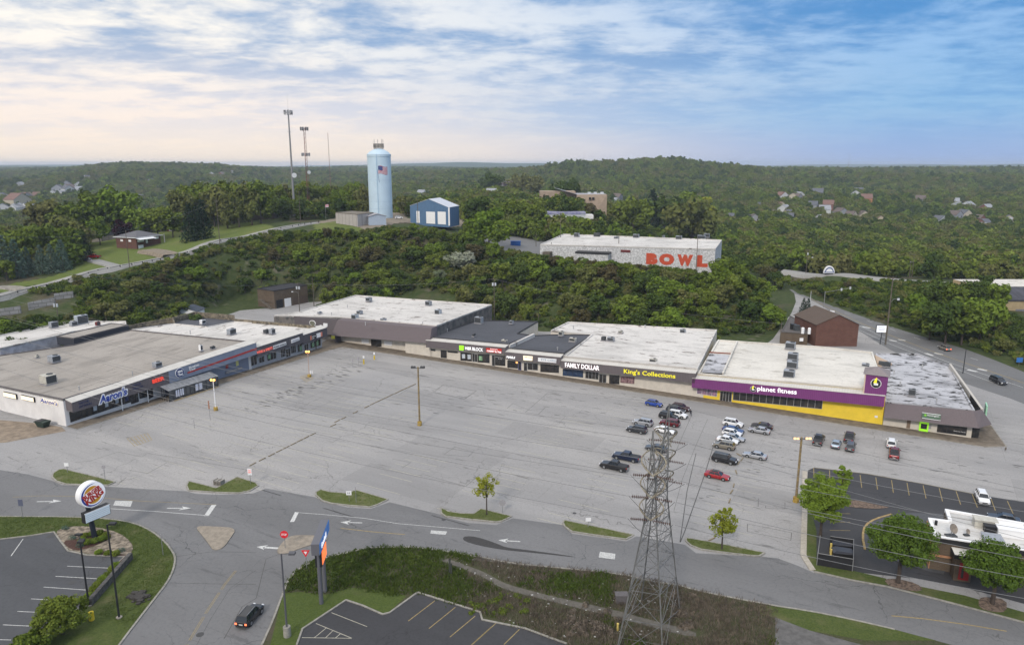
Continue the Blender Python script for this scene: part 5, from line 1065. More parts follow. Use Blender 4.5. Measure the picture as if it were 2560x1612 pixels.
for kind,col,r,x,y,deg,lab in [
    ('hatch','blue','S4',512,180,E1-3,'bright blue hatchback parked alone farthest up the lot, near the clothing shop'),
    ('suv','maroon','S4',765,222,E1-3,'dark maroon crossover at the far end of the tight row behind the pylon top'),
    ('suv','dgrey','S4',718,245,E1-3,'dark grey crossover between the maroon and the white ones of the far row'),
    ('suv','white','S4',735,287,E1-3,'white crossover in the far row, in front of the dark grey one'),
    ('suv','black','S4',652,300,E1-3,'black boxy crossover left of the white one in the far row'),
    ('suv','dred','S4',660,365,E1+180,'dark red crossover behind the top of the pylon'),
    ('sedan','white','S4',617,432,E1-4,'white saloon parked just left of the pylon top'),
    ('suv','silver','S4',405,360,E1+178,'silver crossover left of the dark red one, facing left'),
    ('suv','dgrey','S4',348,427,E1+178,'black crossover with pale side strip, left of the white saloon'),
    ('sedan','grey','S4',535,600,E1+178,'dark grey saloon hidden behind the lattice of the pylon'),
    ('pickup','navy','S4',250,685,E1+180,'dark blue pickup with covered bed parked left of the pylon'),
    ('pickup','black','S4',135,772,E1+179,'black pickup parked in front of the dark blue pickup'),
    ('suv','white','S4',1262,368,E1-3,'white crossover at the back of the close-packed row facing the gym'),
    ('sedan','dblue','S4',1262,428,E1-3,'blue saloon second in the close-packed row'),
    ('hatch','white','S4',1252,460,E1-3,'small white hatchback right behind the blue saloon'),
    ('sedan','silver','S4',1268,502,E1-3,'silver saloon in the middle of the close-packed row'),
    ('sedan','white','S4',1212,524,E1-3,'white saloon between the silver saloon and the tan crossover'),
    ('suv','tan','S4',1176,578,E1+178,'tan crossover at the front of the close-packed row'),
    ('bigsuv','black','S4',1182,708,E1-4,'large black off-roader parked behind the red saloon'),
    ('sedan','red','S4',1112,858,E1-2,'red saloon with a black roof, nearest the camera in its row'),
    ('sedan','silver','S4',1468,668,E1+177,'silver saloon parked alone right of the large black off-roader'),
    ('sedan','silver','S4',1510,432,E1+178,'silver saloon in front of the dark grey saloon, right of the packed row'),
    ('sedan','dgrey','S4',1535,390,E1+178,'dark grey saloon behind the silver one, right of the packed row'),
    ('pickup','black','S5',362,165,E1+88,'black pickup seen from behind, right of the tall twin lamp'),
    ('sedan','ice','S5',487,192,E1+88,'pale blue saloon right of the black pickup seen from behind'),
    ('pickup','dgrey','S5',580,148,E1+89,'dark grey pickup behind the grey crossover'),
    ('suv','grey','S5',588,212,E1+89,'grey crossover in front of the dark grey pickup'),
    ('suv','white','S5',880,190,E1+90,'white crossover parked behind the dark red pickup'),
    ('pickup','dred','S5',900,262,E1+90,'dark red pickup with an open loaded bed, facing the bank'),
    ('suv','white','S5',1528,578,E1-84,'white crossover alone in the striped stalls by the restaurant'),
    ('sedan','dgrey','S5',1680,722,E1+178,'dark saloon half hidden behind the restaurant roof')]:
    o_=place_car(kind,col,G(r,x,y,.7),deg,lab,gp)
    if col == 'red':MB().box(-1.08,.20,-.62,.62,1.425,1.452).build('roof',M_black,o_)
# red saloon's roof and the rest on the roads
place_car('suv','tan',G('Z5',1550,818,.6),94,'grey-brown crossover driving away on the highway','cars on the highway',.01,tail=True)
place_car('bigsuv','black',G('Z5',2130,1172,.6),-88,'black off-roader driving towards the camera on the highway','cars on the highway',.01)
hd=G('A6',700,1200)-G('A6',545,1420)
place_car('suv','black',G('A6',632,1285,.75),math.degrees(math.atan2(hd.y,hd.x))-6,'black crossover with lit brake lights driving up the entrance road',None,.01,tail=True)
for kind,col,r,x,y,deg,lab in [('pickup','red','R1',885,1000,175,'bright red pickup in the driveway beside the dark spruces'),('sedan','navy','R1',820,1030,170,'dark car in front of the red pickup beside the spruces'),('suv','white','R2',1345,1195,10,'white van parked between the water tower and the blue metal hall')]:
    p=GT(r,x,y);place_car(kind,col,p,deg,lab,'cars parked on the hill',p.z+.15)
for i,(x,y)in enumerate(((545,430),(590,428),(630,425),(670,428))):
    p=GT('R3',x,y);place_car('suv',['grey','white','silver','white'][i],p,20+i*7,['grey','white','silver','second white'][i]+' car in the far car park beside the brown apartment block','cars in the far car park',p.z+.1)
# ---------------------------------------------------------------- posts, lamps, signs
M_wood=mat('weathered_pole',(.13,.11,.085),.9,var=.3,vscale=2);M_steel=mat('lamp_steel',(.25,.25,.25),.5,.3);M_yelpost=mat('ochre_post',(.27,.20,.09),.85,col2=(.16,.12,.07),vscale=1.5);M_blackpost=mat('black_post',(.022,.023,.026),.5)
M_sodium=mat('sodium_lamp',(.8,.4,.1),.4,emit=(1,.40,.08),es=3.2);M_dim=mat('dim_lamp',(.7,.5,.3),.4,emit=(1,.55,.22),es=.8);M_trans=mat('transformer_grey',(.50,.52,.54),.5)
def upright(r,bx,by,tx,ty,base=None):
    p=base if base is not None else G(r,bx,by);z=AT(r,tx,ty,p.y).z;return p,z-p.z
def upole(r,bx,by,tx,ty,label,arms=1,trans=0,lamp=0,hill=True,w_=.16,mat_=None,Y=None,group='wooden utility poles'):
    p=Vector((AT(r,bx,by,Y)))if Y else (GT(r,bx,by)if hill else G(r,bx,by))
    if Y:p.z=h1(p.x,p.y)
    h=AT(r,tx,ty,p.y).z-p.z;t=thing('utility_pole',label,'utility pole',p,0,group)
    MB().cyl((0,0,-.5),(0,0,h),w_*1.15,w_*.75,8).build('pole',mat_ or M_wood,t)
    for k in range(arms):MB().box(-1.2,1.2,-.06,.06,h-.6-k*1.1,h-.45-k*1.1).build('crossarm',M_wood,t)
    for k in range(trans):MB().cyl(((k-trans/2+.5)*1.0,-.35,h-2.9),((k-trans/2+.5)*1.0,-.35,h-1.8),.33,n=10).build('transformer',M_trans,t)
    if lamp:MB().tube([(0,0,h*.62),(lamp*1.0,-.2,h*.68),(lamp*2.2,-.3,h*.68)],.05).build('lamp_arm',M_steel,t);MB().box(lamp*2.1,lamp*2.8,-.45,-.15,h*.66,h*.69).build('lamp_head',M_trans,t)
    return t,p,h
UP_=[('R1',1220,1095,1190,735,'wooden pole at the road edge in front of the brick ranch house',0,0,0),('R1',2070,885,2055,450,'tall double pole at the road edge right of the pointed evergreens',1,0,0),('R5',552,475,532,250,'pole with two white transformers behind the left shop roof',1,2,0),
 ('R5',1003,470,990,275,'plain grey pole behind the raised black roof box',0,0,0),('R5',1372,465,1360,320,'thin grey pole behind the stone parapet of the left wing',0,0,0),('R6',697,327,678,50,'tall bare pole left of the corner store',0,0,0),
 ('R2',422,1258,418,930,'slim pole by the road left of the concrete shed',1,0,0),('R2',1527,1345,1520,1015,'pale pole in the trees before the blue metal hall',0,0,0),('R2',915,1130,908,990,'lamp pole left of the water tower',0,0,-1),
 ('R3',1375,1028,1379,760,'pole in front of the left part of the painted white wall',1,0,0),('R3',2105,1155,2126,805,'pole crossing the last painted letter of the white wall',1,0,0),('R3',830,915,838,570,'tall pole at the left end of the bowling roof',1,0,0),('R3',882,772,881,650,'short grey pole behind the bowling roof',0,0,0),('R3',745,990,750,848,'dark thin pole left of the bowling wall',0,0,0),('R3',602,895,598,765,'dark lamp post at the edge of the bowling car park',0,0,0),
 ('R3',440,400,436,300,'pale pole by the far brown apartment block',0,0,0),('R3',672,415,675,330,'pole in the far car park',1,0,0),('R3',1280,575,1290,480,'lamp pole right of the tan block wall',0,0,.6),('R3',295,690,292,550,'dark pole among trees left of the bowling car park',0,0,0)]
for r,a,b,c,d,l,ar,tr_,lp in UP_:upole(r,a,b,c,d,l,ar,tr_,lp)
upole('R6',561,368,545,95,'pole with transformers and a curved lamp arm beside the small brick garage',1,2,-1,hill=False)
upole('R7',605,240,606,-155,'pole with transformers behind the black shop roof',1,2,0,hill=False)
upole('R7',985,260,985,150,'stub pole behind the black roofs',0,0,0,hill=False)
upole('R8',700,325,726,185,'leaning wooden pole at the corner of the small brick annex',0,0,0,hill=False)
upole('Z5',918,782,966,50,'tallest wooden pole, between the white sign and the highway',1,0,1,hill=False,w_=.24)
upole('Z5',1298,628,1320,410,'dark wooden pole on the far side of the highway',0,0,0,Y=262)
upole('Z5',1750,1090,1791,835,'thin black post beside the bank screen wall',0,0,0,hill=False,w_=.12,mat_=M_blackpost)
upole('Z5',108,345,112,205,'grey metal pole at the far bend of the highway',0,0,0,hill=False,w_=.12,mat_=M_trans)
upole('R4',632,1010,655,790,'pole with curved lamp left of the half-round roadside sign',1,1,1,Y=366)
upole('R4',1492,1035,1508,830,'pale pole behind the upper road',1,0,-.6,Y=345)
upole('R4',1472,1035,1490,880,'brown pole just left of the pale one behind the upper road',0,0,0,Y=344)
# traffic signal on its arm
p=G('Z5',255,380);t=thing('traffic_signal','grey traffic signal mast with a long arm over the highway behind the brick building','traffic signal',p)
h=AT('Z5',255,335,p.y).z+4;q_=AT('Z5',535,305,p.y+2);
MB().cyl((0,0,0),(0,0,7),.16,n=8).build('mast',M_steel,t)
MB().cyl((0,0,6.6),(q_.x-p.x,2,8.2),.09,n=6).build('arm',M_steel,t)
for k in (.63,.97):MB().box((q_.x-p.x)*k-.3,(q_.x-p.x)*k+.3,2*k-.2,2*k+.2,6.7+1.5*k-.6,6.7+1.5*k+.5).build('signal_head',M_trans,t)
# lamps of the lot
def floodlamp(p,h,label,lit,n=4,base_h=1.0,post=None,w_=.22):
    t=thing('lamp_post',label,'lamp post',p,0,'flood lamps of the main lot')
    MB().cyl((0,0,base_h*.6),(0,0,h),w_,w_*.8,10).build('post',post or M_yelpost,t);MB().cyl((0,0,0),(0,0,base_h),.55,.5,10).build('base',mat('yellow_base',(.42,.28,.06),.85,var=.4,vscale=2),t)
    MB().box(-1.3,1.3,-.06,.06,h-.35,h-.22).build('crossarm',M_blackpost,t)
    for k in range(n):
        x=(-1.35,-.8,.8,1.35)[k]if n == 4 else (-.5,.5)[k]
        o=MB().hexa([(x-.28,-.45,h-.25),(x+.28,-.45,h-.25),(x+.28,.05,h-.05),(x-.28,.05,h-.05)],[(x-.28,-.30,h+.15),(x+.28,-.30,h+.15),(x+.2,.15,h+.2),(x-.2,.15,h+.2)]).build('lamp_head',M_blackpost if not lit else M_steel,t)
        if lit:MB().add([(x-.24,-.49,h-.24),(x+.24,-.49,h-.24),(x+.24,-.36,h+.12),(x-.24,-.36,h+.12)],[(0,1,2,3)]).build('lens',M_dim,o)
    return t
p,h=upright('R6',1690,1440,1684,892);floodlamp(p,h,'tall ochre lamp post with four dark unlit floodlights in the middle of the lot',False)
p=G('R5',2030,1300);h=AT('R5',1990,1010,p.y).z;t=floodlamp(p,h,'thin white lamp post with a glowing orange lamp, near the grocery porch',False,0,.9,M_signwhite,.12)
p2_=G('R6',652,985);h2=AT('R6',620,745,p2_.y).z;t2=floodlamp(p2_,h2,'thin rusty lamp post with a glowing orange lamp, in front of the left wing end',False,0,.7,mat('rusty_pink',(.40,.28,.22),.8),.10)
for t_,h_ in ((t,h),(t2,h2)):
    for x in (-.35,.35):MB().ball((x,-.25,h_-.05),.30,8,5).build('lamp_head',M_sodium,t_)
p=G('S5',198,610);h=AT('S5',243,150,p.y).z;floodlamp(p,h,'tall ochre lamp post with lit twin floodlights beside the restaurant trees',True)
def thinlamp(r,bx,by,tx,ty,label,arm,conc=False,m=None,double=False):
    p,h=upright(r,bx,by,tx,ty);t=thing('lamp_post',label,'lamp post',p,0,'slim dark lamp posts')
    MB().cyl((0,0,.5 if conc else 0),(0,0,h),.14,.10,8).build('post',m or M_blackpost,t)
    if conc:MB().cyl((0,0,0),(0,0,1.5),.48,n=14).build('base',M_conc2,t)
    else:MB().cyl((0,0,0),(0,0,.25),.4,n=10).build('base',M_conc,t)
    for s_ in ((1,-1)if double else (1,)):
        a=Vector(arm)*s_;MB().cyl((0,0,h-.1),(a.x,a.y,h+a.z*.3),.05,n=5).build('arm',m or M_blackpost,t)
        c=a*1.0;MB().hexa([(c.x-.35,c.y-.3,h-.12+a.z*.3),(c.x+.45,c.y-.3,h-.12+a.z*.3),(c.x+.45,c.y+.3,h-.12),(c.x-.35,c.y+.3,h-.12)],[(c.x-.35,c.y-.3,h+.14+a.z*.3),(c.x+.45,c.y-.3,h+.14+a.z*.3),(c.x+.45,c.y+.3,h+.16),(c.x-.35,c.y+.3,h+.16)]).build('lamp_head',m or M_blackpost,t)
    return t
thinlamp('S1',635,1240,576,752,'black lamp post with two heads behind the low block wall',(-.6,.75,.5),double=True)
thinlamp('S1',850,1325,768,656,'taller black lamp post standing on the lawn right of the sign bed',(.6,.2,.1))
thinlamp('S2',452,1455,420,865,'grey lamp post on a concrete base beside the entrance road',(1.3,.1,0),True,mat('grey_post',(.09,.09,.10),.5))
# the round restaurant sign
p=G('S1',676,752);t=thing('pylon_sign','round restaurant sign with red and blue lettering above a white message board','sign',p,0)
pole_h=AT('Z6',790,1240,p.y).z;c=AT('Z6',690,580,p.y);x0,x1=AT('Z6',400,600,p.y).x,AT('Z6',975,600,p.y).x;zt,zb=AT('Z6',700,262,p.y).z,AT('Z6',700,900,p.y).z
rad=(zt-zb)/2*1.02;cz=(zt+zb)/2;cxx=(x0+x1)/2-p.x
MB().cyl((0,0,0),(-.5,0,zb+.2),.42,.36,12).build('post',mat('sign_post_black',(.02,.025,.035),.4),t)
yaw=R(60);RM=Matrix.Translation((cxx+.2,0,cz))@ Matrix.Rotation(yaw,4,'Z')
def sg(o,par=None):o.data.transform(RM);return o
sg(MB().cyl((0,-.6,0),(0,.6,0),rad,n=40).build('sign_drum',M_signwhite,t));
fc=sg(MB().cyl((0,-.66,0),(0,-.60,0),rad*.955,n=40).build('sign_face',mat('face_white',(.80,.80,.82),.5,emit=(1,1,1),es=.18),t))
def arcmesh(r0,r1,a0,a1,y,n=30,taper=False):
    mb=MB();
    for i in range(n+1):
        a=R(lerp(a0,a1,i/n));rr0=r0 if not taper else lerp(r1-.02,r0,math.sin(math.pi*(i/n)**.8));mb.v +=[(rr0*math.cos(a),y,rr0*math.sin(a)),(r1*math.cos(a),y,r1*math.sin(a))]
    for i in range(n):k=2*i;mb.f.append([k,k+1,k+3,k+2]);mb.mi.append(0)
    return mb
sg(arcmesh(rad*.76,rad*.90,75,345,-.70,taper=True).build('blue_crescent',M_blue,t))
M_or=mat('sign_orange',(.75,.36,.02),.5)
for sgn in (1,-1):
    mb=MB();pts=[(rad*.66*math.cos(a),rad*.70*math.sin(a))for a in np.linspace(R(36 if sgn > 0 else 216),R(144 if sgn > 0 else 324),20)]
    mb.add([(x_,-.69,z_+sgn*.04)for x_,z_ in pts],[tuple(range(20))]);o=mb.build('bun_shape',M_or,t);o.data.transform(Matrix.Rotation(R(-20),4,'Y'));sg(o)
M_bkr=mat('sign_red',(.48,.03,.02),.5)
for s_,z_,w_,h_ in (('BURGER',.22,1.5,.38),('KING',-.22,1.45,.50)):
    o=text('lettering',s_,1,M_bkr,t,0,0,0,bold=.05,fit=(rad*w_,rad*h_),ext=.02);o.data.transform(Matrix.Translation((0,-.74,0))@ Matrix.Rotation(R(-20),4,'Y')@ Matrix.Translation((0,0,rad*z_)));sg(o)
bz0,bz1=AT('Z6',780,1300,p.y).z+.25,AT('Z6',780,880,p.y).z-.3
bz0,bz1=cz-rad-2.1,cz-rad-.35
RM=Matrix.Translation((cxx+.7,-.1,0))@ Matrix.Rotation(yaw,4,'Z')
sg(MB().box(-2.1,2.1,-.55,.4,bz0,bz1).build('message_box',M_black,t));sg(MB().box(-2.0,2.0,-.62,-.54,bz0+.12,bz1-.12).build('message_face',mat('board_white',(.55,.63,.68),.5,emit=(.8,.9,1),es=.1),t))
lines=MB()
for k in range(1,5):z_=lerp(bz0+.12,bz1-.12,k/5);lines.box(-1.98,1.98,-.64,-.62,z_-.015,z_+.015)
sg(lines.build('letter_rail',M_trim,t));sg(MB().box(-2.1,2.1,-.62,-.55,bz1-.12,bz1-.02).build('message_frame',M_signwhite,t))
# the tall blue sign with the orange display
p=G('Z4',275,1445);pb_=G('Z4',335,1260);t=thing('pylon_sign','tall blue sign seen edge-on with a glowing orange display below, on two grey posts','sign',p,0)
dv_=(pb_-p);zt1=AT('Z4',240,300,p.y).z
M_gp=mat('sign_grey',(.12,.12,.135),.5);zt=AT('Z4',190,460,p.y-.8).z;zm=AT('Z4',190,635,p.y-.8).z
for q_,n_ in ((Vector((0,0,0)),0),(dv_,1)):MB().cyl((q_.x,q_.y,0),(q_.x,q_.y,zm+.4),.30,.28,10).build('post',M_gp,t)
dn=dv_.normalized();RM=Matrix.Translation((0,0,0))@ Matrix.Rotation(math.atan2(dn.y,dn.x),4,'Z');Ls=dv_.length
sg(MB().box(-1.6,Ls+2.6,-.55,.55,zm,zt).build('sign_box',M_gp,t));sg(MB().box(-1.55,Ls+2.55,-.60,-.54,zm+.05,zt-.05).build('sign_face',mat('sky_blue_sign',(.05,.16,.42),.5,emit=(.1,.35,1),es=.08),t))
o=text('lettering','Goodwill',1,M_whitelit,t,0,0,0,bold=.02,fit=(3.4,.8),ext=.02);o.data.transform(Matrix.Translation((Ls/2-.4,-.66,(zm+zt)/2)));sg(o)
sg(MB().box(-.2,Ls+.4,-.45,.45,zm-2.6,zm-.25).build('display_box',M_black,t));sg(MB().box(.1,Ls+.1,-.52,-.44,zm-2.4,zm-.45).build('display',mat('orange_display',(.8,.2,.05),.5,emit=(1,.22,.07),es=.8,col2=(.12,.02,.01),vscale=1.5),t))
# small signs
def post_sign(r,bx,by,tx,ty,w_,h_,m,label,words=None,wm=None,kind='rect',back=None,name='road_sign',yaw=0,bz=0.0,prefix=None):
    p=G(r,bx,by);h=AT(r,tx,ty,p.y).z;t=thing(name,label,'sign',p,R(yaw),'small post signs around the lot')
    MB().cyl((0,0,bz),(0,0,h),.05,n=6).build('post',M_steel if kind != 'dark' else M_blackpost,t)
    if kind == 'oct':MB().cyl((0,-.12,h-w_/2),(0,-.06,h-w_/2),w_*.54,n=8).build('sign_plate',m,t)
    elif kind == 'tri':
        mb=MB();mb.add([(-w_/2,-.08,h),(w_/2,-.08,h),(0,-.08,h-w_*.9),(-w_/2,-.05,h),(w_/2,-.05,h),(0,-.05,h-w_*.9)],[(0,2,1),(3,4,5),(0,1,4,3),(1,2,5,4),(2,0,3,5)]);mb.build('sign_plate',m,t)
        MB().add([(-w_*.22,-.10,h-.16*w_),(w_*.22,-.10,h-.16*w_),(0,-.10,h-w_*.55)],[(0,2,1)]).build('sign_centre',M_signwhite,t)
    else:MB().box(-w_/2,w_/2,-.10,-.06,h-h_,h).build('sign_plate',m,t)
    if words:
        for i,(s_,fw,fh,dz)in enumerate(words):text('lettering',s_,1,wm or M_black,t,0,-.13,h-h_/2+dz,bold=.02,fit=(fw,fh),ext=.005)
    return t
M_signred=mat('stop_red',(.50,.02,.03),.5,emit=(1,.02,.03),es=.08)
post_sign('S2',437,828,437,700,1.25,1.25,M_signred,'red stop sign on the tan traffic island',[('STOP',.85,.36,0)],M_signwhite,'oct')
post_sign('S2',590,975,592,838,1.3,1.0,M_signred,'red and white yield sign at the edge of the weeds',None,None,'tri')
post_sign('S1',483,292,474,218,.85,.7,M_signwhite,'small white sign on the leftmost grass island');post_sign('S1',752,352,736,233,.75,.75,M_trim,'grey back of a stop sign on the leftmost grass island',kind='oct')
post_sign('S1',165,612,145,478,.8,1.2,mat('sign_back_blue',(.10,.11,.16),.6),'dark rectangular sign on the lawn edge left of the round restaurant sign');post_sign('S1',1163,878,1160,725,.12,.5,M_trim,'thin sign seen edge-on near the bend of the lawn')
post_sign('S1',1787,375,1780,258,.8,1.3,M_signwhite,'white and red notice on the second grass island',[('NO',.5,.25,.3),('PARKING',.65,.2,-.1)],MT['red_letters'])
post_sign('S2',893,495,876,418,.95,.75,M_signwhite,'leaning white sign on the middle grass island',[('9 F',.5,.35,0)]);post_sign('S2',942,508,934,388,.2,.8,M_trim,'sign seen edge-on on the middle grass island')
post_sign('S3',445,575,449,480,1.15,1.1,M_trim,'round grey sign back beside the young yellow-green tree',kind='oct');post_sign('S3',1055,680,1058,608,.9,.6,M_signwhite,'white sign on the grass island left of the pylon')
post_sign('R6',672,975,670,925,.75,.9,M_signwhite,'white sign at the foot of the rusty orange lamp');post_sign('R6',1062,905,1064,815,.45,.9,M_trim,'left thin sign in the row of accessible stalls');post_sign('R6',1116,885,1118,798,.45,.9,M_trim,'second thin sign in the row of accessible stalls')
for x,y,y2,l in ((1165,865,788,'yellow bollard with a sign, left of two at the accessible stalls'),(1264,822,755,'yellow bollard with a sign, right of two at the accessible stalls')):
    p,h=upright('R6',x,y,x-2,y2);t=thing('bollard_sign',l,'sign',p,0,'yellow bollards with signs');MB().cyl((0,0,0),(0,0,h*.55),.22,n=10).build('bollard',mat('bollard_yellow',(.62,.45,.03),.6),t);MB().cyl((0,0,h*.5),(0,0,h),.05,n=6).build('post',M_steel,t);MB().box(-.22,.22,-.08,-.05,h-.7,h).build('sign_plate',M_signwhite,t)
post_sign('R5',1830,1465,1832,1390,.1,.9,M_trim,'thin grey marker in the lot below the lit lamp');post_sign('R5',1978,1390,1978,1210,.3,2.0,mat('rust_marker',(.30,.14,.08),.7),'tall thin marker left of the ochre lamp base')
post_sign('Z3',2108,1060,2115,1000,.35,.6,M_wood,'short brown marker post right of the bank');post_sign('Z5',2350,1010,2356,918,1.9,1.5,mat('sign_blue',(.04,.16,.45),.5),'small blue road sign beyond the highway',name='road_sign')
post_sign('A4',10,1300,10,1290,.1,.1,M_trim,'x')if False else None
# white board by the highway
p=G('Z5',860,778);h=AT('Z5',850,570,p.y).z;t=thing('board_sign','white board sign on a dark post by the highway behind the brick building','sign',p,R(-6))
MB().cyl((0,0,0),(.2,0,h-2.2),.13,n=8).build('post',M_blackpost,t);MB().box(-1.9,1.5,-.25,.1,h-2.6,h).build('sign_box',M_black,t);MB().box(-1.75,1.35,-.3,-.24,h-2.45,h-.15).build('sign_face',mat('board_face',(.75,.78,.82),.5,emit=(1,1,1),es=.25),t)
for k,w_ in ((0,2.0),(1,2.4),(2,1.7)):MB().box(-w_/2-.2,w_/2-.2,-.33,-.30,h-.75-k*.5,h-.6-k*.5).build('lettering',mat('grey_lettering',(.42,.42,.5),.6),t)
# half-round sign at the upper road
p=AT('R4',820,985,352);t=thing('arched_sign','white half-round sign with a blue arc beside the upper road','sign',(p.x,p.y,h1(p.x,p.y)),0)
h0=p.z-h1(p.x,p.y);mb=arcmesh(0,2.7,0,180,0,24);o=mb.build('sign_face',M_signwhite,t);o.data.transform(Matrix.Translation((0,-.35,h0))@ Matrix.Diagonal((1,1,1.35,1)))
o=arcmesh(1.8,2.3,12,168,0,24).build('blue_arc',mat('arc_blue',(.10,.14,.28),.6),t);o.data.transform(Matrix.Translation((0,-.42,h0))@ Matrix.Diagonal((1,1,1.3,1)))
pts=[(2.7*math.cos(a),0,2.7*1.35*math.sin(a))for a in np.linspace(0,math.pi,20)];mb=MB();nn=len(pts)
mb.add([(x_,-.3,z_+h0)for x_,_,z_ in pts]+[(x_,.4,z_+h0)for x_,_,z_ in pts],[tuple(range(nn,2*nn))]+[(i,i+1,i+1+nn,i+nn)for i in range(nn-1)]+[(0,nn,2*nn-1,nn-1)]);mb.build('sign_body',M_signwhite,t)
MB().box(-2.4,2.4,-.45,-.36,h0+.3,h0+.7).build('lettering_band',MT['arc_blue'],t);MB().box(-2,2,-.3,.3,-2,h0).build('sign_base',M_black,t)
# ---------------------------------------------------------------- the power pylon
M_galv=mat('galvanised_steel',(.19,.19,.185),.55,.3,var=.35,vscale=1.2);M_hoop=mat('stained_steel',(.32,.29,.22),.6,.3,col2=(.18,.15,.11),vscale=2.5);M_ins=mat('brown_porcelain',(.085,.035,.025),.35)
py=thing('power_pylon','tall galvanised lattice power pylon with brown insulators rising from the weeds','pylon',(18,84.5,0),0);O=Vector((18,84.5,0))
A0,C0,B0,D0=[Vector(q_)for q_ in ((13.0,79.2,0),(18.6,77.6,0),(18.2,90.6,0),(23.2,88.8,0))]
A1_,C1_=Vector((16.1,80.8,17)),Vector((17.6,80.3,17));B1_,D1_=Vector((18.9,88.9,17)),Vector((20.6,88.3,17))
PF,PB=Vector((17.0,82.0,28.7)),Vector((20.4,88.9,29.8))
legs={'A':(A0,A1_),'C':(C0,C1_),'B':(B0,B1_),'D':(D0,D1_)}
def LP(k,z):a,b=legs[k];return a.lerp(b,z/17)
def pyl(mb,nm,m=M_galv):mb.v=[(v[0]-O.x,v[1]-O.y,v[2])for v in mb.v];return mb.build(nm,m,py)
for k in 'ACBD':
    mb=MB();mb.bar(LP(k,-.2),LP(k,17),.15);pyl(mb,'leg')
levels=[0,4.8,8.6,11.8,14.5,17]
for pair in (('A','C'),('B','D'),('A','B'),('C','D')):
    mb=MB()
    for z0,z1 in zip(levels[:-1],levels[1:]):
        a0,a1,b0,b1=LP(pair[0],z0),LP(pair[0],z1),LP(pair[1],z0),LP(pair[1],z1)
        mb.bar(a0,b1,.055);mb.bar(b0,a1,.055);mb.bar(a1,b1,.06)
        ma,mbb=(a0+a1)/2,(b0+b1)/2;x_=(a0+b1)/2;mb.bar(ma,x_,.03);mb.bar(mbb,x_,.03)
    pyl(mb,'bracing')
# upper heads: front and rear lattice masts up to their peaks
for (P1,P2,PK,nm)in ((A1_,C1_,PF,'front'),(B1_,D1_,PB,'rear')):
    back=Vector((.35,1.5,0))if nm == 'front' else Vector((-.35,-1.5,0));q4=[P1,P2,P2+back,P1+back];mb=MB();zs=[17,19.2,21.4,23.4,25.2,26.8,PK.z]
    def Q(i,z):return q4[i].lerp(PK,max(0,(z-17)/(PK.z-17))**1.15)
    for z0,z1 in zip(zs[:-1],zs[1:]):
        for i in range(4):
            j=(i+1)% 4;mb.bar(Q(i,z0),Q(i,z1),.12)
            if z1 < PK.z:mb.bar(Q(i,z0),Q(j,z1),.07);mb.bar(Q(j,z0),Q(i,z1),.07);mb.bar(Q(i,z1),Q(j,z1),.07)
    pyl(mb,'upper_mast')
mb=MB()
for z_ in (17,20,23):
    a,b=A1_.lerp(PF,(z_-17)/11.7),B1_.lerp(PB,(z_-17)/12.8);a.z=b.z=z_;mb.bar(a,b,.10);a2,b2=C1_.lerp(PF,(z_-17)/11.7),D1_.lerp(PB,(z_-17)/12.8);a2.z=b2.z=z_;mb.bar(a2,b2,.10);mb.bar(a,b2,.06);mb.bar(a2,b,.06)
pyl(mb,'cross_beam')
wd=Vector((.955,-.297,0)).normalized() # the line's direction
tips=[]
for side_,(pf,yo)in enumerate(((Vector((16.6,79.4,0)),-1),(Vector((20.6,90.6,0)),1))):
    for z_ in (18.3,21.2,24.0):
        tip=Vector((pf.x+(z_-18.3)*.02,pf.y,z_));tips.append((tip,side_));cb=(A1_+C1_)/2 if side_ == 0 else (B1_+D1_)/2;cb=cb.lerp(PF if side_ == 0 else PB,(z_-17)/12);cb.z=z_
        mb=MB()
        for s_ in (-1,1):
            st=cb+wd*.75*s_;top=cb+Vector((0,0,2.3))+wd*.4*s_;curve=[]
            for i in range(9):
                f=i/8;q_=top.lerp(tip,f)+wd*s_*math.sin(math.pi*f)*1.25+Vector((0,yo*.5*math.sin(math.pi*f),0));q_.z=lerp(z_+2.4,z_,f**1.4);curve.append(q_)
            mb.tube(curve,.085,5);mb.bar(st,tip,.10)
            for i in (2,4,6):mb.bar(curve[i],st.lerp(tip,i/8),.06)
        pyl(mb,'curved_arm',M_hoop)
def insulator(a,b):
    mb=MB();d=(b-a);n_=9
    for i in range(n_):c=a.lerp(b,(i+.5)/n_);u_=d.normalized();mb.cyl(c-u_*.04,c+u_*.05,.24,.08,8)
    mb.cyl(a,b,.03,n=5);return pyl(mb,'insulator',M_ins)
wires=[]
for i,(tip,sd_)in enumerate(tips):
    for s_ in (-1,1):
        e_=tip+wd*s_*2.4+Vector((0,0,-.12));insulator(tip+wd*s_*.35,e_);wires.append((e_+wd*s_*.5,s_,i))
    a_,b_=tip-wd*2.7,tip+wd*2.7;mb=MB();mb.tube([a_.lerp(b_,k/10)+Vector((0,0,-1.7*math.sin(math.pi*k/10)-.12))+Vector((0,-.5 if sd_ == 0 else .5,0))*math.sin(math.pi*k/10)for k in range(11)],.025,4);pyl(mb,'jumper_cable',M_blackpost)
wires +=[(PF,-1,6),(PF,1,6),(PB,-1,7),(PB,1,7)]
M_wire=mat('cable',(.22,.22,.22),.5,.3)
LY=[862,818,776,820+8,782+5,742,736,700];RY=[1528,1478,1432,1400,1352,1310,1395,1262]
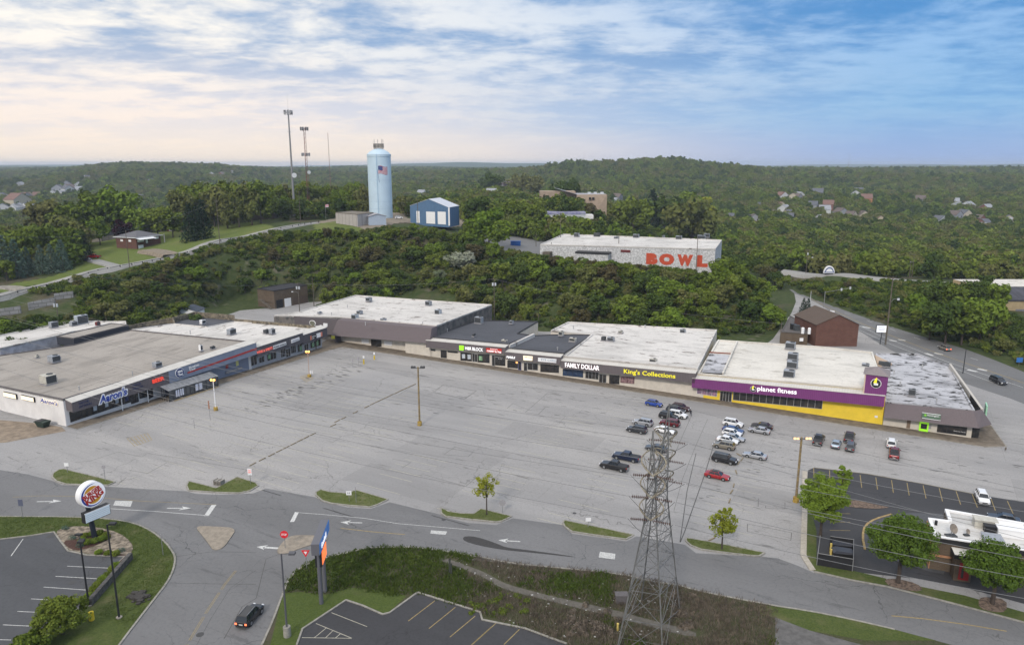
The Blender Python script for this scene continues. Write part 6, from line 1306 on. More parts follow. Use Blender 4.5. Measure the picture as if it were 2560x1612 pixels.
for e_,s_,i in wires:
    if s_ < 0:far=AT('F',-160,LY[i],196+6*(i % 3))
    else:far=AT('F',2760,RY[i],66+(8 if i in (3,4,5,7)else 0))
    n_=26;sag=3.2 if s_ < 0 else .6;pts=[e_.lerp(far,k/n_)+Vector((0,0,-sag*4*(k/n_)*(1-k/n_)))for k in range(n_+1)]
    mb=MB().tube(pts,.030 if i < 6 else .022,4);o=mb.build('power_line',M_wire)
    nm=['lowest front','middle front','upper front','lowest rear','middle rear','upper rear','front earth','rear earth'][i]
    tag(o,nm+' overhead power cable running '+('left' if s_ < 0 else 'right')+' from the pylon','power line','overhead cables')
# distribution cables behind the left wing
for k,(r1,x1,y1,Y1,r2,x2,y2,Y2)in enumerate([('R5',-300,-50,150,'R5',535,262,262),('R5',535,262,262,'R5',990,280,285),('R5',990,285,285,'R5',1360,330,292),('R5',540,0,200,'R6',545,110,296),('R1',-100,790,250,'R1',1190,745,315),('R6',545,105,296,'R7',606,-150,284),('R7',606,-145,284,'R8',726,195,240),('R1',1190,740,315,'R1',2055,460,352)]):
    a,b=AT(r1,x1,y1,Y1),AT(r2,x2,y2,Y2);sag=(b-a).length*.02
    o=MB().tube([a.lerp(b,i/14)+Vector((0,0,-sag*4*(i/14)*(1-i/14)))for i in range(15)],.035,4).build('service_cable',M_wire)
    tag(o,['thin cable sagging in from the left edge to the transformer pole','thin cable between the transformer pole and the plain grey pole','thin cable over the raised black roof box','long cable crossing the bank to the brick garage pole','thin cable in front of the big spruces','thin cable above the corner store','long cable slanting down to the brick annex','thin cable along the hill road'][k],'cable','thin service cables')
# ---------------------------------------------------------------- person, bins, carts
def person(p,rz):
    me=bpy.data.meshes.new('person')
    J=[(0,0,.95,.15,.11),(0,0,1.15,.15,.10),(0,0,1.38,.18,.11),(0,0,1.50,.07,.07),(0,0,1.60,.085,.10),(0,0,1.74,.075,.09),
         (.11,0,.90,.10,.10),(.13,.10,.50,.065,.07),(.13,.02,.08,.045,.05),(.13,.16,.04,.045,.04),(-.11,0,.90,.10,.10),(-.13,-.05,.50,.065,.07),(-.13,-.22,.10,.045,.05),(-.13,-.10,.04,.045,.04),
         (.20,0,1.42,.065,.065),(.27,-.04,1.15,.045,.045),(.26,.12,.95,.035,.035),(.255,.17,.88,.035,.025),(-.20,0,1.42,.065,.065),(-.27,0,1.15,.045,.045),(-.27,.10,.93,.035,.035),(-.265,.14,.86,.035,.025)]
    E_=[(0,1),(1,2),(2,3),(3,4),(4,5),(0,6),(6,7),(7,8),(8,9),(0,10),(10,11),(11,12),(12,13),(2,14),(14,15),(15,16),(16,17),(2,18),(18,19),(19,20),(20,21)]
    me.from_pydata([j[:3]for j in J],E_,[]);o=bpy.data.objects.new('person',me);COL.objects.link(o)
    m1=o.modifiers.new('skin','SKIN');m2=o.modifiers.new('sub','SUBSURF');m2.levels=m2.render_levels=1
    for i,j in enumerate(J):me.skin_vertices[0].data[i].radius=(j[3],j[4])
    me.skin_vertices[0].data[0].use_root=True
    me2=bpy.data.meshes.new_from_object(o.evaluated_get(bpy.context.evaluated_depsgraph_get()));bpy.data.objects.remove(o)
    for m_ in (mat('dark_jacket',(.02,.022,.03),.9),mat('skin_tone',(.36,.22,.16),.7),mat('dark_jeans',(.03,.035,.05),.9)):me2.materials.append(m_)
    me2.materials.clear()
    for k in ('dark_jacket','skin_tone','dark_jeans'):me2.materials.append(MT[k])
    for f in me2.polygons:c=f.center;f.material_index=1 if (c.z > 1.52 or (abs(c.x)> .2 and c.z < .93))else (2 if c.z < .93 else 0);f.use_smooth=True
    o=bpy.data.objects.new('person',me2);COL.objects.link(o);o.location=p;o.rotation_euler=(0,0,rz)
    tag(o,'person in dark jacket and trousers walking beside the parked maroon crossover','person')
    MB().ball((0,-.015,1.71),.105,8,5,.9).build('hair',M_black,o);return o
person(G('S4',858,305),R(150))
p=G('R5',408,1455);t=thing('dumpster','dark green tapered dumpster with open lid against the white end wall','dumpster',p,R(-20))
MB().hexa([(-1.0,-.7,.1),(1.0,-.7,.1),(1.0,.7,.1),(-1.0,.7,.1)],[(-1.5,-1.0,1.5),(1.5,-1.0,1.5),(1.5,1.0,1.5),(-1.5,1.0,1.5)]).build('body',mat('dumpster_green',(.03,.05,.04),.6,var=.3),t);MB().box(-1.4,.2,-.9,.9,1.5,1.6).build('lid',M_black,t);MB().box(-1.6,1.6,-1.08,-.98,1.35,1.5).build('rim',MT['dumpster_green'],t)
# pale plastic bench/pallet stack on the second island
p=G('S1',1562,372);t=thing('pallet_stack','weathered stack of pallets at the notch of the second grass island','pallets',p,R(-20));mb=MB()
for k in range(5):
    mb.box(-.9,.9,-.6,.6,.05+k*.2,.09+k*.2);
    for s_ in (-.85,0,.8):mb.box(s_,s_+.1,-.6,.6,.09+k*.2,.21+k*.2)
mb.build('boards',mat('grey_wood',(.28,.26,.23),.9,var=.3),t)
# fenced enclosure with two black bins by the restaurant
en=thing('dumpster_enclosure','black mesh-fenced bin enclosure at the restaurant corner','enclosure',G('A4',215,1265),0);O2=en.location
c4=[G('A4',*q_)for q_ in ((205,1262),(1045,1405),(1080,940),(1050,880),(500,800),(262,760))];c4=[G('A4',205,1262),G('A4',1045,1408),G('A4',1050,930),G('A4',505,850),G('A4',262,830)]
hF=2.1
for a,b in ((0,1),(1,2),(2,3)):
    A_,B_=c4[a]-O2,c4[b]-O2;mb=MB();mb.hexa([(A_.x,A_.y,.05),(B_.x,B_.y,.05),(B_.x,B_.y+.03,.05),(A_.x,A_.y+.03,.05)],[(A_.x,A_.y,hF),(B_.x,B_.y,hF),(B_.x,B_.y+.03,hF),(A_.x,A_.y+.03,hF)]);mb.build('mesh_panel',mat('black_mesh',(.018,.018,.02),.8),en)
    MB().cyl((A_.x,A_.y,hF),(B_.x,B_.y,hF),.045,n=6).cyl((A_.x,A_.y,0),(A_.x,A_.y,hF+.1),.06,n=6).build('rail',M_steel,en)
A_,B_=c4[0]-O2,c4[4]-O2;MB().cyl((A_.x,A_.y,hF),(B_.x,B_.y,hF),.045,n=6).cyl((B_.x,B_.y,0),(B_.x,B_.y,hF),.06,n=6).cyl((A_.x,A_.y,.1),(B_.x,B_.y,.1),.045,n=6).build('rail',M_steel,en)
for i,(x,y)in enumerate(((815,880),(830,1080))):
    p=G('A4',x-15,y+8);t=thing('trash_bin',['rear','front'][i]+' of the two black lidded dumpsters inside the fenced enclosure','dumpster',p,R(-12),'black dumpsters in the enclosure')
    MB().box(-1.5,1.4,-.8,.7,.1,1.2).build('body',M_black,t);MB().hexa([(-1.6,-.9,1.2),(1.5,-.9,1.2),(1.5,.8,1.2),(-1.6,.8,1.2)],[(-1.1,-.8,1.6),(1.4,-.8,1.45),(1.4,.7,1.45),(-1.1,.7,1.6)]).build('lid',mat('slate_lid',(.045,.05,.065),.5),t)
for i,(x,y,y2)in enumerate(((530,960,735),(535,1050,910))):
    p,h=upright('A4',x,y,x,y2);o=MB().cyl((0,0,0),(0,0,max(h,1.3)),.16,n=10).build('bollard',mat('pale_yellow_bollard',(.55,.42,.12),.7));o.location=p;tag(o,['far','near'][i]+' yellow bollard standing inside the fenced enclosure','bollard','yellow bollards')
for i,(r,x,y,y2)in enumerate((('S1',655,1340,1280),('S5',877,762,732))):
    p,h=upright(r,x,y,x,y2);o=MB().cyl((0,0,0),(0,0,max(h,1.0)),.17 if i else .35,n=10).build('bollard',MT['bollard_yellow']);o.location=p;tag(o,['squat yellow bollard at the end of the low block wall, by the round bush','yellow bollard at the restaurant drive-through behind the tree'][i],'bollard','yellow bollards')
for i,(r,x,y,y2)in enumerate((('S3',68,1005,905),('S3',82,1015,935),('S2',1612,1010,900))):
    p,h=upright(r,x,y,x,y2);o=MB().cyl((0,0,0),(0,0,h),.10,n=8).cyl((0,0,h-.25),(0,0,h),.12,n=8).build('marker_post',mat('dark_marker',(.05,.055,.045),.8));o.location=p;tag(o,['tallest','middle','left'][i]+' of the dark marker posts beside the dirt path','marker post','marker posts by the path')
# low block wall and utility box
w0,w1=PX('S1',[(935,905),(645,1240)]);mb=MB();d=(w1-w0).normalized();k=Vector((-d.y,d.x,0))*.3
mb.hexa([w0+k,w0-k,w1-k,w1+k],[q_+Vector((0,0,1.15))for q_ in (w0+k,w0-k,w1-k,w1+k)]);o=single(mb,'retaining_wall',mat('dark_blocks',(.10,.095,.09),.9,var=.5,vscale=2.2,bump=1,bscale=3),'low dark block retaining wall along the edge of the restaurant lot','wall',origin=w0.copy())
p=G('S6',240,1165);o=MB().box(-.8,.8,-.5,.5,0,1.3).box(-.9,.9,-.6,.6,1.3,1.38).build('utility_box',mat('box_grey',(.12,.11,.11),.7,var=.2));o.location=p;tag(o,'grey metal utility box left of the pylon foot','utility box')
p=G('S6',210,1400);o=MB().cyl((0,0,0),(0,0,1.1),.13,n=8).cyl((0,0,1.0),(0,0,1.15),.16,n=8).build('marker_post',MT['pale_yellow_bollard']);o.location=p;tag(o,'orange-yellow pipeline marker left of the pylon foot','marker post')
# rubble pile on the lawn
mb=MB()
for _ in range(40):a=G('S1',995+random.gauss(0,32),1185+random.gauss(0,18));s_=random.uniform(.15,.45);mb.box(a.x-s_,a.x+s_,a.y-s_*.7,a.y+s_*.7,.1,.1+s_*.7)
single(mb,'rubble_pile',mat('dark_rubble',(.06,.055,.05),.9,var=.4),'heap of dark broken stones on the lawn','rubble',origin=G('S1',995,1185))
# wheel stops: the broken lines in the lot
M_stop=mat('wheel_stop',(.24,.19,.115),.9,var=.4,vscale=1.5);ws=MB().box(-.9,.9,-.09,.09,0,.14).build('wheel_stop',M_stop);first=True
def stops(pts,label,jit=.05,step=2.05,drop=.1):
    global first
    pts=[Vector((q_.x,q_.y))for q_ in pts]
    for a,b in zip(pts[:-1],pts[1:]):
        L_=(b-a).length;n_=int(L_/step);an=math.atan2((b-a).y,(b-a).x)
        for i in range(n_):
            if random.random()< drop:continue
            q_=a.lerp(b,(i+.5)/n_);loc=(q_.x+random.uniform(-jit,jit),q_.y+random.uniform(-jit,jit),.008)
            if first:o=ws;first=False
            else:o=ws.copy();COL.objects.link(o)
            o.location=loc;o.rotation_euler=(0,0,an+random.uniform(-jit,jit)*.6);tag(o,label,'wheel stop','wheel stops of one line')
stops([G('S2',172,247),G('S2',370,147),G('S2',655,5)],'ochre wheel stop in the long line across the left lot',drop=.02)
stops([G('R6',845,1455),G('R6',905,1430)],'ochre wheel stop in the long line across the left lot');stops([G('R6',885,1418),G('R6',1270,1230),G('R6',1655,1052)],'ochre wheel stop in the long line across the left lot',drop=.02)
stops([G('S4',1270,650),G('S4',1350,690),G('S4',1315,770)],'broken wheel stop behind the parked cars on the right',.25,2.2,.15)
stops([G('S4',1285,800),G('S4',1300,870),G('S4',1262,990),G('S4',1230,1060),G('S4',1215,1150)],'broken wheel stop behind the parked cars on the right',.22,2.1,.05)
stops([G('S4',1090,1455),G('S4',1020,1490)],'broken wheel stop behind the parked cars on the right',.1,1.9,0)
# ---------------------------------------------------------------- other buildings
def mat_brick(name,a,b_,mo,sc=1.0,rotz=0.0):
    m=bpy.data.materials.new(name);m.use_nodes=True;t=m.node_tree;b=t.nodes['Principled BSDF'];q=NG(t)
    co=q.n('ShaderNodeTexCoord').outputs['Object'];s_=q.n('ShaderNodeSeparateXYZ',{0:co}).outputs
    v=q.n('ShaderNodeCombineXYZ',{0:q.math('ADD',s_[0],s_[1]),1:s_[2],2:0.0}).outputs[0]
    bk=q.n('ShaderNodeTexBrick',{'Vector':v,'Color1':a,'Color2':b_,'Mortar':mo,'Scale':sc,'Mortar Size':.02,'Brick Width':.6,'Row Height':.22,'Bias':-.2})
    c=q.mix(q.math('MULTIPLY',q.ss(q.noise(co,.5,4),.4,.7),.4),bk.outputs['Color'],tuple(x*.6 for x in a[:3])+(1,))
    t.links.new(c,b.inputs['Base Color']);b.inputs['Roughness'].default_value=.9;b.inputs['Specular IOR Level'].default_value=.15;MT[name]=m;return m
M_brick=mat_brick('red_brick',rgb(.135,.058,.042),rgb(.105,.048,.038),rgb(.15,.11,.09));M_brickb=mat_brick('brown_brick',rgb(.12,.088,.06),rgb(.095,.07,.05),rgb(.13,.11,.09));M_tanblock=mat_brick('tan_block',rgb(.36,.28,.21),rgb(.32,.25,.19),rgb(.28,.22,.17),.5)
M_broof=mat('brown_roof',(.105,.078,.062),.9,var=.2,vscale=3);M_groof=mat('grey_shingles',(.13,.13,.14),.9,var=.2,vscale=3)
def gable(B,FL,FRt,BL,ze,zr,mw,mr,z0,over=.4,axis='depth',gm=None):
    """gable building from three ground corners (world); ridge runs into the depth or across"""
    o=B.location;FL,FRt,BL=[Vector((q_[0]-o.x,q_[1]-o.y))for q_ in (FL,FRt,BL)];BR=FRt+(BL-FL);u=(FRt-FL).normalized();v=(BL-FL).normalized()
    e0=z0-o.z;ze -= o.z;zr -= o.z;P3=lambda q_,z:(q_.x,q_.y,z)
    if axis == 'depth':m1,m2=(FL+FRt)/2,(BL+BR)/2
    else:m1,m2=(FL+BL)/2,(FRt+BR)/2
    mb=MB()
    if axis == 'depth':mb.add([P3(FL,e0),P3(FRt,e0),P3(FRt,ze),P3(m1,zr),P3(FL,ze)],[(0,1,2,3,4)]);mb.add([P3(BL,e0),P3(BR,e0),P3(BR,ze),P3(m2,zr),P3(BL,ze)],[(4,3,2,1,0)]);mb.quad(P3(FL,e0),P3(FL,ze),P3(BL,ze),P3(BL,e0));mb.quad(P3(FRt,e0),P3(BR,e0),P3(BR,ze),P3(FRt,ze))
    else:mb.add([P3(FL,e0),P3(BL,e0),P3(BL,ze),P3(m1,zr),P3(FL,ze)],[(4,3,2,1,0)]);mb.add([P3(FRt,e0),P3(BR,e0),P3(BR,ze),P3(m2,zr),P3(FRt,ze)],[(0,1,2,3,4)]);mb.quad(P3(FL,e0),P3(FRt,e0),P3(FRt,ze),P3(FL,ze));mb.quad(P3(BL,e0),P3(BL,ze),P3(BR,ze),P3(BR,e0))
    mb.build('wall',mw,B)
    sl_=(zr-ze);rf=MB();th=.18
    if axis == 'depth':A=[(FL-u*over-v*over,m1-v*over,m2+v*over,BL-u*over+v*over),(FRt+u*over-v*over,m1-v*over,m2+v*over,BR+u*over+v*over)];half=(FRt-FL).length/2
    else:A=[(FL-v*over-u*over,m1-u*over,m2+u*over,FRt-v*over+u*over),(BL+v*over-u*over,m1-u*over,m2+u*over,BR+v*over+u*over)];half=(BL-FL).length/2
    dz=sl_*over/half
    for a_,r1,r2,b_ in A:rf.hexa([P3(a_,ze-dz+.02),P3(r1,zr+.02),P3(r2,zr+.02),P3(b_,ze-dz+.02)],[P3(a_,ze-dz+th),P3(r1,zr+th),P3(r2,zr+th),P3(b_,ze-dz+th)])
    rf.build('roof',mr,B);return FL,FRt,BL,BR
def flat(B,pts,zt,mw,mr,z0,par=.3,pw=.3,mp=None):
    o=B.location;return block(B,Fr(o.x,o.y,0,o.z),[(q_[0]-o.x,q_[1]-o.y,(zt if isinstance(q_,Vector)else q_[2]if len(q_)> 2 else zt)-o.z)for q_ in pts],mw,mr,z0=z0-o.z,par=par,pw=pw,mp=mp)
# brick building beside the highway
FLb,FRb=G('R8',945,352),G('R8',1237,352);ze=AT('R8',965,200,FLb.y).z;zr=AT('R8',1120,133,FLb.y).z
BLb=G('R8',805,132,ze);B=thing('brick_building','plain red brick building with brown gable roof beside the highway','building',FLb)
gable(B,FLb,FRb,BLb,ze,zr,M_brick,M_broof,-.2)
MB().hexa([(8.2,9,zr-.6),(9.6,8.9,zr-.9),(9.6,9.4,zr-.9),(8.2,9.5,zr-.6)],[(8.2,9,zr-.2),(9.6,8.9,zr-.5),(9.6,9.4,zr-.5),(8.2,9.5,zr-.2)]).build('skylight',M_signwhite,B)
a=thing('brick_annex','low brown brick annex with a white window at the foot of the red brick building','building',G('R8',705,335));o=a.location
pa=[G('R8',700,335),G('R8',888,350),G('R8',905,300)+Vector((0,6,0)),G('R8',765,215)]
flat(a,pa,4.2,M_brickb,mat('annex_roof',(.12,.11,.105),.9,var=.3),-.2,.2)
c=AT('R8',848,305,pa[1].y);MB().box(c.x-o.x-.6,c.x-o.x+.6,c.y-o.y-.35,c.y-o.y-.1,c.z-.5,c.z+.6).build('window',M_signwhite,a)
for i,(x,y,m_,l)in enumerate(((815,240,M_grill,'dark cooling unit on the brick annex roof'),(858,262,M_signwhite,'left white tank by the annex roof'),(903,265,M_signwhite,'right white tank by the annex roof'),(793,232,M_black,'black panel on the annex roof'))):
    p=G('R8',x,y,4.2);t_=MB();(t_.box(-.9,.9,-.7,.7,0,1.9)if m_ is not M_signwhite else t_.cyl((0,0,0),(0,0,1.9),.5,n=10).ball((0,0,1.9),.5,10,5,.5));o_=t_.build('rooftop_unit' if m_ is not M_signwhite else 'tank',m_);o_.location=p;tag(o_,l,'rooftop unit' if m_ is not M_signwhite else 'tank')
# small garage block at the foot of the bank
g0,g1,g2=G('R6',330,347),G('R6',642,285),G('R6',155,332);B=thing('garage_building','small brown brick garage with black roof, a white door and outside stairs below the bank','building',g0);o=B.location
u=(g1-g0).normalized();zt=AT('R6',330,180,g0.y).z;vv=Vector((-u.y,u.x,0));g2=g0+vv*11;g3=g1+vv*11
flat(B,[g0,g1,g3,g2],zt,M_brickb,mat('tar_roof',(.03,.03,.035),.9),-.2,.25)
FG=Fr(g0.x,g0.y,math.degrees(math.atan2(u.y,u.x)))
def fbox(B,F,s0,s1,y0,y1,z0,z1,nm,m):
    mb=MB().box(s0,s1,y0,y1,z0,z1);mb.v=[tuple(F.W(*v)-B.location)for v in mb.v];return mb.build(nm,m,B)
for x0,x1,m_,nm in ((345,405,M_black,'garage_door'),(422,483,M_signwhite,'garage_door'),(502,572,mat('brown_shutter',(.09,.065,.05),.8),'garage_door'),(580,632,mat('brown_shutter',(.09,.065,.05),.8),'garage_door')):
    s0,_=FG.V('R6',x0,320,-.06);s1,_=FG.V('R6',x1,310,-.06);fbox(B,FG,s0,s1,-.08,.0,0,3.6,nm,m_)
fbox(B,FG,-1.2,-.9,.5,9,3.2,3.3,'stair_landing',M_wood);mb=MB();mb.hexa([(-1.6,8,3.2),(-.3,8,3.2),(-.3,1,0),(-1.6,1,0)],[(-1.6,8,3.5),(-.3,8,3.5),(-.3,1,.3),(-1.6,1,.3)]);mb.v=[tuple(FG.W(*v)-o)for v in mb.v];mb.build('stairs',M_wood,B)
# bowling alley
b1,b2=AT('R3',640,872,330),AT('R3',2290,918,311);zb_=25.2;b1=G('R3',640,875,zb_-1);b2=G('R3',2290,918,zb_);b3=G('R3',2352,832,zb_);b4=G('R3',860,776,zb_-.8)
B=thing('bowling_alley','long white brick building with big orange-red painted letters on the hill','building',(b1.x,b1.y,17));o=B.location
M_wbrick=mat('peeling_white_brick',(.60,.60,.60),.9,var=.45,vscale=1.6);
flat(B,[(b1.x,b1.y,zb_-1),(b2.x,b2.y,zb_),(b3.x,b3.y,zb_),(b4.x,b4.y,zb_-.8)],zb_,M_wbrick,M_rwhite,12,.35,.4)
FB=Fr(b1.x,b1.y,math.degrees(math.atan2(b2.y-b1.y,b2.x-b1.x)))
M_bowl=mat('orange_red_paint',(.50,.075,.03),.8,var=.2,vscale=2)
for ch,x0,x1,y0,y1 in (('B',1640,1745,950,1060),('O',1762,1900,953,1068),('W',1932,2075,962,1076),('L',2120,2215,970,1085)):
    s0,z0_=FB.V('R3',x0,y0,-.1);s1,z1_=FB.V('R3',x1,y1,-.1);ot=text('lettering',ch,1,M_bowl,B,0,0,0,bold=.09,fit=(s1-s0,abs(z0_-z1_)),ext=.01)
    ot.data.transform(Matrix.Translation(FB.W((s0+s1)/2,-.06,(z0_+z1_)/2)-o)@ Matrix.Rotation(R(FB.deg),4,'Z'))
s0,z0_=FB.V('R3',1000,925,-1);s1,_=FB.V('R3',1300,950,-1);fbox(B,FB,s0,s1,-5,-.02,12,z0_-.9,'annex',M_wbrick);fbox(B,FB,s0-.3,s1+.3,-5.3,-.02,z0_-.88,z0_-.1,'annex_roof',M_black)
s0,z0_=FB.V('R3',1400,930,-.1);s1,_=FB.V('R3',1490,930,-.1);fbox(B,FB,s0,s1,-.3,-.02,z0_-.5,z0_+.5,'painted_patch',MT['dark_red_box']);fbox(B,FB,FB.V('R3',675,925,-2)[0],FB.V('R3',745,930,-2)[0],-4,-.02,14,21.5,'shed',M_wood)
for i,(x,y,w_)in enumerate(((980,800,2.4),(1170,798,3),(1540,812,2.8),(1800,805,1),(1942,828,2.8),(2155,822,3.6),(2205,805,2.6),(1352,818,2))):
    hvac(Fr(0,0,FB.deg),'R3',x,y,zb_-.6,w_,2,1.9 if w_ > 2 else 1,['first','second','third','fourth','fifth','sixth','seventh','dark third-and-a-half'][i].replace('dark third-and-a-half','low stained')+' machine from the left along the bowling roof',M_hv if i != 1 else M_grill,False)
p=GT('R3',410,885);o_=MB().box(-2.5,2.5,-1,1,0,2.2).box(-2.7,2.7,-1.2,1.2,2.2,2.35).build('blue_container',mat('tarp_blue',(.02,.10,.35),.6,var=.3));o_.location=p+Vector((0,0,.2));tag(o_,'bright blue container at the edge of the bowling car park','container')
# restaurant at the right edge
r0=G('A5',350,748,5.2);r1=G('A5',1846,975,5.2);FR_=Fr(r0.x,r0.y,math.degrees(math.atan2(r1.y-r0.y,r1.x-r0.x)))
B=thingF('restaurant','white-roofed brick fast-food restaurant with a red doorway behind the trees','restaurant',FR_)
block(B,FR_,[(0,0,5.2),(30,0,5.2),(30,13,5.2),('A5',1846,520,5.2),('A5',538,292,5.2),('A5',600,480,5.2),('A5',262,438,5.2)],M_brickb,mat_roof('restaurant_roof',rgb(.58,.57,.55),rgb(.2,.15,.1),.4,.3),z0=0,par=.25,pw=.5,mp=M_signwhite)
MB().box(-.08,30,-.12,-.01,4.55,5.3).build('fascia',M_black,B);(lambda q_:MB().hexa([(-.12,0,0),(.02,0,0),(q_[0]+.02,q_[1],0),(q_[0]-.12,q_[1],0)],[(-.12,0,4.9),(.02,0,4.9),(q_[0]+.02,q_[1],4.9),(q_[0]-.12,q_[1],4.9)]))(FR_.P('A5',262,438,5.2)).build('side_wall',mat('salmon_brick',(.42,.22,.12),.9,var=.3,vscale=2),B)
s0,_=FR_.V('A5',735,1000,-2.2);s1,_=FR_.V('A5',1030,1000,-2.2);MB().box(s0,s1,-2.2,-.13,0,3.6).build('door_bay',M_brickb,B);MB().box(s0-.3,s1+.3,-2.5,-.12,3.6,4.2).build('door_canopy',M_black,B);MB().box(s0-.25,s1+.25,-2.45,-.13,4.21,4.26).build('canopy_top',M_rclean,B)
MB().box(s0+.6,s1-.3,-2.27,-2.2,.3,3.0).build('door',mat('door_red',(.25,.02,.02),.5),B);MB().box(s0+.9,s1-1.0,-2.31,-2.26,.6,2.2).build('window',M_glass,B)
MB().box(.2,29,-.16,-.01,2.3,2.6).build('brick_band',MT['salmon_brick'],B)
def rtop(x,y,w_,d_,h,m_,l,nm='rooftop_unit',cat_='rooftop unit',rd=False):
    p=G('A5',x,y,5.2);mb=MB();(mb.cyl((0,0,0),(0,0,h),w_/2,n=12)if rd else mb.box(-w_/2,w_/2,-d_/2,d_/2,0,h).box(-w_/2-.1,w_/2+.1,-d_/2-.1,d_/2+.1,h-.12,h+.02));o_=mb.build(nm,m_);o_.location=p;o_.rotation_euler=(0,0,R(FR_.deg));tag(o_,l,cat_);return o_
rtop(1190,570,3.0,1.6,1.4,M_hvw,'wide cream unit in the middle of the restaurant roof');rtop(1270,650,1.4,1.0,1.1,M_black,'black-mouthed duct box on the restaurant roof');rtop(1320,800,2.4,2.2,.7,M_hv,'cluttered grey units on the restaurant roof near the front edge');rtop(1600,690,3.6,2.6,1.3,M_signwhite,'large white box on the right of the restaurant roof');rtop(1590,602,1.0,1,.25,M_grill,'dark round fan on the large white box','roof_fan','fan',True);rtop(1300,455,.9,.9,.3,M_grill,'dark fan behind the cream unit','roof_fan','fan',True);rtop(393,535,.4,.4,.7,M_black,'small black pipe at the left of the restaurant roof','vent_pipe','vent pipe',True)
for x,y,rr_,l in ((640,720,.75,'large mesh satellite dish at the left of the restaurant roof'),(895,710,.40,'small satellite dish right of the large mesh dish')):
    p=G('A5',x,y,5.2);t=thing('satellite_dish',l,'satellite dish',p);MB().box(-rr_,rr_,-rr_*.6,rr_*.6,0,.2).build('ballast',M_grill,t);MB().cyl((0,0,0),(0,0,rr_*1.2),.05,n=6).build('mast',M_steel,t)
    mb=MB();
    for j in range(5):
        for i in range(14):a_=2*math.pi*i/14;q_=rr_*j/4;mb.v.append((q_*math.cos(a_),-.35*(j/4)**2*rr_-.1,q_*math.sin(a_)))
    for j in range(4):
        for i in range(14):mb.f.append([j*14+i,j*14+(i+1)% 14,(j+1)*14+(i+1)% 14,(j+1)*14+i]);mb.mi.append(0)
    dd_=mb.build('dish',mat('dish_mesh',(.26,.22,.18),.6,var=.3),t);dd_.location=(0,0,rr_*1.6);dd_.rotation_euler=(R(-30),0,R(20))
# water tower
wt=G('R2',1180,1188,28.5);wr=AT('R2',1283,900,wt.y).x-AT('R2',1066,900,wt.y).x;wr /= 2;wz=AT('R2',1165,585,wt.y).z-28.5;cxo=AT('R2',1175,1100,wt.y).x
B=thing('water_tower','tall pale blue cylindrical water tower with a painted flag','water tower',(cxo,wt.y,28.5));
M_tank=mat('pale_blue_steel',(.48,.61,.70),.5,var=.08,vscale=.15,spec=.4)
mb=MB();prof=[(wr,-2),(wr,wz-1.6),(wr*1.03,wz-1.5),(wr*1.03,wz-.1),(wr*.97,wz+.05),(wr*.80,wz+1.3),(wr*.45,wz+2.6),(wr*.12,wz+3.2),(.01,wz+3.25)];n_=48
for r_,z_ in prof:mb.v +=[(r_*math.cos(2*math.pi*i/n_),r_*math.sin(2*math.pi*i/n_),z_)for i in range(n_)]
for j in range(len(prof)-1):
    for i in range(n_):mb.f.append([j*n_+i,j*n_+(i+1)% n_,(j+1)*n_+(i+1)% n_,(j+1)*n_+i]);mb.mi.append(0)
mb.build('tank',M_tank,B,smooth=False)
mb=MB()
for z_ in (wz*.27,wz*.16,wz*.6):mb.cyl((0,0,z_),(0,0,z_+.12),wr+.04,n=48,caps=False)
mb.build('weld_band',mat('band_blue',(.32,.46,.58),.5),B);mb=MB();a_=R(-92);mb.box(wr*math.cos(a_)-.2,wr*math.cos(a_)+.2,wr*math.sin(a_)-.25,wr*math.sin(a_),0,wz).build('ladder',MT['band_blue'],B)
def cylpatch(nm,m,th0,th1,z0,z1,rr_,n=8,wav=.0):
    mb=MB()
    for i in range(n+1):a_=lerp(th0,th1,i/n);dz=wav*math.sin(i/n*6.28);mb.v +=[(rr_*math.cos(a_),rr_*math.sin(a_),z0+dz-.7*i/n*wav*2),(rr_*math.cos(a_),rr_*math.sin(a_),z1+dz-.7*i/n*wav*2)]
    for i in range(n):k=2*i;mb.f.append([k,k+2,k+3,k+1]);mb.mi.append(0)
    return mb.build(nm,m,B)
za,zb2=AT('R2',1220,770,wt.y-wr).z-28.5,AT('R2',1220,697,wt.y-wr).z-28.5;t0,t1=R(-86),R(-38)
cylpatch('painted_flag',mat('flag_white',(.60,.58,.60),.7),t0,t1,za,zb2,wr+.05,10,.3)
st_=(zb2-za)/13
for k in range(0,13,2):cylpatch('flag_stripe',mat('flag_red',(.40,.05,.09),.7),t0,t1,za+k*st_,za+(k+1)*st_,wr+.07,10,.3)
cylpatch('flag_canton',mat('flag_blue',(.05,.07,.20),.7),t0,lerp(t0,t1,.45),za+6*st_,zb2+.02,wr+.09,5,.13)
a0,a1=R(-94),R(-85);mb=MB();mb.cyl(((wr+.06)*math.cos(a0),(wr+.06)*math.sin(a0),zb2+1.2),((wr+.06)*math.cos(R(-82)),(wr+.06)*math.sin(R(-82)),za-5),.12,n=5);mb.build('painted_flagpole',mat('flagpole_blue',(.12,.2,.35),.7),B)
mb=MB();mb2=MB()
for i in range(10):a_=2*math.pi*i/10;x_,y_=2.7*math.cos(a_),2.7*math.sin(a_);mb.cyl((x_,y_,wz+1.6),(x_,y_,wz+(8.5 if i % 3 == 0 else 5.8)),.13,n=5);mb2.box(x_-.4,x_+.4,y_-.15,y_+.15,wz+3.6,wz+6.0)
mb.build('antenna_mast',M_steel,B);mb2.build('antenna_panel',mat('panel_tan',(.30,.27,.24),.6,col2=(.12,.11,.10),vscale=.6),B);mb=MB();
